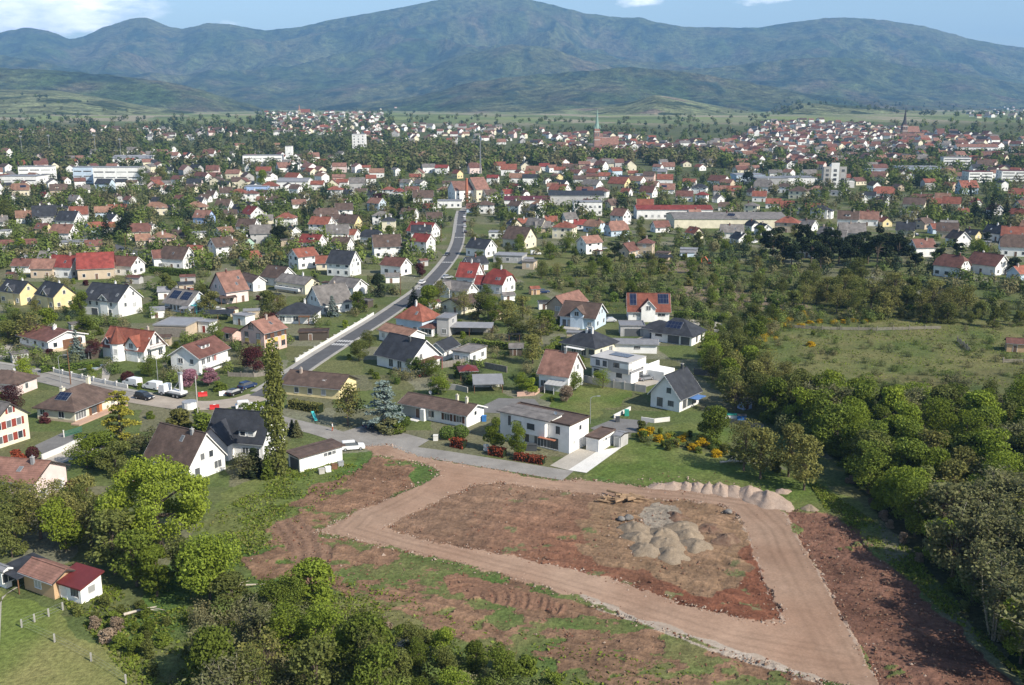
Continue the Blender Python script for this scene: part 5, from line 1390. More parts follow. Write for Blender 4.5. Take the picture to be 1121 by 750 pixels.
# churches
def church(px, py, tower_h, spire_h, wd, nave_l, m_t, m_s, rf, label, short):
    x, y, z = terr(px, py); root = empty('church', x, y, z, R(4)); reg(root, '', 'church', label=label, short=short)
    mb = MB(); mb.box(-wd / 2, wd / 2, -wd / 2, wd / 2, -2, tower_h, m_t)
    for zz in (tower_h * 0.5, tower_h * 0.86): mb.box(-wd / 2 - 0.3, wd / 2 + 0.3, -wd / 2 - 0.3, wd / 2 + 0.3, zz, zz + 0.7, M_STONE)
    tw_ = mb.build('tower', root)
    sb = MB(); k = wd / 2 + 0.3
    sb.tube([(0, 0, tower_h + 0.004), (0, 0, tower_h + spire_h * 0.25), (0, 0, tower_h + spire_h)], [k, k * 0.55, 0.1], m_s, 8); sb.build('spire', tw_)
    for s_ in (-1, 1):
        link('belfry_window', win_small(1.4, 4.0), tw_, (s_ * wd * 0.22, -wd / 2 - 0.31, tower_h * 0.74))
    nb = MB(); nw, ne = 13.0, 9.0
    nb.prism([(-nw / 2 + 4, -2), (nw / 2 + 4, -2), (nw / 2 + 4, ne), (4, ne + 8), (-nw / 2 + 4, ne)], wd / 2 + 0.01, wd / 2 + nave_l, m_t); nv = nb.build('nave', root)
    rb_ = MB(); rb_.prism([(-nw / 2 + 3.4, ne - 0.6), (4, ne + 8.03), (nw / 2 + 4.6, ne - 0.6), (nw / 2 + 4.6, ne - 0.2), (4, ne + 8.5), (-nw / 2 + 3.4, ne - 0.2)], wd / 2 + 0.02, wd / 2 + nave_l + 0.5, RM(rf)); rb_.build('nave_roof', nv)
    for i in range(6): link('nave_window', win_small(1.6, 5.0), nv, (wd / 2 + nave_l * (i + 0.5) / 6, -nw / 2 + 4 - 0.02, 5.5))
    for s_ in (-1, 1):
        pb_ = MB(); pb_.tube([(s_ * wd / 2, -wd / 2, tower_h), (s_ * wd / 2, -wd / 2, tower_h + 5)], [0.9, 0.1], m_s, 4); pb_.build('pinnacle', tw_)
M_COPPERG = plain_mat('green_copper', (0.22, 0.33, 0.28), 0.6, 0.15); M_SAND = plain_mat('red_sandstone', (0.33, 0.19, 0.15), 0.9, 0.15, 0.4)
M_DARKSP = plain_mat('dark_slate_spire', (0.06, 0.055, 0.06), 0.7, 0.15)
church(653, 166, 29, 25, 7.0, 25, M_SAND, M_COPPERG, 'p', 'red sandstone church with tall green copper spire', 'the green-spired church')
church(989, 151, 20, 26, 8, 20, plain_mat('brown_sandstone', (0.20, 0.13, 0.11), 0.9, 0.15, 0.4), M_DARKSP, 'p', 'brown church with dark pointed spire in the far town', 'the dark-spired church')
church(328, 127, 14, 16, 6, 24, plain_mat('ochre_church', (0.50, 0.38, 0.24), 0.9, 0.15, 0.4), M_SAND, 'r', 'small ochre church with thin spire in the hillside village', 'the village church')

# ------------------------------------------------------------------ the houses of the town, one by one
KIND = {'g': (0, 'gable'), 'r': (-32, 'gable'), 'R': (-58, 'gable'), 'l': (32, 'gable'), 'L': (58, 'gable'), 'v': (90, 'gable'), 'h': (-12, 'hip'), 'f': (-10, 'flat'), 'p': (-20, 'pyramid')}
MID = {
 'T1': """235 185 65 g r n;135 205 120 g o c;85 175 110 g b e;385 200 110 g b n;670 175 110 r d b;775 160 80 g d w;545 185 70 g g w;295 235 80 R k w;88 270 70 v b w;300 320 120 R b w;490 275 105 R g w;
 415 335 95 r d w;655 270 90 R b w;760 245 80 R b e;840 260 80 R m w;1020 255 90 h r w;1015 200 90 r d w;1095 190 60 r m w;900 335 80 R g w;1010 330 170 h o c;1095 322 80 r d w;1020 272 60 r d w;515 370 115 g r w;
 455 402 170 r d w;180 380 130 g o w;295 392 140 g d e;670 350 100 g o b;765 335 110 g r w;730 390 110 R d w;610 440 100 l r b;705 440 80 g r w;975 455 90 R g w;905 490 150 g m c;1050 540 160 h o p;925 528 60 g o c;
 285 450 80 r m y;130 560 230 g m w;420 502 180 r p w;490 548 190 f s w;200 605 120 f b w;160 702 150 r m w;320 655 100 r g b;430 738 210 r k w;300 737 180 r p n;630 742 230 g k n;820 722 230 r m w;1070 672 160 g m w;610 565 100 g m n;
 40 470 70 f s w;10 400 60 g g w;20 180 80 g d w;1000 140 70 g m w;1060 150 60 g g w""",
 'T2': """45 328 70 R d w;210 332 150 h o c;105 250 80 r m w;45 188 90 g m n;265 248 90 r b w;310 222 80 r b w;225 272 100 r d w;400 218 80 g b w;485 228 125 h r w;470 148 90 g b c;685 192 120 h r w;640 217 80 r b w;720 287 130 h b w;
 570 242 90 h m w;632 262 80 r p w;390 307 120 r b w;490 317 100 r d w;545 302 90 R d w;430 352 80 g b c;260 388 140 r p l;575 372 150 R k w;390 482 130 l o w;545 467 150 r b w;665 387 80 g g c;790 402 140 h r w;830 472 70 R d w;
 110 497 140 r b n;225 482 90 f s w;25 552 90 h o p;372 607 170 l b w;425 562 110 r o w;530 548 90 R g f;625 512 130 g g e;558 655 150 l r c;205 607 140 r r n;90 682 230 r b w;900 678 190 l r w;1035 682 70 g r c;960 562 180 r k w;
 1020 452 170 r r w;1045 382 160 g b w;905 237 80 R b w;850 192 90 r b w;920 152 70 h r w;985 167 90 h r w;1085 217 90 h r w;870 287 90 g p w;800 530 90 f g n;140 30 70 g d w;200 28 60 g k w;30 60 60 r d w""",
 'T3': """45 217 110 h r w;85 152 80 h r w;130 217 90 r d w;180 167 110 g g e;208 207 80 g b w;280 227 70 r d w;305 177 70 g g w;270 137 70 g r w;390 212 90 h r w;458 218 85 h k w;540 217 90 g m w;460 142 60 R r w;500 167 80 r g w;
 590 172 100 R g w;555 117 80 g r n;610 257 130 g b w;128 287 70 R m w;88 280 70 R m w;30 387 90 g b w;100 347 110 g b w;310 305 120 r p b;345 392 125 h g w;390 432 90 h d c;520 357 120 r b w;650 312 90 r r w;682 382 100 g b w;
 612 478 220 r k w;600 505 130 g d w;610 572 160 r k w;140 427 160 r b y;20 442 60 R o w;150 492 90 r r w;60 502 140 g g w;280 522 150 r d w;90 575 150 r b w;375 605 190 g b w;475 565 110 r d c;435 722 200 r m w;100 728 220 r d w;
 745 217 90 h o c;985 602 200 r d w;930 312 80 g m b;1015 317 110 h b w;830 92 70 R r y;730 62 90 h k w;950 137 80 g k w;1060 132 80 h k w;770 162 80 g b w;945 692 170 l d w;240 60 60 g r w;60 110 90 g p p;430 75 60 R g w""",
 'T4': """260 62 100 h o c;100 72 110 g r w;170 92 60 R m w;235 92 80 g r w;140 182 110 R k w;90 217 90 l k w;150 122 100 g o w;240 132 110 g d w;342 127 70 R b w;430 77 80 g r w;530 82 100 r m w;650 77 90 r r b;790 82 80 l r b;
 410 122 80 R o y;560 142 90 g b w;640 112 80 g m n;720 102 80 g r w;440 162 90 r d w;640 182 130 r g w;430 207 150 r r w;385 182 80 g o w;590 217 110 g m w;690 217 120 h m w;820 162 140 r r y;930 142 110 r o w;850 127 80 g d w;
 1010 117 80 h b p;905 82 70 g r y;1030 167 100 r p w;930 187 90 r d w;1000 217 120 r m w;860 207 80 r r w;965 252 90 h m y;200 217 60 R b w;760 297 120 L b c;150 322 110 r b w;270 350 120 R g w;280 442 140 r g c;190 412 70 g r w;
 372 402 70 g r w;490 382 100 l g w;135 422 80 R d c;460 482 160 h r c;655 442 150 r o b;560 422 70 g k w;795 467 160 l p b;620 582 165 l p w;170 547 220 r b c;870 602 140 L m n;985 592 110 h m n;320 442 100 g g n;45 480 150 f s w;
 110 640 220 f s e;235 680 90 f g n;40 40 80 g r w;330 45 70 g k w;480 40 70 g r w;590 30 80 g p n;1095 90 60 f s e""",
 'T5': """210 142 90 h r w;268 192 110 h d w;190 202 80 R b w;50 142 110 g r w;60 192 100 g p w;400 152 130 r m w;455 167 90 r p n;490 212 90 g r n;285 247 85 h k w;170 242 110 g m w;400 207 90 g p e;390 252 80 R g w;680 182 120 g g w;
 815 187 100 h b w;610 207 60 R b w;910 227 130 h b c;655 242 90 g r w;745 287 95 g r w;605 322 100 p g c;830 317 95 g r y;930 322 55 f s w;1000 312 90 g r b;1045 352 120 h d w;430 302 80 g b w;490 302 70 f o n;235 482 110 R r c;
 475 480 150 g g w;610 432 80 R d w;682 462 120 R d w;530 522 130 R d w;835 442 160 h r n;965 432 130 r g w;1080 482 110 l g b;930 602 150 f s w;200 595 110 f s e;35 620 90 f b n""",
 'T6': """70 177 90 f s w;140 187 55 R b c;220 217 60 R b w;265 197 60 g d w;340 197 110 g r w;330 232 90 r b w;555 207 120 g m e;510 257 120 g b c;610 247 100 g r w;665 232 80 g o w;715 257 95 g r c;800 167 120 l r b;720 152 60 r r n;
 840 237 80 R k w;270 292 120 f k p;140 347 110 g b w;245 342 120 g p w;340 347 90 R r y;480 297 95 f s w;500 337 70 f s e;560 362 110 L b n;460 407 100 g d c;630 387 60 l r b;700 367 90 g g c;690 412 110 g b n;750 462 130 R b w;
 830 422 90 r d y;960 427 130 r d w;1085 422 90 R o y;1060 512 160 g b w;1060 442 130 g r n;20 417 90 r g w;80 432 100 g g w;160 422 150 g g e;548 517 150 l m w;715 632 190 r m w;915 617 220 r m w;1088 648 110 L r b;20 302 80 h d w;
 1080 202 90 g r w;1010 147 60 R d w;620 300 80 f s w;900 470 60 f s w;780 290 60 g r w"""}
CNT = 0
ROOFT = {'gable': 'gable roof', 'hip': 'hipped roof', 'flat': 'flat roof', 'pyramid': 'pyramid roof'}
def clear_of(x, y, r):
    return all((x - a) ** 2 + (y - b) ** 2 > (r + c * 0.6) ** 2 for a, b, c, _h in HOUSES)
def town_house(px, py, wz_px, kind, rk, wk):
    """px, py: foot of the house; wz_px: width of its outline in photo pixels"""
    x, y, z = terr(px, py)
    zc = y * CP + (CAMH - z) * SP
    wm_ = wz_px * zc / FOC
    yaw, rt = KIND[kind]
    yaw += random.uniform(-7, 7)
    asp = random.uniform(0.70, 0.84)
    a = abs(R(yaw))
    L = wm_ / (abs(math.cos(a)) + asp * abs(math.sin(a)))
    if L < 7.2 and rt != 'flat': L = max(L, 6.4)
    L = min(L, 21); W = max(5.6, min(L * asp, 10.5))
    if rt == 'flat': e = 3.0
    elif rt in ('hip', 'pyramid'): e = random.choice((4.6, 5.2, 5.6))
    else: e = random.choice((3.2, 3.8, 4.3, 5.0)) if W > 6.5 else 2.8
    pitch = random.uniform(36, 47) if rt == 'gable' else 30
    if kind in 'g' and wm_ > 14.5: pitch, W, e = 27, min(W, 7.5), 2.8
    va = math.atan2(x, y)
    rot = -va + R(yaw)
    dpt = (L * abs(math.sin(a)) + W * abs(math.cos(a))) / 2
    cx, cy_ = x + math.sin(va) * dpt, y + math.cos(va) * dpt
    if rt == 'gable' and random.random() < 0.15: rt = 'halfhip'
    if rt == 'gable' and random.random() < 0.0: pass
    h = House('house', cx, cy_, rot, L, W, e, pitch, rt, wk, rk, ov=0.4)
    HOUSES.append((cx, cy_, max(L, W) * 0.6, h))
    size = 'small ' if L < 8.5 else ('large ' if L > 14.5 else '')
    reg(h.root, f"{size}{WALLN[wk]} house with {ROOFN[rk]} {ROOFT.get(rt, 'half-hipped roof')}", 'house', group=None)
    vis = 'FE' if yaw < -6 else ('FW' if yaw > 6 else 'FEW')
    h.auto(vis, small=True, attic=L > 8)
    if rt != 'flat':
        h.chimney(random.uniform(-0.3, 0.3), random.uniform(-0.12, 0.12), random.choice((M_CHIM, M_TRIM, RM('m'))), 1.0, 0.6)
        if rt == 'gable' and y < 620 and random.random() < 0.4: h.skylight(random.uniform(-0.3, 0.3), 0.4)
        if rt == 'gable' and random.random() < 0.13 and L > 10: h.shed_dormer(random.uniform(-0.15, 0.15), 2.6, 0.3, 1.1)
        if random.random() < 0.06 and L > 9: h.solar(random.uniform(-0.2, 0.2), 0.5, 4.0, 2.2)
    return h
entries = []
for t_, txt in MID.items():
    for en in txt.replace('\n', ' ').split(';'):
        q = en.split()
        px_, py_ = tp(t_, (float(q[0]), float(q[1])))
        entries.append((py_, px_, float(q[2]) / TILES[t_][2], q[3], q[4], q[5]))
rq = random.Random(4)
for _ in range(900):
    px_, py_ = rq.uniform(-15, 1135), rq.uniform(196, 292)
    if not (pip(np.array([px_]), np.array([py_]), [(-20, 292), (330, 292), (470, 240), (470, 200), (-20, 200)])[0] or pip(np.array([px_]), np.array([py_]), [(640, 205), (1135, 205), (1135, 282), (1000, 275), (880, 250), (870, 262), (700, 262), (640, 240)])[0] or pip(np.array([px_]), np.array([py_]), [(515, 205), (640, 205), (640, 262), (545, 250), (525, 235)])[0]): continue
    k_ = (py_ - 120) / 130
    if any(abs(px_ - e_[1]) < 21 * k_ + 3 and abs(py_ - e_[0]) < 9 * k_ + 2 for e_ in entries): continue
    if sum(1 for e_ in entries if len(e_) == 7) >= 48: break
    entries.append((py_, px_, rq.uniform(19, 25) * k_, rq.choice('rrRglhl'), rq.choice('bbmdgpruo'), rq.choice('wwwwwcne'), 1))
entries = [e_[:6] for e_ in entries]
entries.sort(reverse=True)
n_indiv = 0
FAR_LIST = []
seen_px = []
for py_, px_, wp, kd, rk, wk in entries:
    if any(abs(px_ - a) < 6 and abs(py_ - b) < 3.0 for a, b in seen_px): continue
    seen_px.append((px_, py_))
    nh = sum(1 for o in THINGS) 
    if n_indiv >= 300 - 58: FAR_LIST.append((px_, py_, wp, kd, rk, wk)); continue
    town_house(px_, py_, wp, kd, rk, wk); n_indiv += 1
print('individual town houses', n_indiv, 'near', 58, 'left over', len(FAR_LIST))

# ------------------------------------------------------------------ the far rest of the town: one object
dh_ = MB()
DW = [WM(k) for k in 'wwwwwwcceq']; DR = [RM(k) for k in 'rompmpbbpggudbgm']
placed = [(a, b, c) for a, b, c, _h in HOUSES]
gridp = {}
for a, b, c in placed: gridp.setdefault((int(a // 30), int(b // 30)), []).append((a, b, c))
def free(x, y, r):
    i, j = int(x // 30), int(y // 30)
    for ii in (i - 1, i, i + 1):
        for jj in (j - 1, j, j + 1):
            for a, b, c in gridp.get((ii, jj), ()):
                if (x - a) ** 2 + (y - b) ** 2 < (r + c) ** 2: return False
    return all(not (x0 - 4 < x < x1 + 4 and y0 - 4 < y < y1 + 4) for x0, x1, y0, y1 in BLOCKS)
def far_house(x, y, z, L, W, rot, wm_, rm_, win):
    gridp.setdefault((int(x // 30), int(y // 30)), []).append((x, y, L * 0.55))
    M = Matrix.Translation((x, y, z)) @ Matrix.Rotation(rot, 4, 'Z')
    e = random.choice((3.4, 4.6, 5.8)); r = e + W / 2 * random.uniform(0.55, 0.9)
    def T(ps): return [tuple(M @ Vector(p)) for p in ps]
    vs = [(-L / 2, -W / 2, -2), (L / 2, -W / 2, -2), (L / 2, W / 2, -2), (-L / 2, W / 2, -2), (-L / 2, -W / 2, e), (L / 2, -W / 2, e), (L / 2, W / 2, e), (-L / 2, W / 2, e), (-L / 2, 0, r - .02), (L / 2, 0, r - .02)]
    dh_.mesh(T(vs), [(0, 1, 5, 4), (2, 3, 7, 6), (1, 2, 6, 9, 5), (3, 0, 4, 8, 7)], wm_)
    o = 0.4; k = o * (r - e) / (W / 2)
    vs = [(-L / 2 - o, -W / 2 - o, e - k), (L / 2 + o, -W / 2 - o, e - k), (L / 2 + o, 0, r), (-L / 2 - o, 0, r), (L / 2 + o, W / 2 + o, e - k), (-L / 2 - o, W / 2 + o, e - k)]
    vs += [(a, b, c + 0.25) for a, b, c in vs]
    dh_.mesh(T(vs), [(6, 7, 8, 9), (9, 8, 10, 11), (1, 0, 3, 2), (2, 3, 5, 4), (0, 1, 7, 6), (4, 5, 11, 10), (1, 2, 8, 7), (2, 4, 10, 8), (3, 0, 6, 9), (5, 3, 9, 11)], rm_)
    if win:
        for xx in (-0.28, 0.1, 0.33):
            dh_.box(xx * L - 0.55, xx * L + 0.55, -W / 2 - 0.05, -W / 2 - 0.01, 1.1, 2.4, M_GLASS, M)
        for yy_ in (-0.22, 0.22):
            for s_ in (-1, 1): dh_.box(s_ * (L / 2 + 0.03) - 0.02, s_ * (L / 2 + 0.03) + 0.02, yy_ * W - 0.5, yy_ * W + 0.5, 1.1, 2.4, M_GLASS, M)
for px_, py_, wp, kd, rk, wk in FAR_LIST:
    x, y, z = terr(px_, py_)
    L = min(18, max(8, wp * y / FOC * 0.9))
    if free(x, y, L * 0.3): far_house(x, y + 4, z, L, L * 0.72, -math.atan2(x, y) + R(KIND[kd][0]), WM(wk), RM(rk), True)
REG = [  # photo-space outlines only say where in the town houses stand thick or thin: (polygon, tries, min gap)
 ([(380, 196), (560, 190), (760, 188), (900, 205), (1121, 200), (1121, 175), (900, 172), (760, 182), (560, 178), (400, 184)], 330, 0.4),
 ([(0, 210), (380, 210), (380, 178), (160, 165), (0, 172)], 150, 3),
 ([(-80, 260), (0, 250), (0, 185), (-120, 185)], 80, 3), ([(1121, 280), (1220, 290), (1260, 190), (1121, 185)], 90, 3),
 ([(420, 160), (560, 158), (640, 172), (830, 174), (840, 160), (640, 148), (480, 136), (400, 140), (400, 158)], 620, 0.2),
 ([(560, 166), (650, 168), (830, 172), (830, 163), (640, 158)], 300, 0.1),
 ([(300, 150), (420, 148), (420, 124), (290, 124)], 260, 1),
 ([(290, 131), (400, 131), (440, 118), (380, 122), (300, 124)], 70, 1),
 ([(830, 184), (1090, 182), (1090, 150), (1000, 145), (905, 133), (842, 133), (780, 165)], 800, 0.2),
 ([(840, 158), (960, 158), (960, 138), (842, 136)], 220, 0.2),
 ([(1060, 129), (1180, 134), (1180, 118), (1060, 118)], 70, 1), ([(0, 152), (240, 155), (240, 142), (0, 143)], 90, 2), ([(230, 150), (300, 150), (300, 142), (230, 142)], 16, 3),
 ([(100, 185), (380, 190), (380, 160), (140, 165)], 60, 5), ([(1090, 185), (1200, 190), (1200, 150), (1090, 152)], 60, 3)]
n_far = 0
for poly, tries, gap in REG:
    xs = [p[0] for p in poly]; ys = [p[1] for p in poly]
    for _ in range(tries):
        px_, py_ = random.uniform(min(xs), max(xs)), random.uniform(min(ys), max(ys))
        if not pip(np.array([px_]), np.array([py_]), poly)[0]: continue
        x, y, z = terr(px_, py_)
        L = random.uniform(8, 14); W = L * random.uniform(0.65, 0.85)
        if free(x, y, L * 0.5 + gap):
            far_house(x, y, z, L, W, random.choice((-0.95, -0.6, -1.2, 0.4, 0.0, 0.1, 1.57)) + random.uniform(-0.2, 0.2), random.choice(DW), random.choice(DR), y < 1500); n_far += 1
print('far houses', n_far)
stuff(dh_.build('distant_houses'))
# ------------------------------------------------------------------ plants
_lm = leaf_mat
def leaf_mat(name, c, var=0.35, trans=0.3, c2=None):
    k = 1.0 if name in ('white_blossom', 'pink_blossom', 'yellow_broom', 'dark_needles') else 1.5
    return _lm(name, scale_col(c, k), var, trans, scale_col(c2, k) if c2 else None)
LEAF = {
 'lime': leaf_mat('lime_leaves', (0.125, 0.17, 0.02), 0.4, 0.3, (0.18, 0.222, 0.034)),
 'mid': leaf_mat('mid_green_leaves', (0.07, 0.102, 0.018), 0.4, 0.3, (0.12, 0.15, 0.028)),
 'fresh': leaf_mat('fresh_leaves', (0.105, 0.15, 0.02), 0.4, 0.35, (0.16, 0.20, 0.032)),
 'olive': leaf_mat('olive_buds', (0.11, 0.115, 0.036), 0.35, 0.28, (0.16, 0.16, 0.052)),
 'dull': leaf_mat('dull_green_leaves', (0.078, 0.095, 0.026), 0.4, 0.28, (0.115, 0.13, 0.04)),
 'grey': leaf_mat('grey_willow_leaves', (0.098, 0.107, 0.048), 0.35, 0.28, (0.145, 0.152, 0.072)),
 'dark': leaf_mat('dark_needles', (0.022, 0.036, 0.018), 0.4, 0.1, (0.04, 0.055, 0.025)),
 'blue': leaf_mat('blue_needles', (0.105, 0.15, 0.145), 0.35, 0.1, (0.17, 0.21, 0.20)),
 'gold': leaf_mat('yellow_green_needles', (0.14, 0.145, 0.022), 0.45, 0.15, (0.25, 0.23, 0.04)),
 'copper': leaf_mat('plum_leaves', (0.045, 0.016, 0.018), 0.4, 0.2, (0.075, 0.026, 0.026)),
 'pink': leaf_mat('pink_blossom', (0.36, 0.17, 0.24), 0.3, 0.3, (0.50, 0.28, 0.34)),
 'white': leaf_mat('white_blossom', (0.62, 0.62, 0.55), 0.15, 0.3, (0.78, 0.77, 0.70)),
 'broom': leaf_mat('yellow_broom', (0.42, 0.29, 0.015), 0.35, 0.3, (0.55, 0.38, 0.02)),
 'red': leaf_mat('red_hedge_leaves', (0.15, 0.035, 0.02), 0.4, 0.2, (0.22, 0.06, 0.03)),
 'poplar': leaf_mat('poplar_leaves', (0.145, 0.17, 0.045), 0.4, 0.35, (0.22, 0.24, 0.08)),
 'brown': leaf_mat('bare_twigs', (0.15, 0.115, 0.085), 0.35, 0.15, (0.20, 0.16, 0.12)),
 'hedge': leaf_mat('hedge_leaves', (0.06, 0.095, 0.02), 0.35, 0.2, (0.09, 0.13, 0.03)),
 'lightgreen': leaf_mat('light_hedge_leaves', (0.12, 0.16, 0.03), 0.3, 0.25, (0.17, 0.21, 0.05)),
}
def leaf_quads(rng, pts, nrm, size, stretch=1.0, flat=0.5):
    """one leaf clump per point: a bent quad (two triangles) facing roughly outwards"""
    n = len(pts)
    r = rng.normal(size=(n, 3)); r /= np.linalg.norm(r, axis=1, keepdims=True)
    nn = nrm * flat + r * (1 - flat) + np.array([0, 0, 0.15]); nn /= np.linalg.norm(nn, axis=1, keepdims=True)
    t = np.cross(nn, rng.normal(size=(n, 3))); t /= np.maximum(np.linalg.norm(t, axis=1, keepdims=True), 1e-6)
    b = np.cross(nn, t)
    s = (size * rng.uniform(0.6, 1.35, n))[:, None]
    o = nn * s * rng.uniform(-0.25, 0.25, n)[:, None]
    V = np.stack([pts - t * s * 0.5 * stretch - b * s * 0.22, pts + b * s * 0.5 + o, pts + t * s * 0.5 * stretch + b * s * 0.18, pts - b * s * 0.5 + o * 0.5], 1)
    return V.reshape(-1, 3), np.arange(4 * n).reshape(n, 4)

def lobes_points(rng, lobes, n, inner=0.25):
    """points on and in a set of ellipsoid lobes (centre, radii)"""
    w_ = np.array([l[1][0] * l[1][2] for l in lobes]); w_ = w_ / w_.sum()
    k = rng.choice(len(lobes), n, p=w_)
    c = np.array([l[0] for l in lobes])[k]; r = np.array([l[1] for l in lobes])[k]
    d = rng.normal(size=(n, 3)); d /= np.linalg.norm(d, axis=1, keepdims=True)
    rad = np.where(rng.random(n) < inner, rng.uniform(0.3, 0.9, n), rng.uniform(0.86, 1.08, n))
    return c + d * r * rad[:, None], d

def crown_lobes(rng, H, Wd, z0, n, squash=0.75, spread=0.62):
    """n lobes filling an egg of height H-z0 and width Wd standing at z0"""
    L_ = []
    for i in range(n):
        zf = rng.uniform(0.08, 0.95); env = math.sin(math.pi * min(max(zf * 0.86 + 0.12, 0), 1)) ** 0.6
        a = rng.uniform(0, 2 * math.pi); rr = Wd / 2 * env * spread * math.sqrt(rng.random()) * 1.15
        rad = Wd * rng.uniform(0.10, 0.25)
        z = z0 + (H - z0) * zf
        L_.append(((rr * math.cos(a), rr * math.sin(a), min(z, H - rad * squash * 0.8)), (rad, rad, rad * squash)))
    return L_

def trunk_mesh(rng, H, z_split, r0, n_limbs, Wd, m, lobes=None, fine=0):
    mb = MB()
    lean = rng.uniform(-0.04, 0.04, 2) * H
    top = (lean[0], lean[1], H * 0.72)
    mb.tube([(0, 0, -0.4), (lean[0] * 0.3, lean[1] * 0.3, z_split), top], [r0 * 1.25, r0 * 0.85, r0 * 0.25], m, 7)
    for i in range(n_limbs):
        a = 2 * math.pi * i / n_limbs + rng.uniform(-0.4, 0.4); z = z_split + (H * 0.62 - z_split) * rng.uniform(0, 0.8)
        f = z / (H * 0.72)
        if lobes is not None:
            e = lobes[i % len(lobes)][0]
        else:
            e = (Wd * 0.36 * math.cos(a), Wd * 0.36 * math.sin(a), z + H * rng.uniform(0.15, 0.3))
        s_ = (lean[0] * f, lean[1] * f, z); md = ((s_[0] + e[0]) / 2 + rng.uniform(-.2, .2), (s_[1] + e[1]) / 2 + rng.uniform(-.2, .2), (s_[2] + e[2]) / 2 + 0.03 * H)
        mb.tube([s_, md, e], [r0 * 0.5, r0 * 0.32, r0 * 0.08], m, 5)
        for k in range(fine):
            q = rng.normal(size=3) * Wd * 0.12; q[2] = abs(q[2]) * 1.3
            mb.tube([md if k % 2 else e, (md[0] + q[0], md[1] + q[1], md[2] + q[2] + H * .05)], [r0 * 0.14, r0 * 0.04], m, 4, cap=False)
    return mb.to_mesh('trunk')

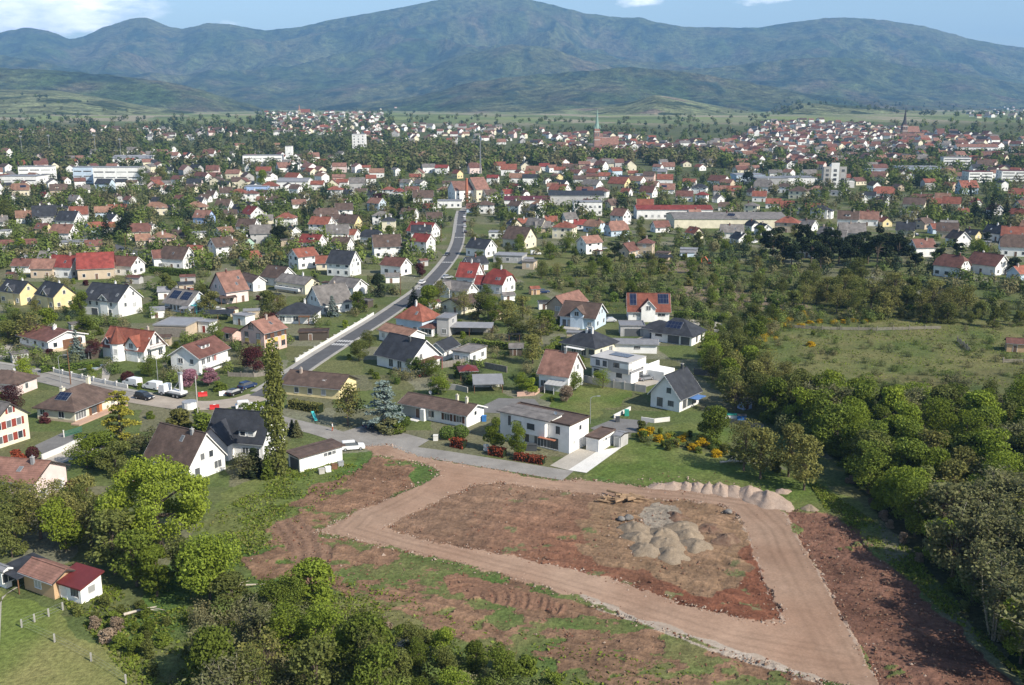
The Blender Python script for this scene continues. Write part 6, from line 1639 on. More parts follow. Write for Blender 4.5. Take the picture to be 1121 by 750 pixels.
PROTO = {}
def proto(kind, var):
    """(trunk mesh, crown mesh, height, width) - a tree 10 m tall, its repeats share these meshes"""
    key = (kind, var)
    if key in PROTO: return PROTO[key]
    rng = np.random.default_rng(hash(kind) % 1000 + var * 31 + 5 if False else sum(map(ord, kind)) + 101 * var)
    H = 10.0
    if kind in ('round', 'oval', 'open', 'wild'):
        Wd = {'round': 9.5, 'oval': 6.5, 'open': 8.0, 'wild': 8.0}[kind]
        z0 = {'round': 1.2, 'oval': 1.6, 'open': 2.4, 'wild': 0.6}[kind]
        lb = crown_lobes(rng, H, Wd, z0, {'round': 26, 'oval': 20, 'open': 24, 'wild': 22}[kind])
        n = {'round': 6000, 'oval': 4400, 'open': 2400, 'wild': 4200}[kind]
        pts, d = lobes_points(rng, lb, n, 0.22)
        pts[:, 2] = np.maximum(pts[:, 2], z0 * 0.7)
        V, F_ = leaf_quads(rng, pts, d, {'open': 0.32}.get(kind, 0.35) * (0.8, 1.0, 1.22)[var], 1.0, 0.45)
        tm = trunk_mesh(rng, H, z0 * 1.1 + 0.8, 0.2, 9 if kind == 'open' else 6, Wd, M_BARK, lb, 3 if kind == 'open' else 0)
    elif kind == 'dome':      # a wide full crown of many small clumps
        Wd = 10.6; lb = []
        for i in range(75):
            z_ = rng.uniform(-0.75, 1); a = rng.uniform(0, 6.28); q_ = math.sqrt(1 - z_ * z_); s_ = rng.uniform(.74, .92)
            lb.append(((4.7 * q_ * s_ * math.cos(a), 4.7 * q_ * s_ * math.sin(a), 5.1 + 4.3 * z_ * s_), (rng.uniform(.75, 1.25),) * 2 + (rng.uniform(.6, .9),)))
        pts, d = lobes_points(rng, lb, 21000, 0.15); V, F_ = leaf_quads(rng, pts, d, 0.2, 1.0, 0.5); tm = trunk_mesh(rng, H, 2, 0.3, 9, Wd, M_BARK, lb)
    elif kind == 'bare':      # twigs just in bud, one sees through
        Wd = 7.5; lb = crown_lobes(rng, H, Wd, 2.0, 22); pts, d = lobes_points(rng, lb, 1100, 0.6)
        V, F_ = leaf_quads(rng, pts, d, 0.34, 1.5, 0.3)
        tm = trunk_mesh(rng, H, 2.2, 0.2, 14, Wd, M_BARK, lb, 6)
    elif kind == 'willow':    # upright twigs with thin greyish leaf, several pale stems
        Wd = 6.0; mb = MB(); P_, D_ = [], []
        for i in range(11):
            a = rng.uniform(0, 6.28); r_ = Wd * 0.36 * math.sqrt(rng.random()); hh = H * rng.uniform(0.72, 1.0)
            b0 = np.array([0.5 * math.cos(a), 0.5 * math.sin(a), -0.3]); b1 = np.array([r_ * math.cos(a), r_ * math.sin(a), hh * 0.5]); b2 = np.array([r_ * 1.35 * math.cos(a), r_ * 1.35 * math.sin(a), hh])
            mb.tube([tuple(b0), tuple(b1), tuple(b2)], [0.10, 0.07, 0.02], M_PALEBARK, 5)
            for k in range(9):
                f = rng.uniform(0.25, 0.9); p = b1 + (b2 - b1) * (f - 0.25) / 0.65; q = p + np.array([rng.normal() * 0.8, rng.normal() * 0.8, 1.2])
                mb.tube([tuple(p), tuple(q)], [0.035, 0.012], M_PALEBARK, 4, cap=False)
                m_ = 30; tt = rng.random(m_)[:, None]; P_.append(p + (q - p) * tt + rng.normal(size=(m_, 3)) * 0.32); D_.append(rng.normal(size=(m_, 3)))
        pts = np.concatenate(P_); d = np.concatenate(D_); d /= np.linalg.norm(d, axis=1, keepdims=True)
        V, F_ = leaf_quads(rng, pts, d, 0.24, 1.7, 0.3); tm = mb.to_mesh('trunk')
    elif kind == 'poplar':
        Wd = 2.0; zs = np.linspace(0.7, 9.4, 16)
        lb = [((rng.uniform(-.18, .18), rng.uniform(-.18, .18), z), (0.72 * math.sin(math.pi * (0.16 + 0.72 * z / 10)) ** .5 * rng.uniform(.85, 1.1),) * 2 + (0.75,)) for z in zs]
        pts, d = lobes_points(rng, lb, 4200, 0.2); V, F_ = leaf_quads(rng, pts, d, 0.20, 1.0, 0.45)
        tm = trunk_mesh(rng, H * 1.25, 1.0, 0.12, 5, 1.2, M_BARK, lb)
    elif kind in ('spruce', 'spire'):
        Wd = 5.2 if kind == 'spruce' else 3.6; P_, D_ = [], []
        for z in np.linspace(0.6, 9.6, 17):
            r_ = Wd / 2 * (1 - (z / 10.1)) ** 0.85
            nb = max(5, int(11 * r_ / (Wd / 2)) + 3)
            for i in range(nb):
                a = 2 * math.pi * i / nb + rng.uniform(-.3, .3); rr = r_ * rng.uniform(0.75, 1.12); m_ = max(6, int(26 * rr / (Wd / 2)))
                t = np.sqrt(rng.random(m_)); x_ = t * rr
                p = np.stack([x_ * math.cos(a) + rng.normal(size=m_) * 0.14, x_ * math.sin(a) + rng.normal(size=m_) * 0.14, z + 0.18 - 0.35 * (x_ / (Wd / 2)) ** 1.3 * 1.6 + rng.normal(size=m_) * 0.1], 1)
                P_.append(p); D_.append(np.stack([np.full(m_, math.cos(a) * .4), np.full(m_, math.sin(a) * .4), np.full(m_, 1.0)], 1))
        pts = np.concatenate(P_); d = np.concatenate(D_); V, F_ = leaf_quads(rng, pts, d, 0.38, 1.3, 0.6)
        mb = MB(); mb.tube([(0, 0, -.3), (0, 0, 9.8)], [0.2, 0.03], M_BARK, 6); tm = mb.to_mesh('trunk')
    elif kind == 'cedar':     # broad, tiered
        Wd = 9.0; P_, D_ = [], []; mb = MB(); mb.tube([(0, 0, -.3), (0.2, 0, 5), (0.1, 0.1, 9.4)], [0.32, 0.2, 0.05], M_BARK, 7)
        for z in (1.4, 2.6, 3.7, 4.9, 6.0, 7.1, 8.2, 9.1):
            r_ = Wd / 2 * min(1.0, (1.08 - z / 10.2) ** 0.75 + 0.06)
            for i in range(7):
                a = rng.uniform(0, 6.28); rr = r_ * rng.uniform(0.55, 1.1); m_ = int(70 * rr / (Wd / 2)) + 12
                t = rng.random(m_) ** 0.6; w2 = 0.45 + 0.5 * rr / 4
                p = np.stack([t * rr, rng.normal(size=m_) * w2 * 0.45 * (0.4 + t), z + 0.55 * t - 0.5 * t * t + rng.normal(size=m_) * 0.12], 1)
                ca_2, sa_2 = math.cos(a), math.sin(a)
                p = np.stack([p[:, 0] * ca_2 - p[:, 1] * sa_2, p[:, 0] * sa_2 + p[:, 1] * ca_2, p[:, 2]], 1)
                P_.append(p); D_.append(np.tile([0.0, 0.0, 1.0], (m_, 1)))
                mb.tube([(0, 0, z - .2), (rr * .8 * ca_2, rr * .8 * sa_2, z + 0.1)], [0.07, 0.02], M_BARK, 4, cap=False)
        pts = np.concatenate(P_); d = np.concatenate(D_); V, F_ = leaf_quads(rng, pts, d, 0.42, 1.2, 0.55); tm = mb.to_mesh('trunk')
    elif kind == 'pine':      # dark umbrella of clumps
        Wd = 8.5; lb = []
        for i in range(16):
            a = rng.uniform(0, 6.28); r_ = 3.2 * math.sqrt(rng.random()); lb.append(((r_ * math.cos(a), r_ * math.sin(a), rng.uniform(3.4, 9.2) - 0.12 * r_), (rng.uniform(1.0, 1.7),) * 2 + (rng.uniform(0.55, 0.9),)))
        pts, d = lobes_points(rng, lb, 2600, 0.2); V, F_ = leaf_quads(rng, pts, d, 0.45, 1.1, 0.4); tm = trunk_mesh(rng, H, 3, 0.22, 9, Wd, M_BARK, lb)
    elif kind in ('bush', 'ball'):
        Wd = 10.0; H = 8.0
        lb = crown_lobes(rng, H, Wd, 0.2, 14 if kind == 'bush' else 10, 0.8, 0.6) if kind == 'bush' else [((0, 0, 3.8), (4.6, 4.6, 4.0))]
        pts, d = lobes_points(rng, lb, 1300 if kind == 'bush' else 1500, 0.15); pts[:, 2] = np.maximum(pts[:, 2], 0.1)
        V, F_ = leaf_quads(rng, pts, d, 1.0 if kind == 'bush' else 0.75, 1.0, 0.45)
        mb = MB()
        for i in range(5):
            e = lb[i % len(lb)][0]; mb.tube([(0, 0, -.5), e], [0.25, 0.08], M_BARK, 4)
        tm = mb.to_mesh('stem')
    me = np_mesh('crown', V, F_, [LEAF['mid']])
    PROTO[key] = (tm, me, H, Wd)
    return PROTO[key]
CROWN = {}
def crown(kind, var, leaf):
    k = (kind, var, leaf)
    if k not in CROWN:
        me = proto(kind, var)[1].copy(); me.materials[0] = LEAF[leaf]; CROWN[k] = me
    return CROWN[k]
NT = {'tree': 0, 'bush': 0}
def plant(kind, leaf, x, y, h, wd=None, z=None, label=None, look=None, short=None, group=None, name=None, cat=None, var=None):
    var = random.randrange(3) if var is None else var
    tm, _m, H, Wd = proto(kind, var)
    z = gz(x, y) if z is None else z
    sz = h / H; sw = (wd / Wd) if wd else sz
    low = kind in ('bush', 'ball')
    nm = name or ('shrub' if low or (kind == 'wild' and h < 5.2) else {'willow': 'willow_tree', 'spruce': 'conifer', 'spire': 'conifer', 'cedar': 'cedar_tree', 'pine': 'pine_tree', 'poplar': 'poplar_tree'}.get(kind, 'tree'))
    root = empty(nm, x, y, z - 0.05, random.uniform(0, 6.28)); root.scale = (sw, sw, sz)
    if not low or h > 2.5: link('stem' if low else 'trunk', tm, root)
    link('crown', crown(kind, var, leaf), root)
    if group and look: root['label'] = look; root['category'] = cat or ('shrub' if nm == 'shrub' else 'tree'); root['group'] = group
    else: reg(root, look or '', cat or ('shrub' if nm == 'shrub' else 'tree'), label=label, short=short)
    NT['bush' if low else 'tree'] += 1
    PLANTS.append((x, y, (wd or h) / 2))
    return root
PLANTS = []
def hero(px, py, kind, leaf, h, wd, label, **k):
    x, y = gp(px, py)
    return plant(kind, leaf, x, y, h, wd, label=label, **k)
# --- trees and shrubs one can name
hero(176, 600, 'dome', 'lime', 15.0, 16.5, 'big round bright lime-green tree beside the white gable house', short='the big lime-green tree', var=0)
hero(305, 521, 'poplar', 'poplar', 24.5, 4.6, 'very tall narrow poplar in front of the low brown-roofed garage', short='the tall poplar', var=0)
hero(421, 470, 'cedar', 'blue', 10.5, 9.5, 'broad blue-green cedar at the end of the long white bungalow', short='the blue cedar', var=0)
hero(381, 466, 'bare', 'olive', 9.0, 7.5, 'half-bare olive-brown tree on the verge beside the blue cedar', var=0)
hero(134, 492, 'cedar', 'gold', 12.0, 9.0, 'yellow-green tiered conifer beside the cream hipped house', short='the yellow-green conifer', var=1)
hero(85, 393, 'spruce', 'blue', 7.5, 5.5, 'blue spruce by the broad low white house', var=1)
hero(213, 402, 'oval', 'dull', 6.5, 5.0, 'dark dull-green tree against the white house by the blossom tree', var=1)
hero(278, 409, 'round', 'copper', 6.8, 6.6, 'round plum-leaved tree in front of the pink two-storey house', var=1)
hero(208, 424, 'round', 'pink', 4.2, 5.0, 'pink blossoming cherry tree, the fuller of two', name='cherry_tree', var=2)
hero(229, 422, 'oval', 'pink', 4.2, 4.6, 'pink blossoming cherry tree with paler crown, the narrower of two', name='cherry_tree', var=1)
hero(14, 448, 'round', 'copper', 5.4, 6.4, 'plum-leaved tree between the blush bungalow and the house with red shutters', var=0)
hero(91, 560, 'ball', 'white', 2.8, 3.8, 'white blossoming shrub beside the rosy-roofed pink house', var=0)
hero(83, 550, 'ball', 'copper', 4.0, 4.0, 'round plum-coloured shrub at the gable of the rosy-roofed pink house', var=1)
hero(73, 556, 'ball', 'hedge', 3.6, 2.6, 'round green shrub between the plum shrub and the pink house', var=2)
hero(140, 418, 'ball', 'copper', 2.6, 3.2, 'plum-coloured shrub beside the parked white vans', var=0)
hero(50, 463, 'bush', 'copper', 2.2, 2.2, 'small plum shrub at the corner of the cream hipped house', var=1)
hero(36, 502, 'ball', 'copper', 2.4, 2.4, 'plum shrub by the drive of the house with red shutters', var=2)
hero(17, 508, 'bush', 'red', 2.6, 3.6, 'reddish-brown shrub below the house with red shutters', var=1)
for px_, py_, h_, lb_ in ((814, 515, 9.5, 'first'), (832, 523, 9.0, 'second'), (863, 522, 9.5, 'third'), (880, 536, 9.5, 'fourth')):
    hero(px_, py_, 'open', 'olive', h_, 7.5, f'{lb_} of four olive-leaved trees in a row on the grass above the gravel heaps')
hero(782, 484, 'round', 'mid', 7.0, 6.8, 'round mid-green tree on the lawn behind the yellow broom', short='the round lawn tree', var=2)
hero(565, 500, 'oval', 'fresh', 7.0, 4.4, 'fresh green tree in front of the modern white building', var=0)
hero(541, 493, 'oval', 'fresh', 6.5, 4.0, 'fresh green tree at the blank end of the modern white building', var=1)
for px_, py_, h_, w_, lf, kd, lb in ((592, 374, 8, 9, 'olive', 'bare', 'wide half-bare tree behind the hedge of the cream villa'), (583, 398, 7.5, 7.5, 'olive', 'open', 'olive tree at the end of the trimmed yellow hedge'),
      (508, 345, 8, 8, 'olive', 'open', 'olive tree behind the grey cube'), (524, 350, 8.5, 8, 'dull', 'wild', 'dull green tree behind the long carport'), (541, 352, 8, 8, 'fresh', 'wild', 'fresh green tree in the garden thicket below the crimson houses'), (556, 358, 8, 8.5, 'olive', 'open', 'olive tree in the garden thicket facing the pale blue house'),
      (572, 350, 7.5, 8, 'olive', 'bare', 'half-bare tree next to the bare beige gable'), (566, 372, 7, 8, 'dull', 'wild', 'dull green tree over the long hedge'), (600, 366, 7, 7, 'mid', 'wild', 'mid-green tree below the terrace of the pale blue house'),
      (470, 338, 7.5, 8, 'fresh', 'round', 'yellowish green tree beside the main road, behind the orange-hipped house'), (480, 330, 7, 7, 'olive', 'open', 'olive tree in front of the grey house by the crimson pair'),
      (393, 395, 5.5, 5.5, 'dull', 'round', 'dark round tree by the road crossing'), (415, 325, 8, 6, 'dark', 'wild', 'dark evergreen tree facing the main road'), (393, 343, 7, 6, 'mid', 'wild', 'green tree in front of the steep grey-roofed house'),
      (364, 346, 6.5, 5.5, 'blue', 'spruce', 'blue-green spruce beside the steep grey-roofed house'), (345, 320, 6.5, 5.5, 'dark', 'spruce', 'dark spruce behind the dark-hipped bungalow'), (404, 381, 5, 5, 'dull', 'wild', 'dull green shrub-like tree beside the orange-roofed garage'),
      (660, 425, 4.6, 5, 'fresh', 'open', 'light feathery tree before the concrete garden fence'), (620, 440, 3.6, 3.8, 'brown', 'round', 'purple-brown shrub tree on the lawn slope'), (628, 428, 4.5, 5.2, 'mid', 'round', 'round green tree beside the mauve-roofed house'),
      (572, 428, 4.5, 4.5, 'fresh', 'wild', 'green tree on the slope below the grey garden wall'), (581, 432, 4, 3.6, 'lime', 'oval', 'bright green tree by the asphalt court'), (470, 412, 4.5, 6, 'mid', 'wild', 'mid-green tree under the slate house with red stairs'),
      (455, 408, 4, 4.5, 'hedge', 'round', 'dark clipped tree under the slate house with red stairs'), (480, 432, 4.5, 6, 'fresh', 'wild', 'leafy tree behind the long white bungalow'), (30, 415, 5, 5.5, 'lime', 'wild', 'bright green tree on the kerb before the blush bungalow'),
      (36, 378, 9, 10, 'olive', 'bare', 'large half-bare tree before the yellow houses'), (20, 372, 8, 9, 'dull', 'wild', 'dull green tree at the picture edge before the yellow houses'), (52, 368, 8, 7, 'fresh', 'wild', 'fresh green tree in front of the yellow house with glazed corner'),
      (90, 368, 6, 7, 'mid', 'wild', 'green tree between the broad low house and the white duplex'), (102, 392, 5, 5, 'copper', 'wild', 'plum-brown tree beside the blue spruce'),
      (164, 412, 5, 6, 'mid', 'wild', 'green tree before the turreted white house'), (230, 343, 7, 8, 'olive', 'wild', 'olive tree beside the tall blush house'), (306, 345, 6.5, 7, 'olive', 'open', 'olive tree uphill of the dark-hipped bungalow'), (292, 342, 7, 7, 'dull', 'wild', 'dull green tree uphill of the pink two-storey house'),
      (283, 463, 4.6, 5, 'fresh', 'ball', 'big round clipped bush by the parked dark cars'), (268, 456, 3, 3, 'hedge', 'ball', 'small round clipped bush by the parked dark cars'), (197, 470, 4, 6, 'olive', 'bush', 'brownish-green bush beside the roadworks'),
      (225, 475, 4, 7, 'mid', 'bush', 'green bush row before the black-roofed twin-gable house'), (165, 500, 6, 8, 'grey', 'bare', 'grey half-bare tree before the white gable by the lime tree'), (115, 508, 6, 8, 'mid', 'wild', 'mid-green tree below the yellow-green conifer'),
      (95, 512, 6.5, 7.5, 'fresh', 'wild', 'fresh green tree behind the drive wall'), (128, 520, 6, 7, 'dull', 'wild', 'dull green tree behind the big lime-green tree'), (278, 520, 5, 5, 'dark', 'spire', 'dark narrow conifer at the black-roofed twin-gable house'), (293, 524, 6, 2.6, 'mid', 'spire', 'slim green cypress next to the tall poplar'),
      (268, 522, 4.5, 6, 'grey', 'bare', 'grey leafless shrub tree at the twin-gable house'), (325, 478, 3.5, 2.6, 'grey', 'spire', 'small grey-green conifer at the lane'), (320, 476, 3.2, 2.2, 'dark', 'spire', 'small dark conifer at the lane'),
      (117, 262, 13, 8, 'dark', 'spruce', 'tall dark conifer in front of the orange-red roof'), (142, 262, 13, 13, 'dark', 'wild', 'broad dark bluish evergreen tree uphill of the back street'), (48, 218, 14, 8, 'dark', 'spruce', 'tall dark spruce below the white school'), (10, 244, 13, 14, 'dull', 'wild', 'large dull green tree at the picture edge'),
      (66, 205, 13, 8, 'dark', 'spruce', 'dark conifer before the white school'), (158, 205, 15, 12, 'mid', 'wild', 'tall green tree at the end of the white school'), (178, 202, 14, 12, 'olive', 'wild', 'wide olive tree beyond the end of the white school'), (288, 205, 13, 9, 'fresh', 'round', 'bright round tree near the bright-roofed hall'),
      (308, 268, 9, 11, 'dark', 'wild', 'broad dark tree among the red-roofed houses'), (333, 240, 10, 6, 'dark', 'spruce', 'dark spruce pair member near the red hipped roofs'), (440, 238, 12, 8, 'dark', 'spruce', 'dark blue spruce beside the low white hall'), (417, 226, 9, 12, 'copper', 'round', 'big plum-leaved tree among small white houses'),
      (1085, 245, 17, 11, 'dark', 'spruce', 'tallest of the dark conifers before the red and white flats'), (1066, 243, 14, 9, 'dark', 'spruce', 'dark conifer beside the tallest one'), (1100, 246, 14, 8, 'dark', 'spruce', 'dark conifer at the outer side of the tallest one'), (668, 228, 9, 8, 'dark', 'spruce', 'dark conifer behind the dark-roofed hall'),
      (684, 236, 9, 5, 'dark', 'spruce', 'slim dark conifer beside the rosy gable house'), (800, 230, 9, 8, 'dark', 'wild', 'dark tree behind the long grey-roofed hall'), (818, 205, 12, 12, 'dark', 'wild', 'big dark tree before the industrial halls'),
      (622, 272, 8, 8, 'lime', 'open', 'yellow-green tree before the orange-hipped house in the upper town'), (568, 273, 7, 6, 'fresh', 'round', 'fresh green tree before the long cream bungalow')):
    hero(px_, py_, kd, lf, h_, w_, lb)
for i, px_ in enumerate((846, 856, 866, 878, 888, 898, 908, 918, 930, 940, 950, 960, 970, 982)):
    x, y = gp(px_, 284 + (i % 3) * 5)
    plant('pine', 'dark', x, y, random.uniform(12.5, 16), random.uniform(10, 13), look='dark pine with clumped crown in the row above the olive scrub', group='dark pines above the scrub')
# --- hedges
def hedge(px0, px1, h_, w_, leaf, label, name='hedge'):
    a, b = Vector(gp(*px0)), Vector(gp(*px1)); L = (b - a).length; rng = np.random.default_rng(int(px0[0] * 7))
    n = int(min(4200, 60 * (L * (2 * h_ + w_) + 2 * w_ * h_) / 3)); s_ = rng.random(n)
    peri = 2 * h_ + w_; t = rng.random(n) * peri
    yy_ = np.where(t < h_, -w_ / 2, np.where(t < h_ + w_, t - h_ - w_ / 2, w_ / 2)); zz = np.where(t < h_, t, np.where(t < h_ + w_, h_, peri - t))
    pts = np.stack([(s_ - .5) * L, yy_, zz], 1) + rng.normal(size=(n, 3)) * 0.07; nr = np.stack([np.zeros(n), np.sign(yy_) * (t < h_) + np.sign(yy_) * (t > h_ + w_), (np.abs(t - h_ - w_ / 2) < w_ / 2) * 1.0], 1)
    V, F_ = leaf_quads(rng, pts, nr, 0.32, 1.0, 0.5)
    root = empty(name, (a.x + b.x) / 2, (a.y + b.y) / 2, 0, math.atan2(b.y - a.y, b.x - a.x)); reg(root, '', 'hedge', label=label)
    link('foliage', np_mesh('foliage', V, F_, [LEAF[leaf]]), root)
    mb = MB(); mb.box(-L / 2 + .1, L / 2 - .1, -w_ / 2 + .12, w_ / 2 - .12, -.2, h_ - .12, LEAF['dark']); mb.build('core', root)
    PLANTS.append(((a.x + b.x) / 2, (a.y + b.y) / 2, 1))
hedge((564, 503), (596, 508), 1.3, 1.3, 'red', 'red-leaved hedge before the terrace of the modern white building')
hedge((537, 497), (553, 500), 1.5, 1.6, 'red', 'red-leaved hedge at the blank end of the modern white building')
hedge((495, 488), (509, 491), 1.6, 1.5, 'red', 'short red-leaved hedge before the long white bungalow')
hedge((542, 381), (566, 384), 1.8, 1.5, 'lightgreen', 'trimmed yellow-green hedge before the flat-roofed white house')
hedge((598, 389), (614, 379), 1.8, 1.6, 'lightgreen', 'trimmed yellow-green hedge running to the cream villa')
hedge((517, 377), (545, 381), 1.6, 1.4, 'lightgreen', 'long yellow-green hedge beside the long carport')
hedge((165, 299), (212, 303), 2.6, 2.4, 'hedge', 'tall trimmed hedge before the white gable houses uphill')
hedge((45, 408), (110, 402), 1.5, 1.4, 'hedge', 'dark hedge around the blue swimming pool')
hedge((738, 347), (786, 352), 1.8, 2.0, 'hedge', 'dark hedge behind the black-roofed villa')
hedge((148, 342), (172, 334), 1.4, 1.2, 'hedge', 'hedge beside the white duplex')
hedge((318, 446), (352, 452), 1.8, 1.8, 'olive', 'brownish hedge before the low ochre building')
hedge((105, 245), (165, 270), 2.4, 2.0, 'hedge', 'long dark hedge along the back street')
for px_, py_, nm_ in ((490, 480, 'first'), (504, 479, 'second')):
    hero(px_, py_, 'ball', 'hedge', 2.6, 3.4, f'{nm_} of two round clipped shrubs before the long white bungalow')
hero(444, 466, 'ball', 'hedge', 2.0, 2.2, 'round dark shrub at the bungalow porch')
hero(428, 472, 'bush', 'grey', 2.8, 6.5, 'greyish flowering shrub mass under the blue cedar')
hero(436, 474, 'bush', 'mid', 2.4, 3.5, 'green shrub at the foot of the grey flowering one')

# --- the wood beside the red soil, the thicket at the bottom, the scrub: single trees
RP = np.array([(p.x, p.y) for L_ in (ROAD_MAIN, STREET2, STREET3, BACKROAD) for p in L_])
def off_road(x, y, r): return float(np.min((RP[:, 0] - x) ** 2 + (RP[:, 1] - y) ** 2)) > r * r
def inside_px(poly_px, n, rmin, tries=6000, avoid=True):
    w_ = [gp(*p) for p in poly_px]; xs = [p[0] for p in w_]; ys = [p[1] for p in w_]; out_ = []
    for _ in range(tries):
        if len(out_) >= n: break
        x, y = random.uniform(min(xs), max(xs)), random.uniform(min(ys), max(ys))
        if not pip(np.array([x]), np.array([y]), w_)[0]: continue
        if avoid and (not clear_of(x, y, 3.0) or not off_road(x, y, 5.5)): continue
        if any((x - a) ** 2 + (y - b) ** 2 < rmin ** 2 for a, b in out_): continue
        if avoid and any((x - a) ** 2 + (y - b) ** 2 < (c * 0.6 + rmin * 0.3) ** 2 for a, b, c in PLANTS): continue
        out_.append((x, y))
    return out_
WOODPX = [(852, 462), (890, 452), (960, 452), (1121, 446), (1220, 480), (1240, 830), (1150, 790), (1092, 706), (1032, 634), (985, 584), (952, 545), (925, 505)]
WK = [('wild', 'fresh', .28), ('round', 'fresh', .12), ('wild', 'mid', .2), ('oval', 'dull', .08), ('round', 'dull', .08), ('open', 'olive', .08), ('willow', 'grey', .08), ('wild', 'lime', .1), ('bare', 'olive', .05)]
def pick(WK_):
    r_ = random.random() * sum(q[2] for q in WK_)
    for k_, l_, p_ in WK_:
        r_ -= p_
        if r_ <= 0: return k_, l_
    return WK_[0][:2]
SPEC = {'fresh': 'fresh green', 'mid': 'mid-green', 'dull': 'dull green', 'olive': 'olive half-bare', 'grey': 'grey willow-like', 'lime': 'bright lime', 'dark': 'dark', 'brown': 'brown leafless', 'broom': 'yellow-flowering', 'white': 'white-flowering', 'hedge': 'dark green', 'copper': 'plum-leaved', 'blue': 'bluish', 'lightgreen': 'light green', 'red': 'reddish'}
def scatter(poly, n, rmin, kinds, hr, where, group, low=False):
    k0 = 0
    for x, y in inside_px(poly, n, rmin):
        k_, l_ = pick(kinds); h_ = random.uniform(*hr)
        noun = {'spruce': 'conifer', 'pine': 'pine'}.get(k_, 'shrub' if low else 'tree')
        plant(k_, l_, x, y, h_, h_ * (random.uniform(1.0, 1.5) if low else random.uniform(0.72, 0.98)), look=f'{SPEC[l_]} {noun} {where}', group=f'{SPEC[l_]} {noun} {group}'); k0 += 1
    return k0
scatter([(1000, 600), (1060, 560), (1160, 560), (1240, 700), (1200, 820), (1110, 740), (1045, 655)], 26, 3.6, [('willow', 'grey', .8), ('bare', 'grey', .3), ('open', 'olive', .15)], (8, 11), 'along the near edge of the wood beyond the dark red soil', 'of the wood edge')
scatter(WOODPX, 128, 4.8, WK, (6.0, 9.8), 'in the dense wood beyond the dark red soil', 'in the dense wood')
scatter([(800, 420), (850, 415), (880, 440), (925, 505), (900, 500), (850, 470), (800, 455)], 16, 4.5, [('wild', 'mid', .3), ('wild', 'dull', .3), ('open', 'olive', .3), ('bare', 'olive', .1)], (6.5, 9.5), 'between the garden lawn and the meadow', 'behind the garden lawn')
scatter([(775, 398), (800, 388), (840, 402), (850, 425), (800, 430), (770, 415)], 9, 4.5, [('wild', 'fresh', .5), ('wild', 'dull', .5)], (6, 8.5), 'beyond the slate-roofed white house', 'beyond the slate-roofed white house')
THK = [(150, 735), (180, 690), (240, 672), (300, 665), (350, 672), (400, 690), (470, 712), (560, 735), (640, 775), (640, 800), (150, 800)]
scatter([(200, 800), (210, 735), (300, 715), (400, 735), (420, 800)], 12, 4.0, [('bare', 'olive', .25), ('open', 'dull', .3), ('willow', 'grey', .15), ('wild', 'fresh', .3), ('wild', 'mid', .2)], (6.5, 8.5), 'in the thicket at the picture bottom', 'in the bottom thicket')
scatter([(340, 690), (420, 700), (520, 725), (600, 760), (600, 800), (380, 800)], 16, 3.0, [('wild', 'mid', .5), ('wild', 'fresh', .3), ('wild', 'dull', .4)], (3.2, 5.0), 'in the low thicket below the red soil belt', 'below the red soil belt')
for px_, py_, kd, lf, h_, w_, lb in ((230, 657, 'round', 'fresh', 9.0, 8.6, 'rounded fresh green tree between the lime tree and the thicket'), (172, 652, 'oval', 'fresh', 6.8, 5.2, 'narrow fresh green tree behind the red metal annexe'), (126, 628, 'open', 'dull', 9, 9, 'large dull see-through tree behind the red metal annexe'),
      (150, 642, 'open', 'mid', 8, 7, 'mid-green see-through tree between the red metal annexe and the narrow fresh tree'), (72, 603, 'wild', 'lime', 8, 7, 'bright lime tree behind the brick cottage'), (45, 590, 'open', 'olive', 9, 9, 'olive tree below the rosy-roofed pink house'), (18, 596, 'open', 'dull', 8, 8, 'dull olive tree at the picture edge below the pink house'),
      (100, 598, 'open', 'olive', 7, 8, 'olive tree between the white blossom shrub and the lime tree'), (205, 640, 'wild', 'dull', 7, 7, 'dull green tree in the shade of the rounded fresh green one'), (150, 612, 'wild', 'dull', 6, 7, 'dull green tree at the foot of the big lime-green tree'), (255, 668, 'wild', 'dull', 5, 6, 'low dull tree at the foot of the rounded fresh green tree'),
      (318, 668, 'wild', 'mid', 5.5, 5, 'green tree at the soil edge above the thicket'), (342, 662, 'wild', 'fresh', 6, 7, 'fresh green tree at the soil edge above the thicket'), (300, 672, 'wild', 'mid', 5, 5.5, 'mid-green tree next to the felled trunk')):
    hero(px_, py_, kd, lf, h_, w_, lb)
scatter([(0, 565), (60, 560), (110, 575), (140, 600), (60, 612), (0, 612)], 9, 3.2, [('wild', 'dull', .4), ('open', 'olive', .4), ('wild', 'mid', .2)], (5, 8), 'in the belt of trees below the rosy-roofed pink house', 'below the rosy-roofed pink house')
# upper scrub and garden trees
scatter([(860, 345), (880, 315), (940, 312), (1010, 330), (1062, 345), (1060, 352), (960, 350)], 30, 4.6, [('open', 'olive', .6), ('wild', 'dull', .3), ('bare', 'olive', .3)], (7, 10.5), 'in the olive grove below the dark pines', 'in the olive grove')
scatter([(575, 305), (640, 292), (700, 290), (760, 290), (850, 300), (870, 330), (790, 345), (740, 345), (660, 335), (600, 318)], 18, 6, [('wild', 'mid', .4), ('wild', 'dull', .4), ('bare', 'olive', .3), ('open', 'olive', .2)], (4.5, 7.5), 'in the overgrown field uphill of the red house with solar panels', 'in the overgrown field')
scatter([(790, 372), (830, 345), (870, 340), (870, 352), (830, 385), (800, 400)], 8, 5, [('wild', 'mid', .5), ('wild', 'dull', .5)], (5, 7.5), 'beside the flowering broom patch', 'beside the broom patch')
scatter([(1000, 345), (1121, 348), (1160, 352), (1160, 362), (1000, 356)], 8, 6, [('wild', 'mid', .5), ('wild', 'dull', .5)], (4, 6.5), 'along the far meadow edge', 'along the far meadow edge')
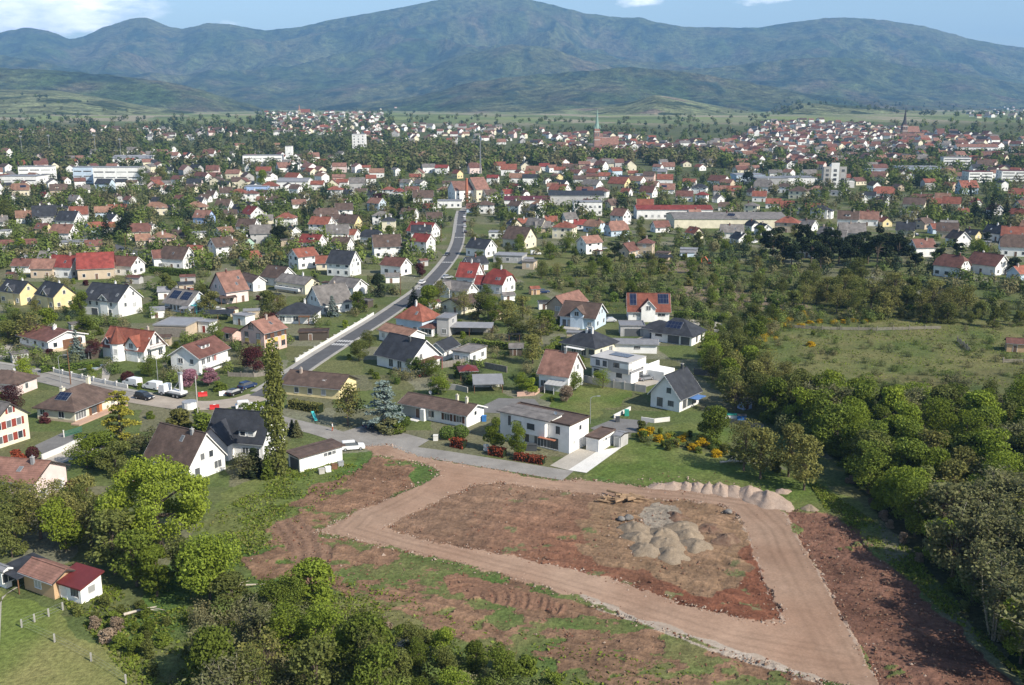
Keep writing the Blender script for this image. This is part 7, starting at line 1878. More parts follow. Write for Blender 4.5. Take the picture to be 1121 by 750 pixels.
scatter([(-60, 400), (-60, 250), (300, 250), (480, 235), (470, 330), (300, 400)], 48, 7.5, [('wild', 'mid', .3), ('wild', 'fresh', .2), ('wild', 'dull', .3), ('open', 'olive', .2), ('spruce', 'dark', .12), ('round', 'copper', .05)], (4.5, 8), 'in the gardens of the older houses beyond the turreted house', 'in the older gardens')
scatter([(500, 345), (520, 240), (560, 245), (640, 280), (600, 300), (560, 345)], 14, 7, [('wild', 'mid', .4), ('wild', 'dull', .3), ('open', 'olive', .3)], (4.5, 7.5), 'in the gardens beside the main road', 'in gardens beside the main road')
scatter([(660, 290), (680, 255), (860, 262), (1121, 262), (1180, 300), (1000, 305), (850, 290)], 22, 7, [('wild', 'mid', .4), ('wild', 'dull', .3), ('pine', 'dark', .3), ('open', 'olive', .2)], (6, 9), 'along the garden edge above the scrub', 'along the upper garden edge')
# --- single shrubs
scatter([(575, 305), (650, 285), (760, 282), (860, 296), (1000, 330), (1150, 338), (1150, 352), (880, 358), (830, 372), (790, 400), (740, 345), (660, 335)], 82, 3.8, [('bush', 'mid', .4), ('bush', 'dull', .3), ('bush', 'olive', .2), ('bush', 'white', .03), ('bush', 'hedge', .2)], (1.6, 3.6), 'in the overgrown field beside the meadow', 'in the overgrown field', low=True)
for i, (px_, py_) in enumerate([(805, 343), (850, 349), (862, 352), (874, 351), (886, 353), (898, 352), (910, 353), (922, 353), (934, 351), (945, 353), (780, 386), (790, 384), (815, 396), (855, 342), (868, 344), (890, 366), (888, 378), (836, 360), (824, 355), (704, 477), (722, 482), (737, 484), (747, 482), (784, 498), (794, 490), (768, 486), (812, 388), (735, 478), (758, 492), (712, 474), (770, 380), (842, 352), (878, 358)]):
    x, y = gp(px_, py_ + 1); plant('bush', 'broom' if i % 3 else 'lightgreen', x, y, random.uniform(0.9, 1.5), random.uniform(1.6, 3.0), look='yellow-flowering broom shrub in the rough grass' if i % 3 else 'pale green shrub among the flowering broom', group='flowering broom shrubs' if i % 3 else 'pale shrubs among the broom')
scatter([(700, 470), (760, 478), (850, 505), (870, 520), (800, 505), (700, 487)], 18, 2.2, [('bush', 'mid', .5), ('bush', 'dull', .4), ('bush', 'olive', .2)], (1.2, 2.2), 'in the overgrown strip below the lawn tree', 'in the strip below the lawn', low=True)
scatter([(150, 715), (190, 660), (330, 655), (400, 680), (500, 712), (640, 760), (640, 790), (180, 790)], 46, 2.2, [('bush', 'mid', .4), ('bush', 'dull', .4), ('bush', 'fresh', .25), ('bush', 'brown', .15)], (1.0, 2.2), 'in the tangled growth at the picture bottom', 'in the bottom tangle', low=True)
scatter([(60, 650), (110, 660), (160, 665), (170, 700), (140, 720), (100, 690)], 16, 2.2, [('bush', 'mid', .5), ('bush', 'dull', .4), ('bush', 'brown', .2)], (0.9, 1.8), 'on the rough slope beside the cottage lawn', 'on the rough slope', low=True)
scatter([(-20, 425), (0, 300), (300, 330), (330, 420), (200, 470), (60, 500), (0, 520)], 46, 3.4, [('bush', 'mid', .4), ('bush', 'hedge', .3), ('bush', 'fresh', .2), ('bush', 'copper', .06), ('bush', 'lightgreen', .1)], (1.1, 2.4), 'in the gardens around the turreted house', 'around the turreted house', low=True)
scatter([(330, 400), (400, 330), (470, 300), (520, 330), (640, 345), (660, 420), (640, 440), (520, 440), (420, 420)], 42, 3.4, [('bush', 'mid', .4), ('bush', 'hedge', .3), ('bush', 'fresh', .2), ('bush', 'red', .05), ('bush', 'lightgreen', .1)], (1.0, 2.2), 'in the gardens around the slate house with red stairs', 'around the slate house', low=True)
scatter([(910, 505), (945, 545), (980, 590), (1030, 640), (1100, 720), (1130, 730), (1000, 570), (940, 505)], 16, 2.4, [('bush', 'mid', .5), ('bush', 'dull', .4), ('bush', 'brown', .3)], (1.0, 2.2), 'at the foot of the wood along the red soil', 'at the foot of the wood', low=True)
print('plants', NT)

# --- the far woods and garden trees: too many to count, one object
rng = np.random.default_rng(5)
TP = []
def far_trees(poly, n, hr, gap=2.0, tint=None):
    xs = [p[0] for p in poly]; ys = [p[1] for p in poly]; k_ = 0; t_ = 0
    while k_ < n and t_ < n * 5:
        t_ += 1
        px_, py_ = random.uniform(min(xs), max(xs)), random.uniform(min(ys), max(ys))
        if not pip(np.array([px_]), np.array([py_]), poly)[0]: continue
        x, y, z = terr(px_, py_)
        if y > 6500: continue
        h_ = random.uniform(*hr)
        if not free(x, y, h_ * 0.25 + gap - 2) or not off_road(x, y, 4 + h_ * .3): continue
        TP.append((x, y, z, h_, random.choice(tint or ('m', 'm', 'd', 'o', 'o', 'f', 'f', 'k')))); k_ += 1
far_trees([(-60, 250), (500, 235), (500, 188), (-60, 188)], 430, (5, 9), 1.2)
far_trees([(510, 240), (700, 250), (740, 235), (1180, 262), (1180, 186), (520, 186)], 480, (5, 9), 1.2)
far_trees([(-60, 300), (470, 290), (500, 235), (500, 188), (-60, 188)], 700, (2.2, 4.5), 1.6)
far_trees([(510, 275), (640, 285), (740, 258), (1180, 290), (1180, 186), (520, 186)], 620, (2.2, 4.5), 1.6)
far_trees([(-60, 415), (230, 420), (470, 310), (470, 290), (-60, 300)], 230, (1.5, 3.6), 1.8)
far_trees([(400, 420), (480, 300), (640, 330), (640, 420), (520, 435)], 90, (1.2, 2.8), 1.8)
far_trees([(-60, 300), (480, 290), (500, 240), (500, 200), (-60, 200)], 260, (4.5, 8), 1.6)
far_trees([(-60, 300), (320, 300), (470, 262), (470, 230), (-60, 240)], 110, (4.5, 7.5), 2.2)
far_trees([(875, 462), (960, 455), (1121, 450), (1150, 480), (1150, 740), (1100, 706), (1040, 634), (992, 584), (960, 545), (930, 505)], 300, (2.8, 5.5), 1.6, ('f', 'm', 'm', 'd', 'o'))
far_trees([(800, 425), (850, 420), (885, 450), (925, 500), (900, 500), (850, 470)], 70, (2, 4.5), 1.6, ('f', 'm', 'd'))
far_trees([(185, 745), (205, 680), (250, 668), (350, 678), (420, 702), (520, 732), (620, 775), (600, 790), (190, 790)], 150, (1.0, 3.2), 1.6, ('f', 'f', 'm', 'd', 'o'))
for k_ in (0, 1):
    far_trees([(575, 305), (650, 283), (760, 281), (860, 294), (1000, 328), (1150, 338), (1150, 346), (890, 354), (835, 372), (795, 402), (745, 345), (660, 338)], 340, ((0.9, 2.2), (2.0, 3.8))[k_], 1.6, ('m', 'd', 'd', 'o', 'f'))
far_trees([(795, 352), (850, 344), (960, 347), (960, 356), (880, 360), (800, 400), (770, 392)], 90, (.8, 1.7), 1.7, ('y', 'y', 'm', 'd'))
far_trees([(690, 474), (760, 478), (800, 492), (790, 500), (700, 486)], 26, (.7, 1.3), 1.7, ('y', 'm', 'd'))
far_trees([(640, 262), (860, 262), (1160, 300), (1160, 335), (1000, 326), (860, 292), (700, 284)], 240, (2.5, 5), 1.6, ('m', 'd', 'k', 'o'))
far_trees([(800, 400), (835, 372), (890, 354), (1150, 346), (1150, 420), (880, 425)], 230, (0.5, 1.8), 1.8, ('m', 'd', 'o'))
far_trees([(-80, 190), (400, 190), (400, 158), (-80, 155)], 520, (8, 14), 1.5, ('m', 'd', 'd', 'o', 'k', 'm'))
far_trees([(-80, 160), (140, 163), (160, 150), (-80, 150)], 260, (10, 16), 0.5, ('o', 'd', 'm', 'o'))
far_trees([(400, 190), (480, 190), (560, 186), (640, 182), (760, 182), (800, 186), (800, 172), (560, 168), (440, 158), (390, 160)], 420, (9, 16), 0.5, ('m', 'd', 'o', 'f', 'o'))
far_trees([(800, 190), (1121, 192), (1180, 192), (1180, 168), (800, 172)], 260, (8, 13), 1.0, ('m', 'd', 'f', 'm', 'k'))
far_trees([(930, 203), (1040, 205), (1040, 196), (935, 196)], 40, (10, 13), 0.0, ('f', 'f', 'o', 'm'))
far_trees([(420, 165), (640, 172), (840, 172), (840, 140), (640, 140), (440, 138)], 260, (6, 10), 1.0)
far_trees([(830, 185), (1180, 185), (1180, 132), (830, 136)], 420, (6, 10), 0.8)
far_trees([(280, 160), (430, 160), (430, 118), (280, 122)], 300, (8, 12), 1.0, ('m', 'd', 'k', 'm'))
far_trees([(-80, 156), (300, 158), (300, 140), (-80, 142)], 300, (7, 12), 0.5, ('m', 'd', 'd', 'k'))
far_trees([(-80, 142), (300, 146), (420, 140), (430, 128), (280, 128), (-80, 134)], 200, (7, 11), 0.3, ('m', 'd', 'o', 'k'))
far_trees([(430, 145), (640, 150), (850, 150), (850, 118), (690, 130), (560, 128), (440, 122)], 210, (6, 10), 0.5, ('m', 'd', 'd', 'k', 'd'))
far_trees([(840, 134), (900, 116), (1000, 126), (1121, 132), (1180, 118), (850, 108)], 200, (8, 13), 1.0, ('m', 'd', 'k'))
far_trees([(0, 140), (280, 150), (280, 136), (160, 122), (60, 104), (0, 104)], 70, (6, 11), 1.0, ('m', 'd', 'k'))
MASSM = [_lm('far_' + n_, c_, .35, .25) for n_, c_ in (('mid', (.105, .145, .042)), ('dull', (.122, .14, .062)), ('olive', (.165, .16, .082)), ('fresh', (.145, .19, .05)), ('dark', (.045, .068, .038)), ('broom', (.42, .30, .02)))]
def mass(name, TP):
    T = np.array([t[:4] for t in TP]); nt_ = len(T)
    per = np.where(T[:, 1] < 210, 700, np.where(T[:, 1] < 330, 340, 0)); per = np.where(per > 0, per, np.where(T[:, 1] < 950, 150, np.where(T[:, 1] < 1500, 85, 40)))
    idx = np.repeat(np.arange(nt_), per); n_ = len(idx)
    d = rng.normal(size=(n_, 3)); d /= np.linalg.norm(d, axis=1, keepdims=True)
    asym = 1 + 0.25 * np.sin(3 * np.arctan2(d[:, 1], d[:, 0]) + idx) + 0.2 * rng.normal(size=n_)
    hh = T[idx, 3]; wd = np.where(hh < 3, 0.62, 0.42)
    pts = np.stack([T[idx, 0] + d[:, 0] * hh * wd * asym, T[idx, 1] + d[:, 1] * hh * wd * asym, T[idx, 2] + hh * 0.5 + d[:, 2] * hh * 0.46 * np.abs(asym)], 1)
    V, F_ = leaf_quads(rng, pts, d, 1.0, 1.0, 0.72)
    sz = (hh * np.where(per[idx] > 600, 0.075, np.where(per[idx] > 300, 0.11, 0)) + hh * np.where(per[idx] > 300, 0, 1) * np.where(per[idx] > 100, 0.16, np.where(per[idx] > 50, 0.21, 0.30)))
    V = (V.reshape(n_, 4, 3) - pts[:, None, :]) * sz[:, None, None] + pts[:, None, :]
    mi = np.array(['mdofky'.index(t[4]) for t in TP])[idx]
    stuff(link(name, np_mesh(name, V.reshape(-1, 3), F_, MASSM, mi)))
    print(name, nt_, n_)
mass('undergrowth', [t for t in TP if t[1] < 560]); mass('distant_trees', [t for t in TP if t[1] >= 560])
# ------------------------------------------------------------------ vehicles
M_LAMP = plain_mat('lamp_lens', (0.75, 0.75, 0.72), 0.2, 0.05); M_TAIL = plain_mat('tail_lens', (0.30, 0.02, 0.02), 0.25, 0.05)
def paint(name, c):
    return plain_mat('car_paint_' + name, c, 0.25, 0.04, 0.5, spec=0.5)
CARP = {'white': paint('white', (0.78, 0.78, 0.77)), 'black': paint('black', (0.018, 0.019, 0.023)), 'blue': paint('blue', (0.022, 0.04, 0.10)), 'grey': paint('grey', (0.22, 0.23, 0.25)), 'red': paint('red', (0.33, 0.03, 0.03)), 'silver': paint('silver', (0.45, 0.46, 0.48))}
_wheel = None
def wheel_mesh():
    global _wheel
    if _wheel is None:
        mb = MB(); mb.tube([(0, -0.11, 0), (0, 0.11, 0)], [0.32, 0.32], M_RUBBER, 14); mb.tube([(0, -0.125, 0), (0, 0.125, 0)], [0.19, 0.19], M_METAL, 10); _wheel = mb.to_mesh('wheel')
    return _wheel
def prism_side(mb, prof, hw, m):
    n = len(prof)
    vs = [(x, -hw, z) for x, z in prof] + [(x, hw, z) for x, z in prof]
    mb.mesh(vs, [tuple(range(n)), tuple(range(2 * n - 1, n - 1, -1))] + [(i, n + i, n + (i + 1) % n, (i + 1) % n) for i in range(n)], m)
_carm = {}
def car(px, py, yaw, typ, col, label, wz=0.06, name=None):
    k = (typ, col)
    if k not in _carm:
        m = CARP[col]; b, g = MB(), MB()
        if typ == 'van':
            L, hw = 2.35, 0.92
            prism_side(b, [(-L, .32), (L - .05, .32), (L, .75), (L - .25, 1.02), (1.35, 1.12), (.65, 1.82), (.45, 1.9), (-L + .1, 1.92), (-L, 1.75)], hw, m)
            for s_ in (-1, 1): g.poly([(0.15, s_ * (hw + .006), 1.15), (1.25, s_ * (hw + .006), 1.15), (.66, s_ * (hw + .006), 1.72), (0.15, s_ * (hw + .006), 1.72)], M_GLASS)
            g.poly([(1.362, -hw + .1, 1.13), (1.362, hw - .1, 1.13), (.675, hw - .16, 1.815), (.675, -hw + .16, 1.815)], M_GLASS)
            zb = .85
        else:
            L = 2.15 if typ == 'car' else 2.3; hw = 0.88 if typ == 'car' else 0.93; zb = .88 if typ == 'car' else 1.0; zt = 1.42 if typ == 'car' else 1.68
            prism_side(b, [(-L, .34), (L - .06, .3), (L, .6), (L - .12, zb - .14), (1.05, zb), (-L + .25, zb + .03), (-L, zb - .1)], hw, m)
            x0, x1 = (-1.25, .35) if typ == 'car' else (-1.85, .4)
            lo = [(-L + .3, -hw + .05, zb), (1.1, -hw + .05, zb), (1.1, hw - .05, zb), (-L + .3, hw - .05, zb)]
            hi = [(x0, -hw + .2, zt - .05), (x1, -hw + .2, zt - .05), (x1, hw - .2, zt - .05), (x0, hw - .2, zt - .05)]
            g.mesh(lo + hi, [(0, 1, 5, 4), (1, 2, 6, 5), (2, 3, 7, 6), (3, 0, 4, 7)], M_GLASS)
            prism_side(b, [(x0 - .06, zt - .06), (x1 + .08, zt - .06), (x1 - .05, zt), (x0 + .08, zt + .01)], hw - .18, m)
        h_ = MB(); h_.box(L - .04, L + .02, -.28, .28, .58, .72, M_LAMP); t_ = MB(); t_.box(-L - .02, -L + .02, -.12, .12, .62, .82, M_TAIL)
        _carm[k] = (b.to_mesh('body'), g.to_mesh('windows'), h_.to_mesh('headlight'), t_.to_mesh('tail_light'), L, hw)
    bm_, gm_, hm_, tm_, L, hw = _carm[k]
    x, y, z = terr(px, py)
    root = empty(name or {'van': 'van', 'suv': 'car'}.get(typ, 'car'), x, y, z + wz, R(yaw))
    reg(root, '', 'van' if typ == 'van' else 'car', label=label)
    link('body', bm_, root); link('glazing', gm_, root)
    for sx_ in (-1, 1):
        for sy in (-1, 1): link('wheel', wheel_mesh(), root, (sx_ * L * 0.62, sy * (hw - .1), .32))
    for sy in (-1, 1):
        link('headlight', hm_, root, (0, sy * hw * .62, 0)); link('tail_light', tm_, root, (0, sy * hw * .75, 0))
    return root
def road_yaw(L, px, py):
    t = Vector(gp(px, py)); i = min(range(len(L) - 1), key=lambda j: (L[j] - t).length); d_ = L[i + 1] - L[i]
    return math.degrees(math.atan2(d_.y, d_.x))
y2 = road_yaw(STREET2, 150, 430); ym = road_yaw(ROAD_MAIN, 400, 360); yf = road_yaw(ROAD_MAIN, 503, 248)
car(145, 422, y2 + 180, 'van', 'white', 'white delivery van parked ahead of the other white van'); car(167, 426, y2 + 180, 'van', 'white', 'white delivery van parked between the other van and the truck')
car(158, 437, y2, 'suv', 'black', 'black car driving past the white vans'); car(257, 432, 62, 'car', 'black', 'black car parked nose to tail at the roadworks'); car(271, 425, 60, 'suv', 'blue', 'dark blue car parked ahead of the black one')
car(270, 447, 20, 'suv', 'white', 'white car parked behind the black-roofed twin-gable house'); car(386, 492, 14, 'suv', 'white', 'white car parked beside the long low white garage', 0.0)
car(707, 416, 30, 'car', 'grey', 'grey car on the yard of the cubic white house'); car(462, 311, ym, 'car', 'white', 'white car half on the pavement of the main road', 0.2); car(471, 316, ym, 'car', 'blue', 'blue car at the crossing of the main road'); car(490, 305, 20, 'car', 'silver', 'silver car in a front yard off the main road')
car(489.5, 280, ym + 180, 'car', 'black', 'dark car parked under the road bend'); 
for i, (px_, py_, c_) in enumerate(((508.5, 238, 'white'), (509, 243.5, 'black'), (509, 249, 'silver'), (509.5, 255, 'black'))):
    car(px_, py_, yf, 'car', c_, ['white car, last of the parked row along the straight road', 'black car parked behind the white one in the roadside row', 'silver car in the middle of the roadside row', 'black car at the near end of the roadside row'][i])
car(595, 321, 15, 'car', 'blue', 'dark blue car on grass behind the bare beige gable'); car(664, 275, 5, 'suv', 'black', 'dark car beside the big brown-roofed house'); car(586.5, 279, 8, 'van', 'white', 'white camper van parked on the field edge')
car(134, 275, road_yaw(BACKROAD, 134, 275), 'car', 'black', 'dark car on the back street'); car(144, 279, road_yaw(BACKROAD, 144, 279), 'suv', 'grey', 'grey car behind the dark one on the back street'); car(103, 266, 10, 'van', 'white', 'white van at the corner of the back street')
car(184, 340, 30, 'car', 'black', 'dark car beside the house with two solar fields'); car(239, 341, 10, 'car', 'white', 'white car before the carport of the tall blush house'); car(409, 468, 40, 'car', 'blue', 'blue car in the shade of the blue cedar'); car(300, 443, 60, 'car', 'black', 'dark car turning off the main road', 0.1)
rq = random.Random(5); k_ = 0
for _ in range(600):
    if k_ >= 24: break
    a, b, c, hh = rq.choice(HOUSES[20:190]); t = rq.uniform(0, 6.28); x, y = a + math.cos(t) * (c + 2.6), b + math.sin(t) * (c + 2.6)
    if y > 560 or not clear_of(x, y, 1.8) or not off_road(x, y, 4.5): continue
    col = rq.choice(('white', 'white', 'black', 'grey', 'silver', 'blue', 'red')); o = car(*proj(x, y), rq.uniform(0, 360), 'car', col, None); k_ += 1
    del THINGS[-1]; reg(o, col + ' car parked in a yard', 'car')
# truck with a drilling rig
x, y, z = terr(190, 434); root = empty('drill_truck', x, y, z + 0.06, R(y2 + 178)); reg(root, '', 'truck', label='white lorry carrying a pale drilling rig at the roadworks', short='the drilling lorry')
mb = MB(); prism_side(mb, [(1.6, .6), (3.4, .6), (3.5, 1.4), (3.2, 2.5), (1.6, 2.6)], 1.15, CARP['white']); cb = mb.build('cab', root); g = MB(); g.poly([(3.51, -.95, 1.45), (3.51, .95, 1.45), (3.24, .9, 2.4), (3.24, -.9, 2.4)], M_GLASS); g.build('windscreen', cb)
mb = MB(); mb.box(-3.6, 1.55, -1.15, 1.15, .75, 1.0, M_DKMETAL); mb.box(-3.4, 0.4, -1.0, 1.0, 1.004, 1.5, M_TRIM); mb.build('bed', root)
mb = MB(); mb.box(-2.9, -2.3, -.3, .3, 1.504, 5.4, M_TRIM); mb.box(-3.05, -2.2, -.45, .45, 5.404, 5.9, M_METAL); mb.tube([(-0.2, .2, 1.5), (-2.4, .1, 4.0)], [.12, .1], M_METAL); mb.build('drill_mast', root)
for xx in (2.5, -1.2, -2.4):
    for sy in (-1, 1):
        wq = link('wheel', wheel_mesh(), root, (xx, sy * 1.0, .5)); wq.scale = (1.5, 1.5, 1.5)
x, y, z = terr(208, 447); root = empty('white_tank', x, y, z); reg(root, '', 'tank', label='round white tank standing behind the drilling lorry'); mb = MB(); mb.tube([(0, 0, 0), (0, 0, 1.5)], [1.6, 1.6], M_TRIM, 14); mb.build('barrel', root); mb = MB(); mb.tube([(0, 0, 1.504), (0, 0, 1.6)], [1.65, 1.6], M_METAL, 14); mb.build('lid', root)
def barrier(px, py, yaw, c, label):
    x, y, z = terr(px, py); root = empty('road_barrier', x, y, z + .05, R(yaw)); reg(root, '', 'barrier', label=label)
    mb = MB(); mb.prism([(-.3, 0), (.3, 0), (.12, .45), (.1, 1.0), (-.1, 1.0), (-.12, .45)], -1.0, 1.0, c); mb.build('body', root); mb = MB(); mb.box(-.25, .25, -.13, .13, 1.004, 1.1, M_TRIM); mb.build('cap', root)
M_REDPL = plain_mat('red_plastic', (0.50, 0.03, 0.03), 0.5, 0.1)
barrier(222, 434, 20, M_REDPL, 'red plastic barrier at the roadworks'); barrier(245, 433, 20, M_TRIM, 'white barrier between roadworks and parked black car'); barrier(235, 448, 12, M_REDPL, 'red barrier nearest the black-roofed twin-gable house')
# orange digger on the field
x, y, z = terr(778, 291); root = empty('excavator', x, y, z, R(150)); reg(root, '', 'excavator', label='small orange excavator in the scrub of the overgrown field')
M_OR = plain_mat('orange_machine_paint', (0.55, 0.13, 0.04), 0.5, 0.15)
for s_ in (-1, 1): mb = MB(); prism_side(mb, [(-1.5, .1), (1.5, .1), (1.8, .45), (1.5, .8), (-1.5, .8), (-1.8, .45)], .22, M_DKMETAL); q = mb.build('track', root); q.location = (0, s_ * .95, 0)
mb = MB(); mb.box(-1.5, .9, -1.0, 1.0, .85, 1.6, M_OR); bd = mb.build('body', root); mb = MB(); mb.box(0, .9, .1, 1.0, 1.604, 2.7, M_GLASS); mb.build('cab', bd)
mb = MB(); mb.tube([(.8, -.3, 1.3), (2.6, -.3, 3.6), (4.2, -.3, 2.6)], [.25, .22, .16], M_OR, 4); mb.tube([(4.2, -.3, 2.6), (4.0, -.3, 1.0)], [.18, .14], M_OR, 4); bm_ = mb.build('boom', root); mb = MB(); mb.prism([(-.6, .3), (0, .3), (0, 1.0), (-.4, .9)], 3.4, 4.1, M_DKMETAL); mb.build('bucket', bm_)

# ------------------------------------------------------------------ gravel heaps, spoil, timber
def gravel(name, c, c2):
    m, nt, b, out = new_mat(name); tc = N(nt, 'ShaderNodeNewGeometry')
    n1 = noise(nt, 0.9, 5, tc.outputs['Position'], 0.7); n2 = noise(nt, 7.0, 4, tc.outputs['Position'], 0.75)
    c1 = mix(nt, ramp(nt, n1, [(0.35, 0.0), (0.65, 1.0)]), c, c2); c1 = mix(nt, 1.0, c1, ramp(nt, n2, [(0.3, 0.65), (0.7, 1.15)]), 'MULTIPLY')
    nt.links.new(c1, b.inputs['Base Color']); b.inputs['Roughness'].default_value = 1.0; b.inputs['Specular IOR Level'].default_value = 0.05
    bp = N(nt, 'ShaderNodeBump'); bp.inputs['Strength'].default_value = 0.7; bp.inputs['Distance'].default_value = 0.12
    nt.links.new(n2, bp.inputs['Height']); nt.links.new(bp.outputs[0], b.inputs['Normal'])
    return m
M_GRAV = gravel('grey_gravel', (0.30, 0.24, 0.175), (0.22, 0.172, 0.122)); M_BERM = gravel('pinkish_gravel', (0.40, 0.31, 0.25), (0.31, 0.235, 0.185)); M_RUBBLE = gravel('spoil', (0.15, 0.085, 0.06), (0.23, 0.16, 0.11))
def heap(px, py, rx, ry, h_, yaw, m, label, name='gravel_heap', cat='gravel heap', seed=0, rough=0.42):
    ry *= 1.25; x, y = gp(px, py); h_ *= .82; nr, na = 16, 40; vs, fs = [(0, 0, h_)], []
    for i in range(1, nr + 1):
        f = i / nr
        for j in range(na):
            a = 2 * math.pi * j / na; k_ = 1 + rough * 1.4 * (float(vnoise(np.array(math.cos(a) * 1.6 + seed * 7.1), np.array(math.sin(a) * 1.6 + seed))) - .5)
            zz = h_ * (1 - f ** 1.35) ** 1.15 if f < 1 else -0.25
            zz += (rough * h_ * (float(fbm(np.array(f * rx * math.cos(a) * .8 + seed * 3), np.array(f * ry * math.sin(a) * .8), 9, 3)) - .5) * 1.5 + .22 * (float(vnoise(np.array(f * rx * math.cos(a) * 2.6 + seed), np.array(f * ry * math.sin(a) * 2.6))) - .5)) * (1 - f * .7)
            vs.append((rx * f * k_ * math.cos(a), ry * f * k_ * math.sin(a), zz))
    for j in range(na): fs.append((0, 1 + j, 1 + (j + 1) % na))
    for i in range(nr - 1):
        for j in range(na):
            a, b = 1 + i * na + j, 1 + i * na + (j + 1) % na; fs.append((a, a + na, b + na, b))
    mb = MB(); mb.mesh(vs, fs, m); o = mb.build(name, smooth=True); o.location = (x, y, 0.0); o.rotation_euler = (0, 0, R(yaw)); reg(o, '', cat, label=label)
    return o
CH = [(697, 580, 'hindmost heap of the row facing the woodpile'), (700, 591, 'middle heap of the row facing the woodpile'), (707, 603, 'front heap of the row facing the woodpile'), (725, 586, 'hindmost heap of the middle row'), (730, 597, 'middle heap of the middle row'), (735, 608, 'front heap of the middle row'), (748, 579, 'hindmost heap of the row facing the wide track'), (754, 588, 'middle heap of the row facing the wide track'), (763, 599, 'front heap of the row facing the wide track')]
for i, (px_, py_, lb) in enumerate(CH):
    heap(px_, py_, random.uniform(2.7, 3.2), random.uniform(1.9, 2.3), random.uniform(1.3, 1.7), -35 + random.uniform(-8, 8), M_GRAV, 'grey gravel heap, ' + lb, seed=i)
BH = [(722, 533, 2.4, 1.5, .9), (737, 533, 3.4, 1.5, 1.1), (752, 534, 2.1, 1.7, 1.2), (764, 535, 2.1, 1.8, 1.5), (775, 536, 2.1, 1.8, 1.5), (788, 538, 2.7, 2.2, 1.8), (803, 539, 2.4, 2.1, 1.7), (820, 542, 2.8, 2.3, 1.9), (840, 549, 4.0, 3.2, 2.3)]
BO = ['first and lowest', 'second, long and low', 'third', 'fourth', 'fifth', 'sixth, broad', 'seventh', 'eighth, tall', 'ninth and biggest']
for i, (px_, py_, rx, ry, h_) in enumerate(BH):
    heap(px_, py_, rx, ry, h_, -10, M_BERM, f'pinkish gravel heap, {BO[i]} of the row along the grass edge', seed=20 + i)
heap(857, 538, 1.4, 0.9, 0.7, 20, M_BERM, 'small stony heap behind the biggest pinkish heap', seed=40, rough=.5); heap(886, 557, 1.3, 1.0, 0.8, 0, M_GRAV, 'small pale rubble heap at the tip of the dark red soil', name='rubble_heap', cat='rubble heap', seed=41, rough=.6)
heap(795, 590, 2.6, 2.0, 0.9, 30, M_RUBBLE, 'dark clod heap at the edge of the wide track', name='soil_heap', cat='soil heap', seed=42, rough=.7); heap(778, 580, 2.0, 1.5, 0.7, 10, M_RUBBLE, 'dark clod heap beside the grey gravel heaps', name='soil_heap', cat='soil heap', seed=43, rough=.7)
heap(742, 566, 2.4, 1.2, 0.7, -50, M_RUBBLE, 'dark spoil ridge behind the grey gravel heaps', name='soil_heap', cat='soil heap', seed=44, rough=.7)
def boulder(px, py, r, m, label):
    x, y = gp(px, py); o = bpy.data.objects.new('boulder', None); import bmesh
    bm = bmesh.new(); bmesh.ops.create_icosphere(bm, subdivisions=3, radius=r)
    for v in bm.verts:
        k_ = 1 + .35 * (float(vnoise(np.array(v.co.x / r * 1.3 + px), np.array(v.co.y / r * 1.3 + v.co.z / r))) - .5); v.co *= k_; v.co.z *= .62
    me = bpy.data.meshes.new('boulder'); bm.to_mesh(me); bm.free(); me.materials.append(m); bpy.data.objects.remove(o)
    q = link('boulder', me, None, (x, y, r * .3), random.uniform(0, 6)); reg(q, '', 'boulder', label=label)
M_ROCK = gravel('grey_rock', (0.24, 0.225, 0.205), (0.16, 0.15, 0.14))
boulder(688, 568, .75, M_ROCK, 'pale grey boulder beside the grey gravel heaps'); boulder(797, 561, .6, M_ROCK, 'pale boulder on the track bend'); boulder(680, 569, .6, M_ROCK, 'small dark boulder next to the pale grey one')
def logs(name, px, py, n, ln, r, spread, m, label, seed, cat='woodpile', flat=1.0, part='log'):
    rng_ = random.Random(seed); x, y = gp(px, py); root = empty(name, x, y, 0); reg(root, '', cat, label=label)
    for i in range(n):
        a = rng_.gauss(0.2, 0.5); l_ = ln * rng_.uniform(.5, 1.1); cx_, cy2 = rng_.gauss(0, spread), rng_.gauss(0, spread * .5); z0 = rng_.uniform(.15, .9) * flat; tl = rng_.uniform(-.25, .25)
        dx, dy = math.cos(a) * l_ / 2, math.sin(a) * l_ / 2
        mb = MB(); mb.tube([(cx_ - dx, cy2 - dy, z0 - tl), (cx_, cy2 + rng_.uniform(-.1, .1), z0), (cx_ + dx, cy2 + dy, z0 + tl)], [r * rng_.uniform(.7, 1.1), r, r * .5], m, 6); mb.build(part, root)
    return root
logs('woodpile', 686, 548, 22, 3.4, .2, 1.7, M_CUTWOOD, 'heap of grubbed-out logs and roots on the brown soil', 3)
def fallen(px, py, ln, yaw, m, label, branches=6, seed=0, name='fallen_tree'):
    rng_ = random.Random(seed); x, y = gp(px, py); root = empty(name, x, y, 0.15, R(yaw)); reg(root, '', 'fallen tree', label=label)
    mb = MB(); mb.tube([(-ln / 2, 0, .2), (0, .1, .35), (ln / 2, -.1, .5)], [.2, .15, .05], m, 7); mb.build('trunk', root)
    for i in range(branches):
        s_ = rng_.uniform(-.2, .5) * ln; e = (s_ + rng_.uniform(.6, 2.2), rng_.choice((-1, 1)) * rng_.uniform(.8, 2.0), rng_.uniform(.3, 1.1))
        mb = MB(); mb.tube([(s_, 0, .35), ((s_ + e[0]) / 2, e[1] * .6, e[2] * .6 + .2), e], [.08, .06, .02], m, 5); mb.build('branch', root)
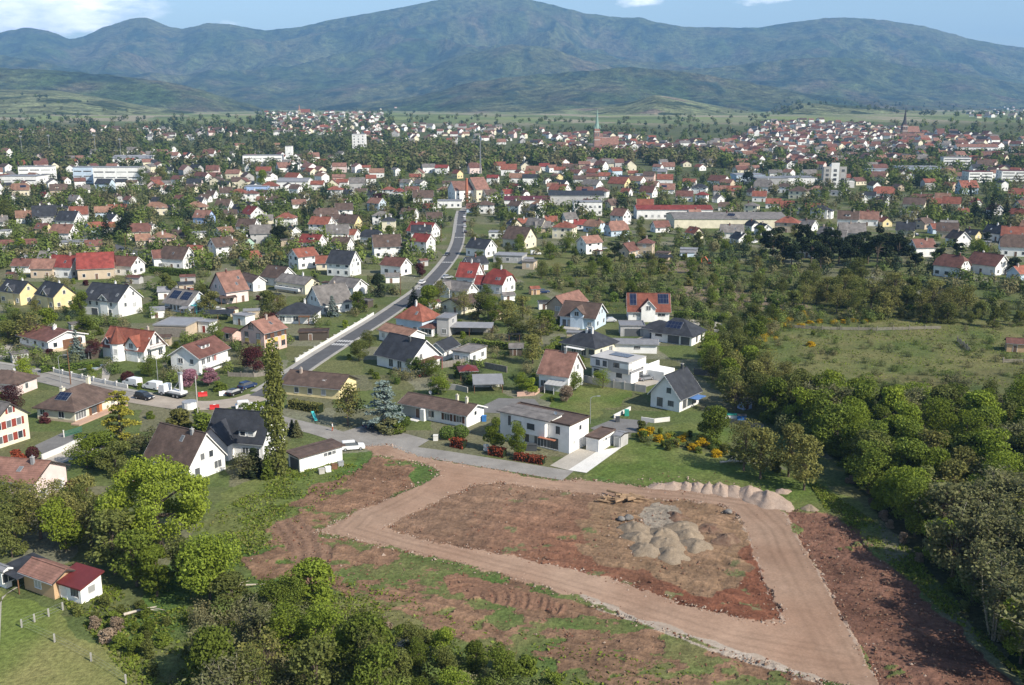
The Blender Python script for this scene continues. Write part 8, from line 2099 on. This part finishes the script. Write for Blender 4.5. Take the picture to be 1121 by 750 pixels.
fallen(154, 672, 4.0, 25, M_DEAD, 'bleached felled trunk on the rough slope beside the cottage', 3, 1); fallen(262, 645, 8.0, 6, M_DEAD, 'long felled trunk at the soil edge under the green trees', 2, 2); fallen(372, 694, 3.6, 20, M_DEAD, 'bleached branching deadwood in the bottom thicket', 7, 5); fallen(440, 712, 5.0, -20, M_DEAD, 'grey fanned deadwood lying before the low thicket', 14, 4)
fallen(800, 508, 4.0, 0, M_DEAD, 'bleached branch heap in the shade of the four trees', 9, 6)

# ------------------------------------------------------------------ walls, fences, poles, small structures
def wall_run(name, pts, h_, th, m, label, post=None, cat='wall', post_m=None, slats=False, base_z=0.0):
    """a wall along world points; posts are children"""
    x0, y0 = pts[0]; root = empty(name, x0, y0, base_z); reg(root, '', cat, label=label)
    mb = MB()
    for (ax, ay), (bx, by) in zip(pts[:-1], pts[1:]):
        d_ = Vector((bx - ax, by - ay)); ln = d_.length; a = math.atan2(d_.y, d_.x); M_ = Matrix.Translation((ax - x0, ay - y0, 0)) @ Matrix.Rotation(a, 4, 'Z')
        if slats:
            for k in range(max(2, int(h_ / .3))): mb.box(0, ln, -.02, .02, .1 + k * .3, .1 + k * .3 + .2, m, M_)
        else:
            mb.box(0, ln, -th / 2, th / 2, -.3, h_, m, M_)
    mb.build('rails' if slats else 'panel', root)
    if post:
        acc = 0; pm = MB(); s_ = th + .12; pm.box(-s_ / 2, s_ / 2, -s_ / 2, s_ / 2, -.3, h_ + .22, post_m or m); pm.box(-s_ / 2 - .05, s_ / 2 + .05, -s_ / 2 - .05, s_ / 2 + .05, h_ + .223, h_ + .3, post_m or m); pme = pm.to_mesh('post')
        for (ax, ay), (bx, by) in zip(pts[:-1], pts[1:]):
            d_ = Vector((bx - ax, by - ay)); n_ = max(1, int(d_.length / post))
            for k in range(n_): link('post', pme, root, (ax - x0 + d_.x * k / n_, ay - y0 + d_.y * k / n_, 0), math.atan2(d_.y, d_.x))
    return root
def offset_pts(L, i0, i1, o, step=2):
    nn = normals(L); return [(L[i].x + nn[i].x * o, L[i].y + nn[i].y * o) for i in range(i0, i1, step)]
wall_run('garden_wall', offset_pts(ROAD_MAIN, 24, 52, 3.95), .9, .22, M_STONE, 'long white garden wall with posts along the main road pavement', 3.2)
wall_run('garden_wall', offset_pts(STREET2, 20, 36, 4.5), 1.0, .22, M_STONE, 'white posted wall before the blue swimming pool', 3.5)
wall_run('concrete_fence', [gp(638, 418), gp(660, 423), gp(707, 430)], 1.7, .1, M_CONC, 'tall grey concrete panel fence between the lawn and the cubic house', 2.5, 'fence')
wall_run('garden_wall', [gp(702, 461), gp(716, 463), gp(733, 461)], .9, .25, M_STONE, 'low white wall before the slate-roofed white house')
wall_run('garden_wall', [gp(672, 458), gp(690, 449)], .8, .25, M_STONE, 'short white wall beside the asphalt forecourt')
wall_run('garden_wall', [gp(46, 504), gp(70, 494), gp(92, 483)], 1.1, .3, M_STONE, 'white drive wall below the cream hipped house')
wall_run('iron_fence', [gp(70, 479), gp(90, 473)], 1.2, .06, plain_mat('green_fence_paint', (0.05, 0.13, 0.09), 0.6, 0.15), 'green metal gate fence on the terrace edge of the cream hipped house', 2.2, 'fence', M_STONE, True)
wall_run('garden_wall', [gp(566, 434), gp(585, 433), gp(597, 425)], 1.0, .25, plain_mat('salmon_wall', (0.50, 0.33, 0.26), 0.9, 0.15), 'low salmon-pink wall beside the asphalt court')
wall_run('garden_wall', [gp(476, 424), gp(500, 427), gp(512, 430)], 1.3, .2, M_CONC, 'grey garden wall behind the long white bungalow')
wall_run('garden_wall', [gp(483, 403), gp(510, 399), gp(555, 408)], 1.6, .2, M_GREYWOOD, 'tall grey garden wall below the flat-roofed white house')
wall_run('board_fence', [gp(796, 462), gp(815, 466), gp(836, 469)], .9, .06, M_GREYWOOD, 'weathered board fence at the end of the garden lawn', 2.5, 'fence')
wall_run('field_fence', [gp(1048, 374), gp(1062, 386)], 1.3, .08, M_GREYWOOD, 'short dark field fence in the meadow', 3, 'fence', None, True); wall_run('field_fence', [gp(1098, 397), gp(1121, 397), gp(1150, 397)], 1.1, .1, M_GREYWOOD, 'rail fence near the brick hut', 3, 'fence', None, True)
wall_run('field_fence', [gp(850, 358), gp(900, 361), gp(960, 362), (gp(1030, 360))], 1.0, .06, M_GREYWOOD, 'long thin post fence behind the flowering broom', 4, 'fence', None, True)
wall_run('garden_fence', [gp(250, 412), gp(278, 413), gp(300, 410)], 1.0, .06, M_GREYWOOD, 'weathered paling fence before the pink two-storey house', 2.2, 'fence'); wall_run('garden_fence', [gp(760, 410), gp(785, 413)], 1.5, .08, M_DKMETAL, 'dark panel fence behind the slate-roofed white house', 2, 'fence')
# wire fence at the lower lawn
fx = [gp(24, 687), gp(38, 681), gp(53.5, 675), gp(69, 668)]; root = empty('wire_fence', *fx[0], 0); reg(root, '', 'fence', label='wire fence on concrete posts around the lower lawn')
for p in fx + [gp(60, 703), gp(100, 724), gp(138, 748)]:
    mb = MB(); mb.box(-.08, .08, -.08, .08, -.2, 1.1, M_CONC); q = mb.build('post', root); q.location = (p[0] - fx[0][0], p[1] - fx[0][1], 0)
mb = MB()
for run in (fx, [fx[0], gp(60, 703), gp(100, 724), gp(138, 748)]):
    for a, b in zip(run[:-1], run[1:]):
        for z_ in (.3, .7, 1.1): mb.tube([(a[0] - fx[0][0], a[1] - fx[0][1], z_), (b[0] - fx[0][0], b[1] - fx[0][1], z_)], [.009, .009], M_METAL, 4)
mb.build('wires', root)
def arm(root, h_):
    mb = MB(); mb.tube([(0, 0, h_ - .05), (.5, 0, h_ + .35), (1.6, 0, h_ + .45)], [.06, .05, .05], M_METAL, 5); mb.box(1.3, 2.0, -.14, .14, h_ + .38, h_ + .5, M_METAL); mb.build('lamp_head', root)
pole_thing('street_lamp', 67, 425, 7.5, .09, .06, M_METAL, 'grey street lamp on the pavement before the cream hipped house', 'street lamp', extra=arm)
pole_thing('utility_pole', 77.5, 421, 8.5, .14, .1, M_WOOD, 'wooden utility pole beside the grey street lamp', 'pole'); pole_thing('utility_pole', 217, 457, 9.0, .14, .1, M_CONC, 'grey utility pole rising from the roadworks', 'pole')
pole_thing('street_lamp', 173, 418, 6.8, .08, .06, M_METAL, 'street lamp behind the parked white vans', 'street lamp', extra=arm); pole_thing('utility_pole', 438.5, 323, 7.6, .13, .1, M_WOOD, 'brown wooden pole beside the main road', 'pole'); pole_thing('utility_pole', 138, 276, 8, .13, .1, M_WOOD, 'wooden pole on the back street', 'pole')
pole_thing('street_lamp', 865, 241, 8.5, .1, .07, M_METAL, 'street lamp at the end of the long grey-roofed hall', 'street lamp', extra=arm); pole_thing('street_lamp', 516, 232, 9, .1, .07, M_METAL, 'street lamp at the far end of the straight road', 'street lamp', extra=arm); pole_thing('utility_pole', 483, 265, 8.5, .13, .1, M_WOOD, 'pole beside the road before the crimson gable house', 'pole')
pole_thing('street_lamp', 646, 464, 5.5, .08, .05, M_METAL, 'slim lamp at the lawn corner behind the modern white building', 'street lamp', extra=arm)
def shelter(name, px, py, L, W, h_, yaw, rm, label, cat='carport', pitch=0.06, back=None):
    x, y = gp(px, py); root = empty(name, x, y, 0, R(yaw)); reg(root, '', cat, label=label)
    mb = MB(); mb.prism([(-W / 2, h_ - pitch * W / 2), (W / 2, h_ + pitch * W / 2), (W / 2, h_ + pitch * W / 2 + .15), (-W / 2, h_ - pitch * W / 2 + .15)], -L / 2, L / 2, rm); mb.build('roof', root)
    for sx_ in (-1, 0, 1) if L > 7 else (-1, 1):
        for sy in (-1, 1):
            p = MB(); p.box(-.07, .07, -.07, .07, -.1, h_ + sy * pitch * (W / 2 - .3) - .005, M_WOOD); q = p.build('post', root); q.location = (sx_ * (L / 2 - .3), sy * (W / 2 - .3), 0)
    if back: mb = MB(); mb.box(-L / 2 + .1, L / 2 - .1, W / 2 - .2, W / 2 - .1, 0, h_ - .1, back); mb.build('rear_wall', root)
shelter('carport', 515, 366, 13, 6, 2.7, -4, RM('s'), 'long grey flat carport beside the grey cube', back=M_CONC); shelter('carport', 240, 350, 9, 5.5, 2.4, 8, RM('d'), 'dark flat carport between the barn and the tall blush house'); shelter('carport', 534, 427, 7, 5.5, 2.5, 5, RM('s'), 'pale grey sloping shelter by the asphalt court', pitch=.18, back=M_STONE)
shelter('carport', 250, 333, 5.5, 4, 2.5, 25, RM('b'), 'brown lean-to carport before the tall blush house'); x, y = gp(*tp('B1', (85, 410))); shelter('carport', *tp('B1', (88, 412)), 5.5, 5.5, 2.4, -35, RM('d'), 'dark flat carport beside the brick cottage')
shelter('garden_shelter', 563, 373, 3.5, 3, 2.2, 0, RM('d'), 'small dark garden shelter among the half-bare trees', 'shelter'); shelter('arched_shelter', 723, 286, 10, 7, 2.2, 0, RM('d'), 'wide low dark shelter on the field', 'shelter'); shelter('garden_shelter', 205, 345, 4, 3, 2.3, 0, RM('s'), 'small pale garden shelter beside the house with two solar fields', 'shelter')
x, y = gp(512, 414); g_ = House('gazebo', x, y, R(10), 4.2, 4.2, 2.3, 24, 'pyramid', 'w', 'x', ov=.3); bpy.data.objects.remove(g_.wall); reg(g_.root, '', 'gazebo', label='red-roofed garden gazebo behind the long white bungalow')
for sx_ in (-1, 1):
    for sy in (-1, 1): g_.block('post', sx_ * 1.9 - .07, sx_ * 1.9 + .07, sy * 1.9 - .07, sy * 1.9 + .07, -.1, 2.3, M_WOOD)
def hut(px, py, L, W, e, yaw, wall, rf, label, roof='gable', pitch=25, name='garden_shed'):
    x, y = gp(px, py); h = House(name, x, y, R(yaw), L, W, e, pitch, roof, wall, rf, ov=.25); reg(h.root, '', 'shed', label=label); h.door('F', .4, .9, 1.8); HOUSES.append((x, y, L * .6, h)); return h
hut(1112, 384, 5, 4, 2.3, -20, 'a', 'm', 'lone brick hut with tiled roof at the meadow edge'); hut(344, 371, 8, 4, 2.3, 5, 't', 'b', 'long dark timber shed below the dark-hipped bungalow', 'flat'); hut(173, 347, 4, 3.4, 2.3, 20, 'w', 's', 'small white shed beside the hedge of the white duplex', 'shed', 8); hut(184, 326, 6, 5, 2.6, 15, 'w', 's', 'white garage with grey roof next to the white duplex'); hut(752, 281, 6, 3, 2.0, 0, 'b', 's', 'small glazed greenhouse in the scrub', 'gable', 20, 'greenhouse'); hut(815, 447, 2.4, 2.0, 1.6, 30, 'l', 'd', 'small blue playhouse on the garden lawn', 'gable', 25, 'playhouse'); hut(565, 388, 3.5, 3, 2.1, 0, 't', 'g', 'small dark shed behind the trimmed hedges'); hut(430, 309, 5, 4, 2.4, 5, 'w', 'g', 'low white shed near the main road before the red-brown gable house'); hut(585, 322, 3.2, 2.6, 2.0, 20, 'a', 'r', 'small wooden shed with orange-red roof near the crimson pair'); hut(556, 329, 4, 3, 2.0, 20, 'w', 'g', 'small grey-roofed white shed facing the crimson pair')
rq = random.Random(8); k_ = 0
for _ in range(400):
    px_, py_ = rq.uniform(0, 660), rq.uniform(272, 400); x, y = gp(px_, py_)
    if k_ >= 26: break
    if not clear_of(x, y, 3.2) or not off_road(x, y, 6): continue
    k_ += 1; wl, rf = rq.choice('wwntec'), rq.choice('sgbmd'); ft = rq.random() < .5
    h = House('garden_shed', x, y, R(rq.uniform(-40, 40)), rq.uniform(2.6, 5.5), rq.uniform(2.2, 3.2), 2.2, 22, 'flat' if ft else 'gable', wl, rf, ov=.2); h.door('F', .4, .9, 1.8); HOUSES.append((x, y, 2.5, h))
    reg(h.root, f"small {WALLN[wl]} garden shed with {ROOFN[rf]} {'flat' if ft else 'gabled'} roof", 'shed')
# play tower with swing
x, y = gp(870, 462); root = empty('play_tower', x, y, 0, R(15)); reg(root, '', 'play tower', label='dark wooden play tower with slanted beams at the wood edge')
for sx_ in (-1, 1):
    for sy in (-1, 1): mb = MB(); mb.tube([(sx_ * 1.2, sy * 1.0, -.1), (sx_ * 1.0, sy * .9, 3.4)], [.09, .09], M_WOOD, 5); mb.build('post', root)
mb = MB(); mb.box(-1.15, 1.15, -1.0, 1.0, 1.4, 1.52, M_WOOD); mb.build('platform', root); mb = MB(); mb.prism([(-1.3, 3.3), (1.3, 3.5), (1.3, 3.62), (-1.3, 3.42)], -1.4, 1.4, M_METAL); mb.build('roof', root); mb = MB(); mb.tube([(1.0, 0, 3.0), (3.6, 0, 2.6)], [.08, .08], M_WOOD, 5); mb.tube([(3.6, 0, 2.6), (4.0, 1.1, 0)], [.07, .07], M_WOOD, 5); mb.tube([(3.6, 0, 2.6), (4.0, -1.1, 0)], [.07, .07], M_WOOD, 5); mb.build('swing_frame', root)
# swimming pool
x, y = gp(90, 402); root = empty('swimming_pool', x, y, 0, R(-4)); reg(root, '', 'swimming pool', label='covered blue swimming pool in the garden behind the white posted wall')
mb = MB(); mb.box(-5.2, 5.2, -2.7, 2.7, -.1, .18, M_PAVE); mb.build('rim', root); mb = MB(); mb.box(-4.6, 4.6, -2.1, 2.1, .184, .24, plain_mat('pool_cover', (0.30, 0.38, 0.45), .4, .1)); mb.build('cover', root)
# things about the gardens
def blob_box(name, px, py, sx_, sy, sz_, m, label, cat, yaw=0, lid=None):
    x, y = gp(px, py); root = empty(name, x, y, 0, R(yaw)); reg(root, '', cat, label=label); mb = MB(); mb.prism([(-sy / 2, -.05), (sy / 2, -.05), (sy / 2 * .92, sz_), (-sy / 2 * .92, sz_)], -sx_ / 2, sx_ / 2, m); mb.build('body', root); mb = MB(); mb.box(-sx_ / 2 - .04, sx_ / 2 + .04, -sy / 2 - .02, sy / 2 + .02, sz_ + .003, sz_ + .1, lid or m); mb.build('lid', root)
M_BLUEPL = plain_mat('blue_plastic', (0.04, 0.16, 0.42), .5, .1); M_GREENPL = plain_mat('green_plastic', (0.04, 0.30, 0.22), .5, .1)
blob_box('water_butt', 530, 461, .9, .9, 1.1, M_BLUEPL, 'blue plastic water butt at the end of the long white bungalow', 'water butt'); blob_box('storage_box', 798, 457, 3.2, 1.4, .7, M_TRIM, 'long white-topped box on the garden lawn', 'box', -10, M_GREENPL); blob_box('storage_box', 812, 459, 1.8, 1.4, .9, M_BLUEPL, 'dark-lidded blue box on the garden lawn', 'box', -10, M_DKMETAL); blob_box('flower_tub', 477, 482, .9, .9, 1.0, M_STONE, 'white tub on the verge before the long white bungalow', 'tub'); blob_box('flower_tub', 532, 493, .9, .9, 1.0, M_STONE, 'white tub beside the short red hedge end', 'tub')
blob_box('terrace_sofa', 582, 493, 2.0, 1.1, 1.2, M_DKMETAL, 'dark garden furniture block on the terrace of the modern building', 'sofa', -8); blob_box('dustbin', 676, 462, .8, .8, 1.1, M_DKMETAL, 'dark dustbin on the asphalt forecourt', 'bin'); blob_box('dustbin', 686, 455, .9, .9, 1.2, M_GREENPL, 'green dustbin beside the short white wall', 'bin')
for i, (px_, py_) in enumerate(((352, 518), (359, 516), (366, 513), (373, 510))):
    blob_box('crate', px_, py_, 1.0, .8, .8, (M_CONC, M_TRIM, M_WOOD, M_METAL)[i], ['grey', 'white', 'brown', 'metal'][i] + ' crate standing against the long low white garage', 'crate', 25)
# slide, person on the lane
x, y = gp(344, 459); root = empty('slide', x, y, 0, R(30)); reg(root, '', 'slide', label='small turquoise slide on the lawn before the low ochre building'); mb = MB(); mb.prism([(-1.2, 0), (1.0, 1.4), (1.0, 1.5), (-1.2, .1)], -.3, .3, M_TURQ); mb.build('chute', root); mb = MB(); mb.tube([(-.25, 1.0, 1.4), (-.25, 1.3, 0)], [.05, .05], M_TURQ, 5); mb.tube([(.25, 1.0, 1.4), (.25, 1.3, 0)], [.05, .05], M_TURQ, 5); mb.build('ladder', root)
def person(px, py, yaw, label, top_m, leg_m):
    x, y = gp(px, py); J = [(0, 0, .92), (0, 0, 1.15), (0, 0, 1.42), (0, 0.01, 1.53), (0, -.02, 1.66), (0, -.02, 1.76), (.10, 0, .88), (.12, .05, .48), (.12, -.08, .06), (.12, .10, .03), (-.10, 0, .88), (-.12, -.12, .5), (-.13, .12, .08), (-.13, .28, .04), (.20, 0, 1.40), (.27, .03, 1.12), (.26, -.16, .92), (-.20, 0, 1.40), (-.27, -.03, 1.12), (-.27, -.2, .95)]
    E = [(0, 1), (1, 2), (2, 3), (3, 4), (4, 5), (0, 6), (6, 7), (7, 8), (8, 9), (0, 10), (10, 11), (11, 12), (12, 13), (2, 14), (14, 15), (15, 16), (2, 17), (17, 18), (18, 19)]
    RD = [.15, .14, .16, .06, .095, .08, .10, .07, .05, .04, .10, .07, .05, .04, .065, .05, .035, .065, .05, .035]
    me = bpy.data.meshes.new('person'); me.from_pydata(J, E, []); sk = me.skin_vertices.new() if hasattr(me.skin_vertices, 'new') else None
    o = link('person', me, None, (x, y, .06), R(yaw)); md = o.modifiers.new('skin', 'SKIN'); md.use_smooth_shade = True
    if not me.skin_vertices: bpy.ops.mesh.customdata_skin_add if False else None
    for v, r_ in zip(me.skin_vertices[0].data, RD): v.radius = (r_, r_ * .8)
    me.skin_vertices[0].data[0].use_root = True
    s2 = o.modifiers.new('sub', 'SUBSURF'); s2.levels = 1; s2.render_levels = 1
    m, nt, b, out = new_mat('clothed_figure'); tc = N(nt, 'ShaderNodeTexCoord'); sx_ = N(nt, 'ShaderNodeSeparateXYZ'); nt.links.new(tc.outputs['Object'], sx_.inputs[0])
    mr = N(nt, 'ShaderNodeMath', operation='DIVIDE'); mr.inputs[1].default_value = 1.85; nt.links.new(sx_.outputs[2], mr.inputs[0])
    cr = N(nt, 'ShaderNodeValToRGB'); cr.color_ramp.interpolation = 'CONSTANT'; el = cr.color_ramp.elements
    st = [(0, (.03, .03, .03)), (.05, leg_m), (.5, top_m), (.81, (.45, .28, .2)), (.925, (.06, .04, .03))]
    while len(el) < len(st): el.new(.5)
    for e, (p, c) in zip(el, st): e.position = p; e.color = rgba(c)
    nt.links.new(mr.outputs[0], cr.inputs[0]); nt.links.new(cr.outputs[0], b.inputs['Base Color']); me.materials.append(m)
    reg(o, '', 'person', label=label)
    return o
person(364, 472, 100, 'person in white top and orange-red trousers walking on the lane', (.75, .74, .72), (.5, .10, .04))

# ------------------------------------------------------------------ rough grass and weeds of the open ground
rng = np.random.default_rng(9)
GP = []
for poly, n in ((wpoly([(140, 720), (170, 640), (240, 560), (330, 505), (400, 510), (300, 600), (400, 640), (600, 700), (800, 740), (800, 800), (140, 800)]), 42000), (wpoly([(880, 520), (985, 590), (1100, 720), (1160, 780), (905, 560)]), 9000), (wpoly([(60, 650), (130, 640), (170, 720), (170, 800), (130, 730)]), 6000), (SCRUB, 40000)):
    xs = [p[0] for p in poly]; ys = [p[1] for p in poly]
    x, y = rng.uniform(min(xs), max(xs), n * 2), rng.uniform(min(ys), max(ys), n * 2); k_ = pip(x, y, poly) & ~pip(x, y, TRACK_OUT); x, y = x[k_][:n], y[k_][:n]
    w_ = fbm(x / 5, y / 5, 300, 4); dense = rng.random(len(x)) < np.clip((w_ - .36) * 4, 0.04, 1); so2 = (pip(x, y, SOIL_BELOW) | pip(x, y, SOIL_LEFT) | pip(x, y, SOIL_RIGHT)) & (rng.random(len(x)) > .16)
    keep = dense & ~so2; GP.append(np.stack([x[keep], y[keep]], 1))
G_ = np.concatenate(GP); n = len(G_)
z = 0.08 + 0.1 * rng.random(n); d = np.zeros((n, 3)); d[:, 2] = .5; d[:, :2] = rng.normal(size=(n, 2)) * .6
s_ = .38 * rng.uniform(.6, 1.4, n)
V, F_ = leaf_quads(rng, np.column_stack([G_, z]), d, .30, 1.5, .5)
stuff(link('rough_grass', np_mesh('rough_grass', V, F_, [LEAF['fresh'], LEAF['mid'], LEAF['olive'], LEAF['lightgreen']], rng.choice(4, n, p=[.4, .25, .2, .15]))))
# clods and stones strewn over the bare soil
CP_ = []
for poly, n in ((ISLAND, 1500), (SOIL_RIGHT, 1500), (SOIL_BELOW, 1100), (SOIL_LEFT, 400)):
    xs = [p[0] for p in poly]; ys = [p[1] for p in poly]; x, y = rng.uniform(min(xs), max(xs), n * 3), rng.uniform(min(ys), max(ys), n * 3); k_ = pip(x, y, poly) & ~(pip(x, y, TRACK_OUT) & ~pip(x, y, ISLAND)); CP_.append(np.stack([x[k_][:n], y[k_][:n]], 1))
for pl, n in ((TRACK_OUT, 2200), (ISLAND + ISLAND[:1], 1700)):
    P_ = np.array(pl); k_ = rng.integers(0, len(P_) - 1, n); t = rng.random(n)[:, None]; CP_.append(P_[k_] * (1 - t) + P_[k_ + 1] * t + rng.normal(size=(n, 2)) * .55)
for px_, py_, *_q in CH + BH:
    CP_.append(np.array(gp(px_, py_)) + rng.normal(size=(60, 2)) * (2.0, 2.6))
n1 = sum(len(c) for c in CP_[:4])
C_ = np.concatenate(CP_); n = len(C_); r_ = np.abs(rng.normal(size=n)) * .09 + .05
octv = np.array([(1, 0, 0), (0, 1, 0), (-1, 0, 0), (0, -1, 0), (0, 0, .8), (0, 0, -.5)]); of = np.array([(0, 1, 4), (1, 2, 4), (2, 3, 4), (3, 0, 4), (1, 0, 5), (2, 1, 5), (3, 2, 5), (0, 3, 5)])
V = (octv[None] * rng.uniform(.6, 1.3, (n, 6, 1)) * r_[:, None, None]); a = rng.uniform(0, 6.28, n); ca2, sa2 = np.cos(a)[:, None], np.sin(a)[:, None]
V = np.stack([V[..., 0] * ca2 - V[..., 1] * sa2, V[..., 0] * sa2 + V[..., 1] * ca2, V[..., 2]], -1) + np.column_stack([C_, np.full(n, .06)])[:, None, :]
F_ = (of[None] + (np.arange(n) * 6)[:, None, None]).reshape(-1, 3)
mi = np.repeat(np.where(np.arange(n) < n1, rng.choice(3, n, p=[.55, .4, .05]), rng.choice(3, n, p=[.25, .2, .55])), 8)
stuff(link('soil_clods', np_mesh('soil_clods', V.reshape(-1, 3), F_, [M_RUBBLE, gravel('red_clod', (0.16, 0.07, 0.045), (0.21, 0.11, 0.075)), M_BERM], mi)))
# ------------------------------------------------------------------ a label for every thing that has none yet
ORD = ['', 'second', 'third', 'fourth', 'fifth', 'sixth', 'seventh', 'eighth', 'ninth', 'tenth', 'eleventh', 'twelfth']
def relation(p, lm):
    dx, dy = p[0] - lm[1], p[1] - lm[2]
    a = math.atan2(lm[1], lm[2]); fx_, fy_ = math.sin(a), math.cos(a)
    dep, lat = dx * fx_ + dy * fy_, dx * fy_ - dy * fx_
    if abs(dep) > abs(lat) * 0.9: return 'behind' if dep > 0 else 'before'
    return 'beside'
by = {}
for o, look, p in THINGS: by.setdefault(look, []).append((o, p))
n_lab = 0
for look, lst in by.items():
    used = set()
    for o, p in lst:
        best = None
        for lm in LANDMARKS:
            if lm[3] == o.name: continue
            dist = math.hypot(p[0] - lm[1], p[1] - lm[2])
            if dist > 380: continue
            rel = relation(p, lm)
            same = sorted(math.hypot(q[0] - lm[1], q[1] - lm[2]) for o2, q in lst if relation(q, lm) == rel)
            rank = same.index(dist)
            if rank >= len(ORD): continue
            txt = (f'{look}, {ORD[rank]} {rel} {lm[0]}' if rank else f'{look}, {"next " if rel == "beside" else "just "}{rel.replace("beside", "to") if rel == "beside" else rel} {lm[0]}')
            nw = len(txt.replace('-', ' ').split())
            score = dist + rank * 45 + (400 if nw > 16 else 0)
            if txt in used: continue
            if best is None or score < best[0]: best = (score, txt)
        o['label'] = best[1] if best else look + ' in the town'
        used.add(o['label']); n_lab += 1
print('labels made', n_lab)
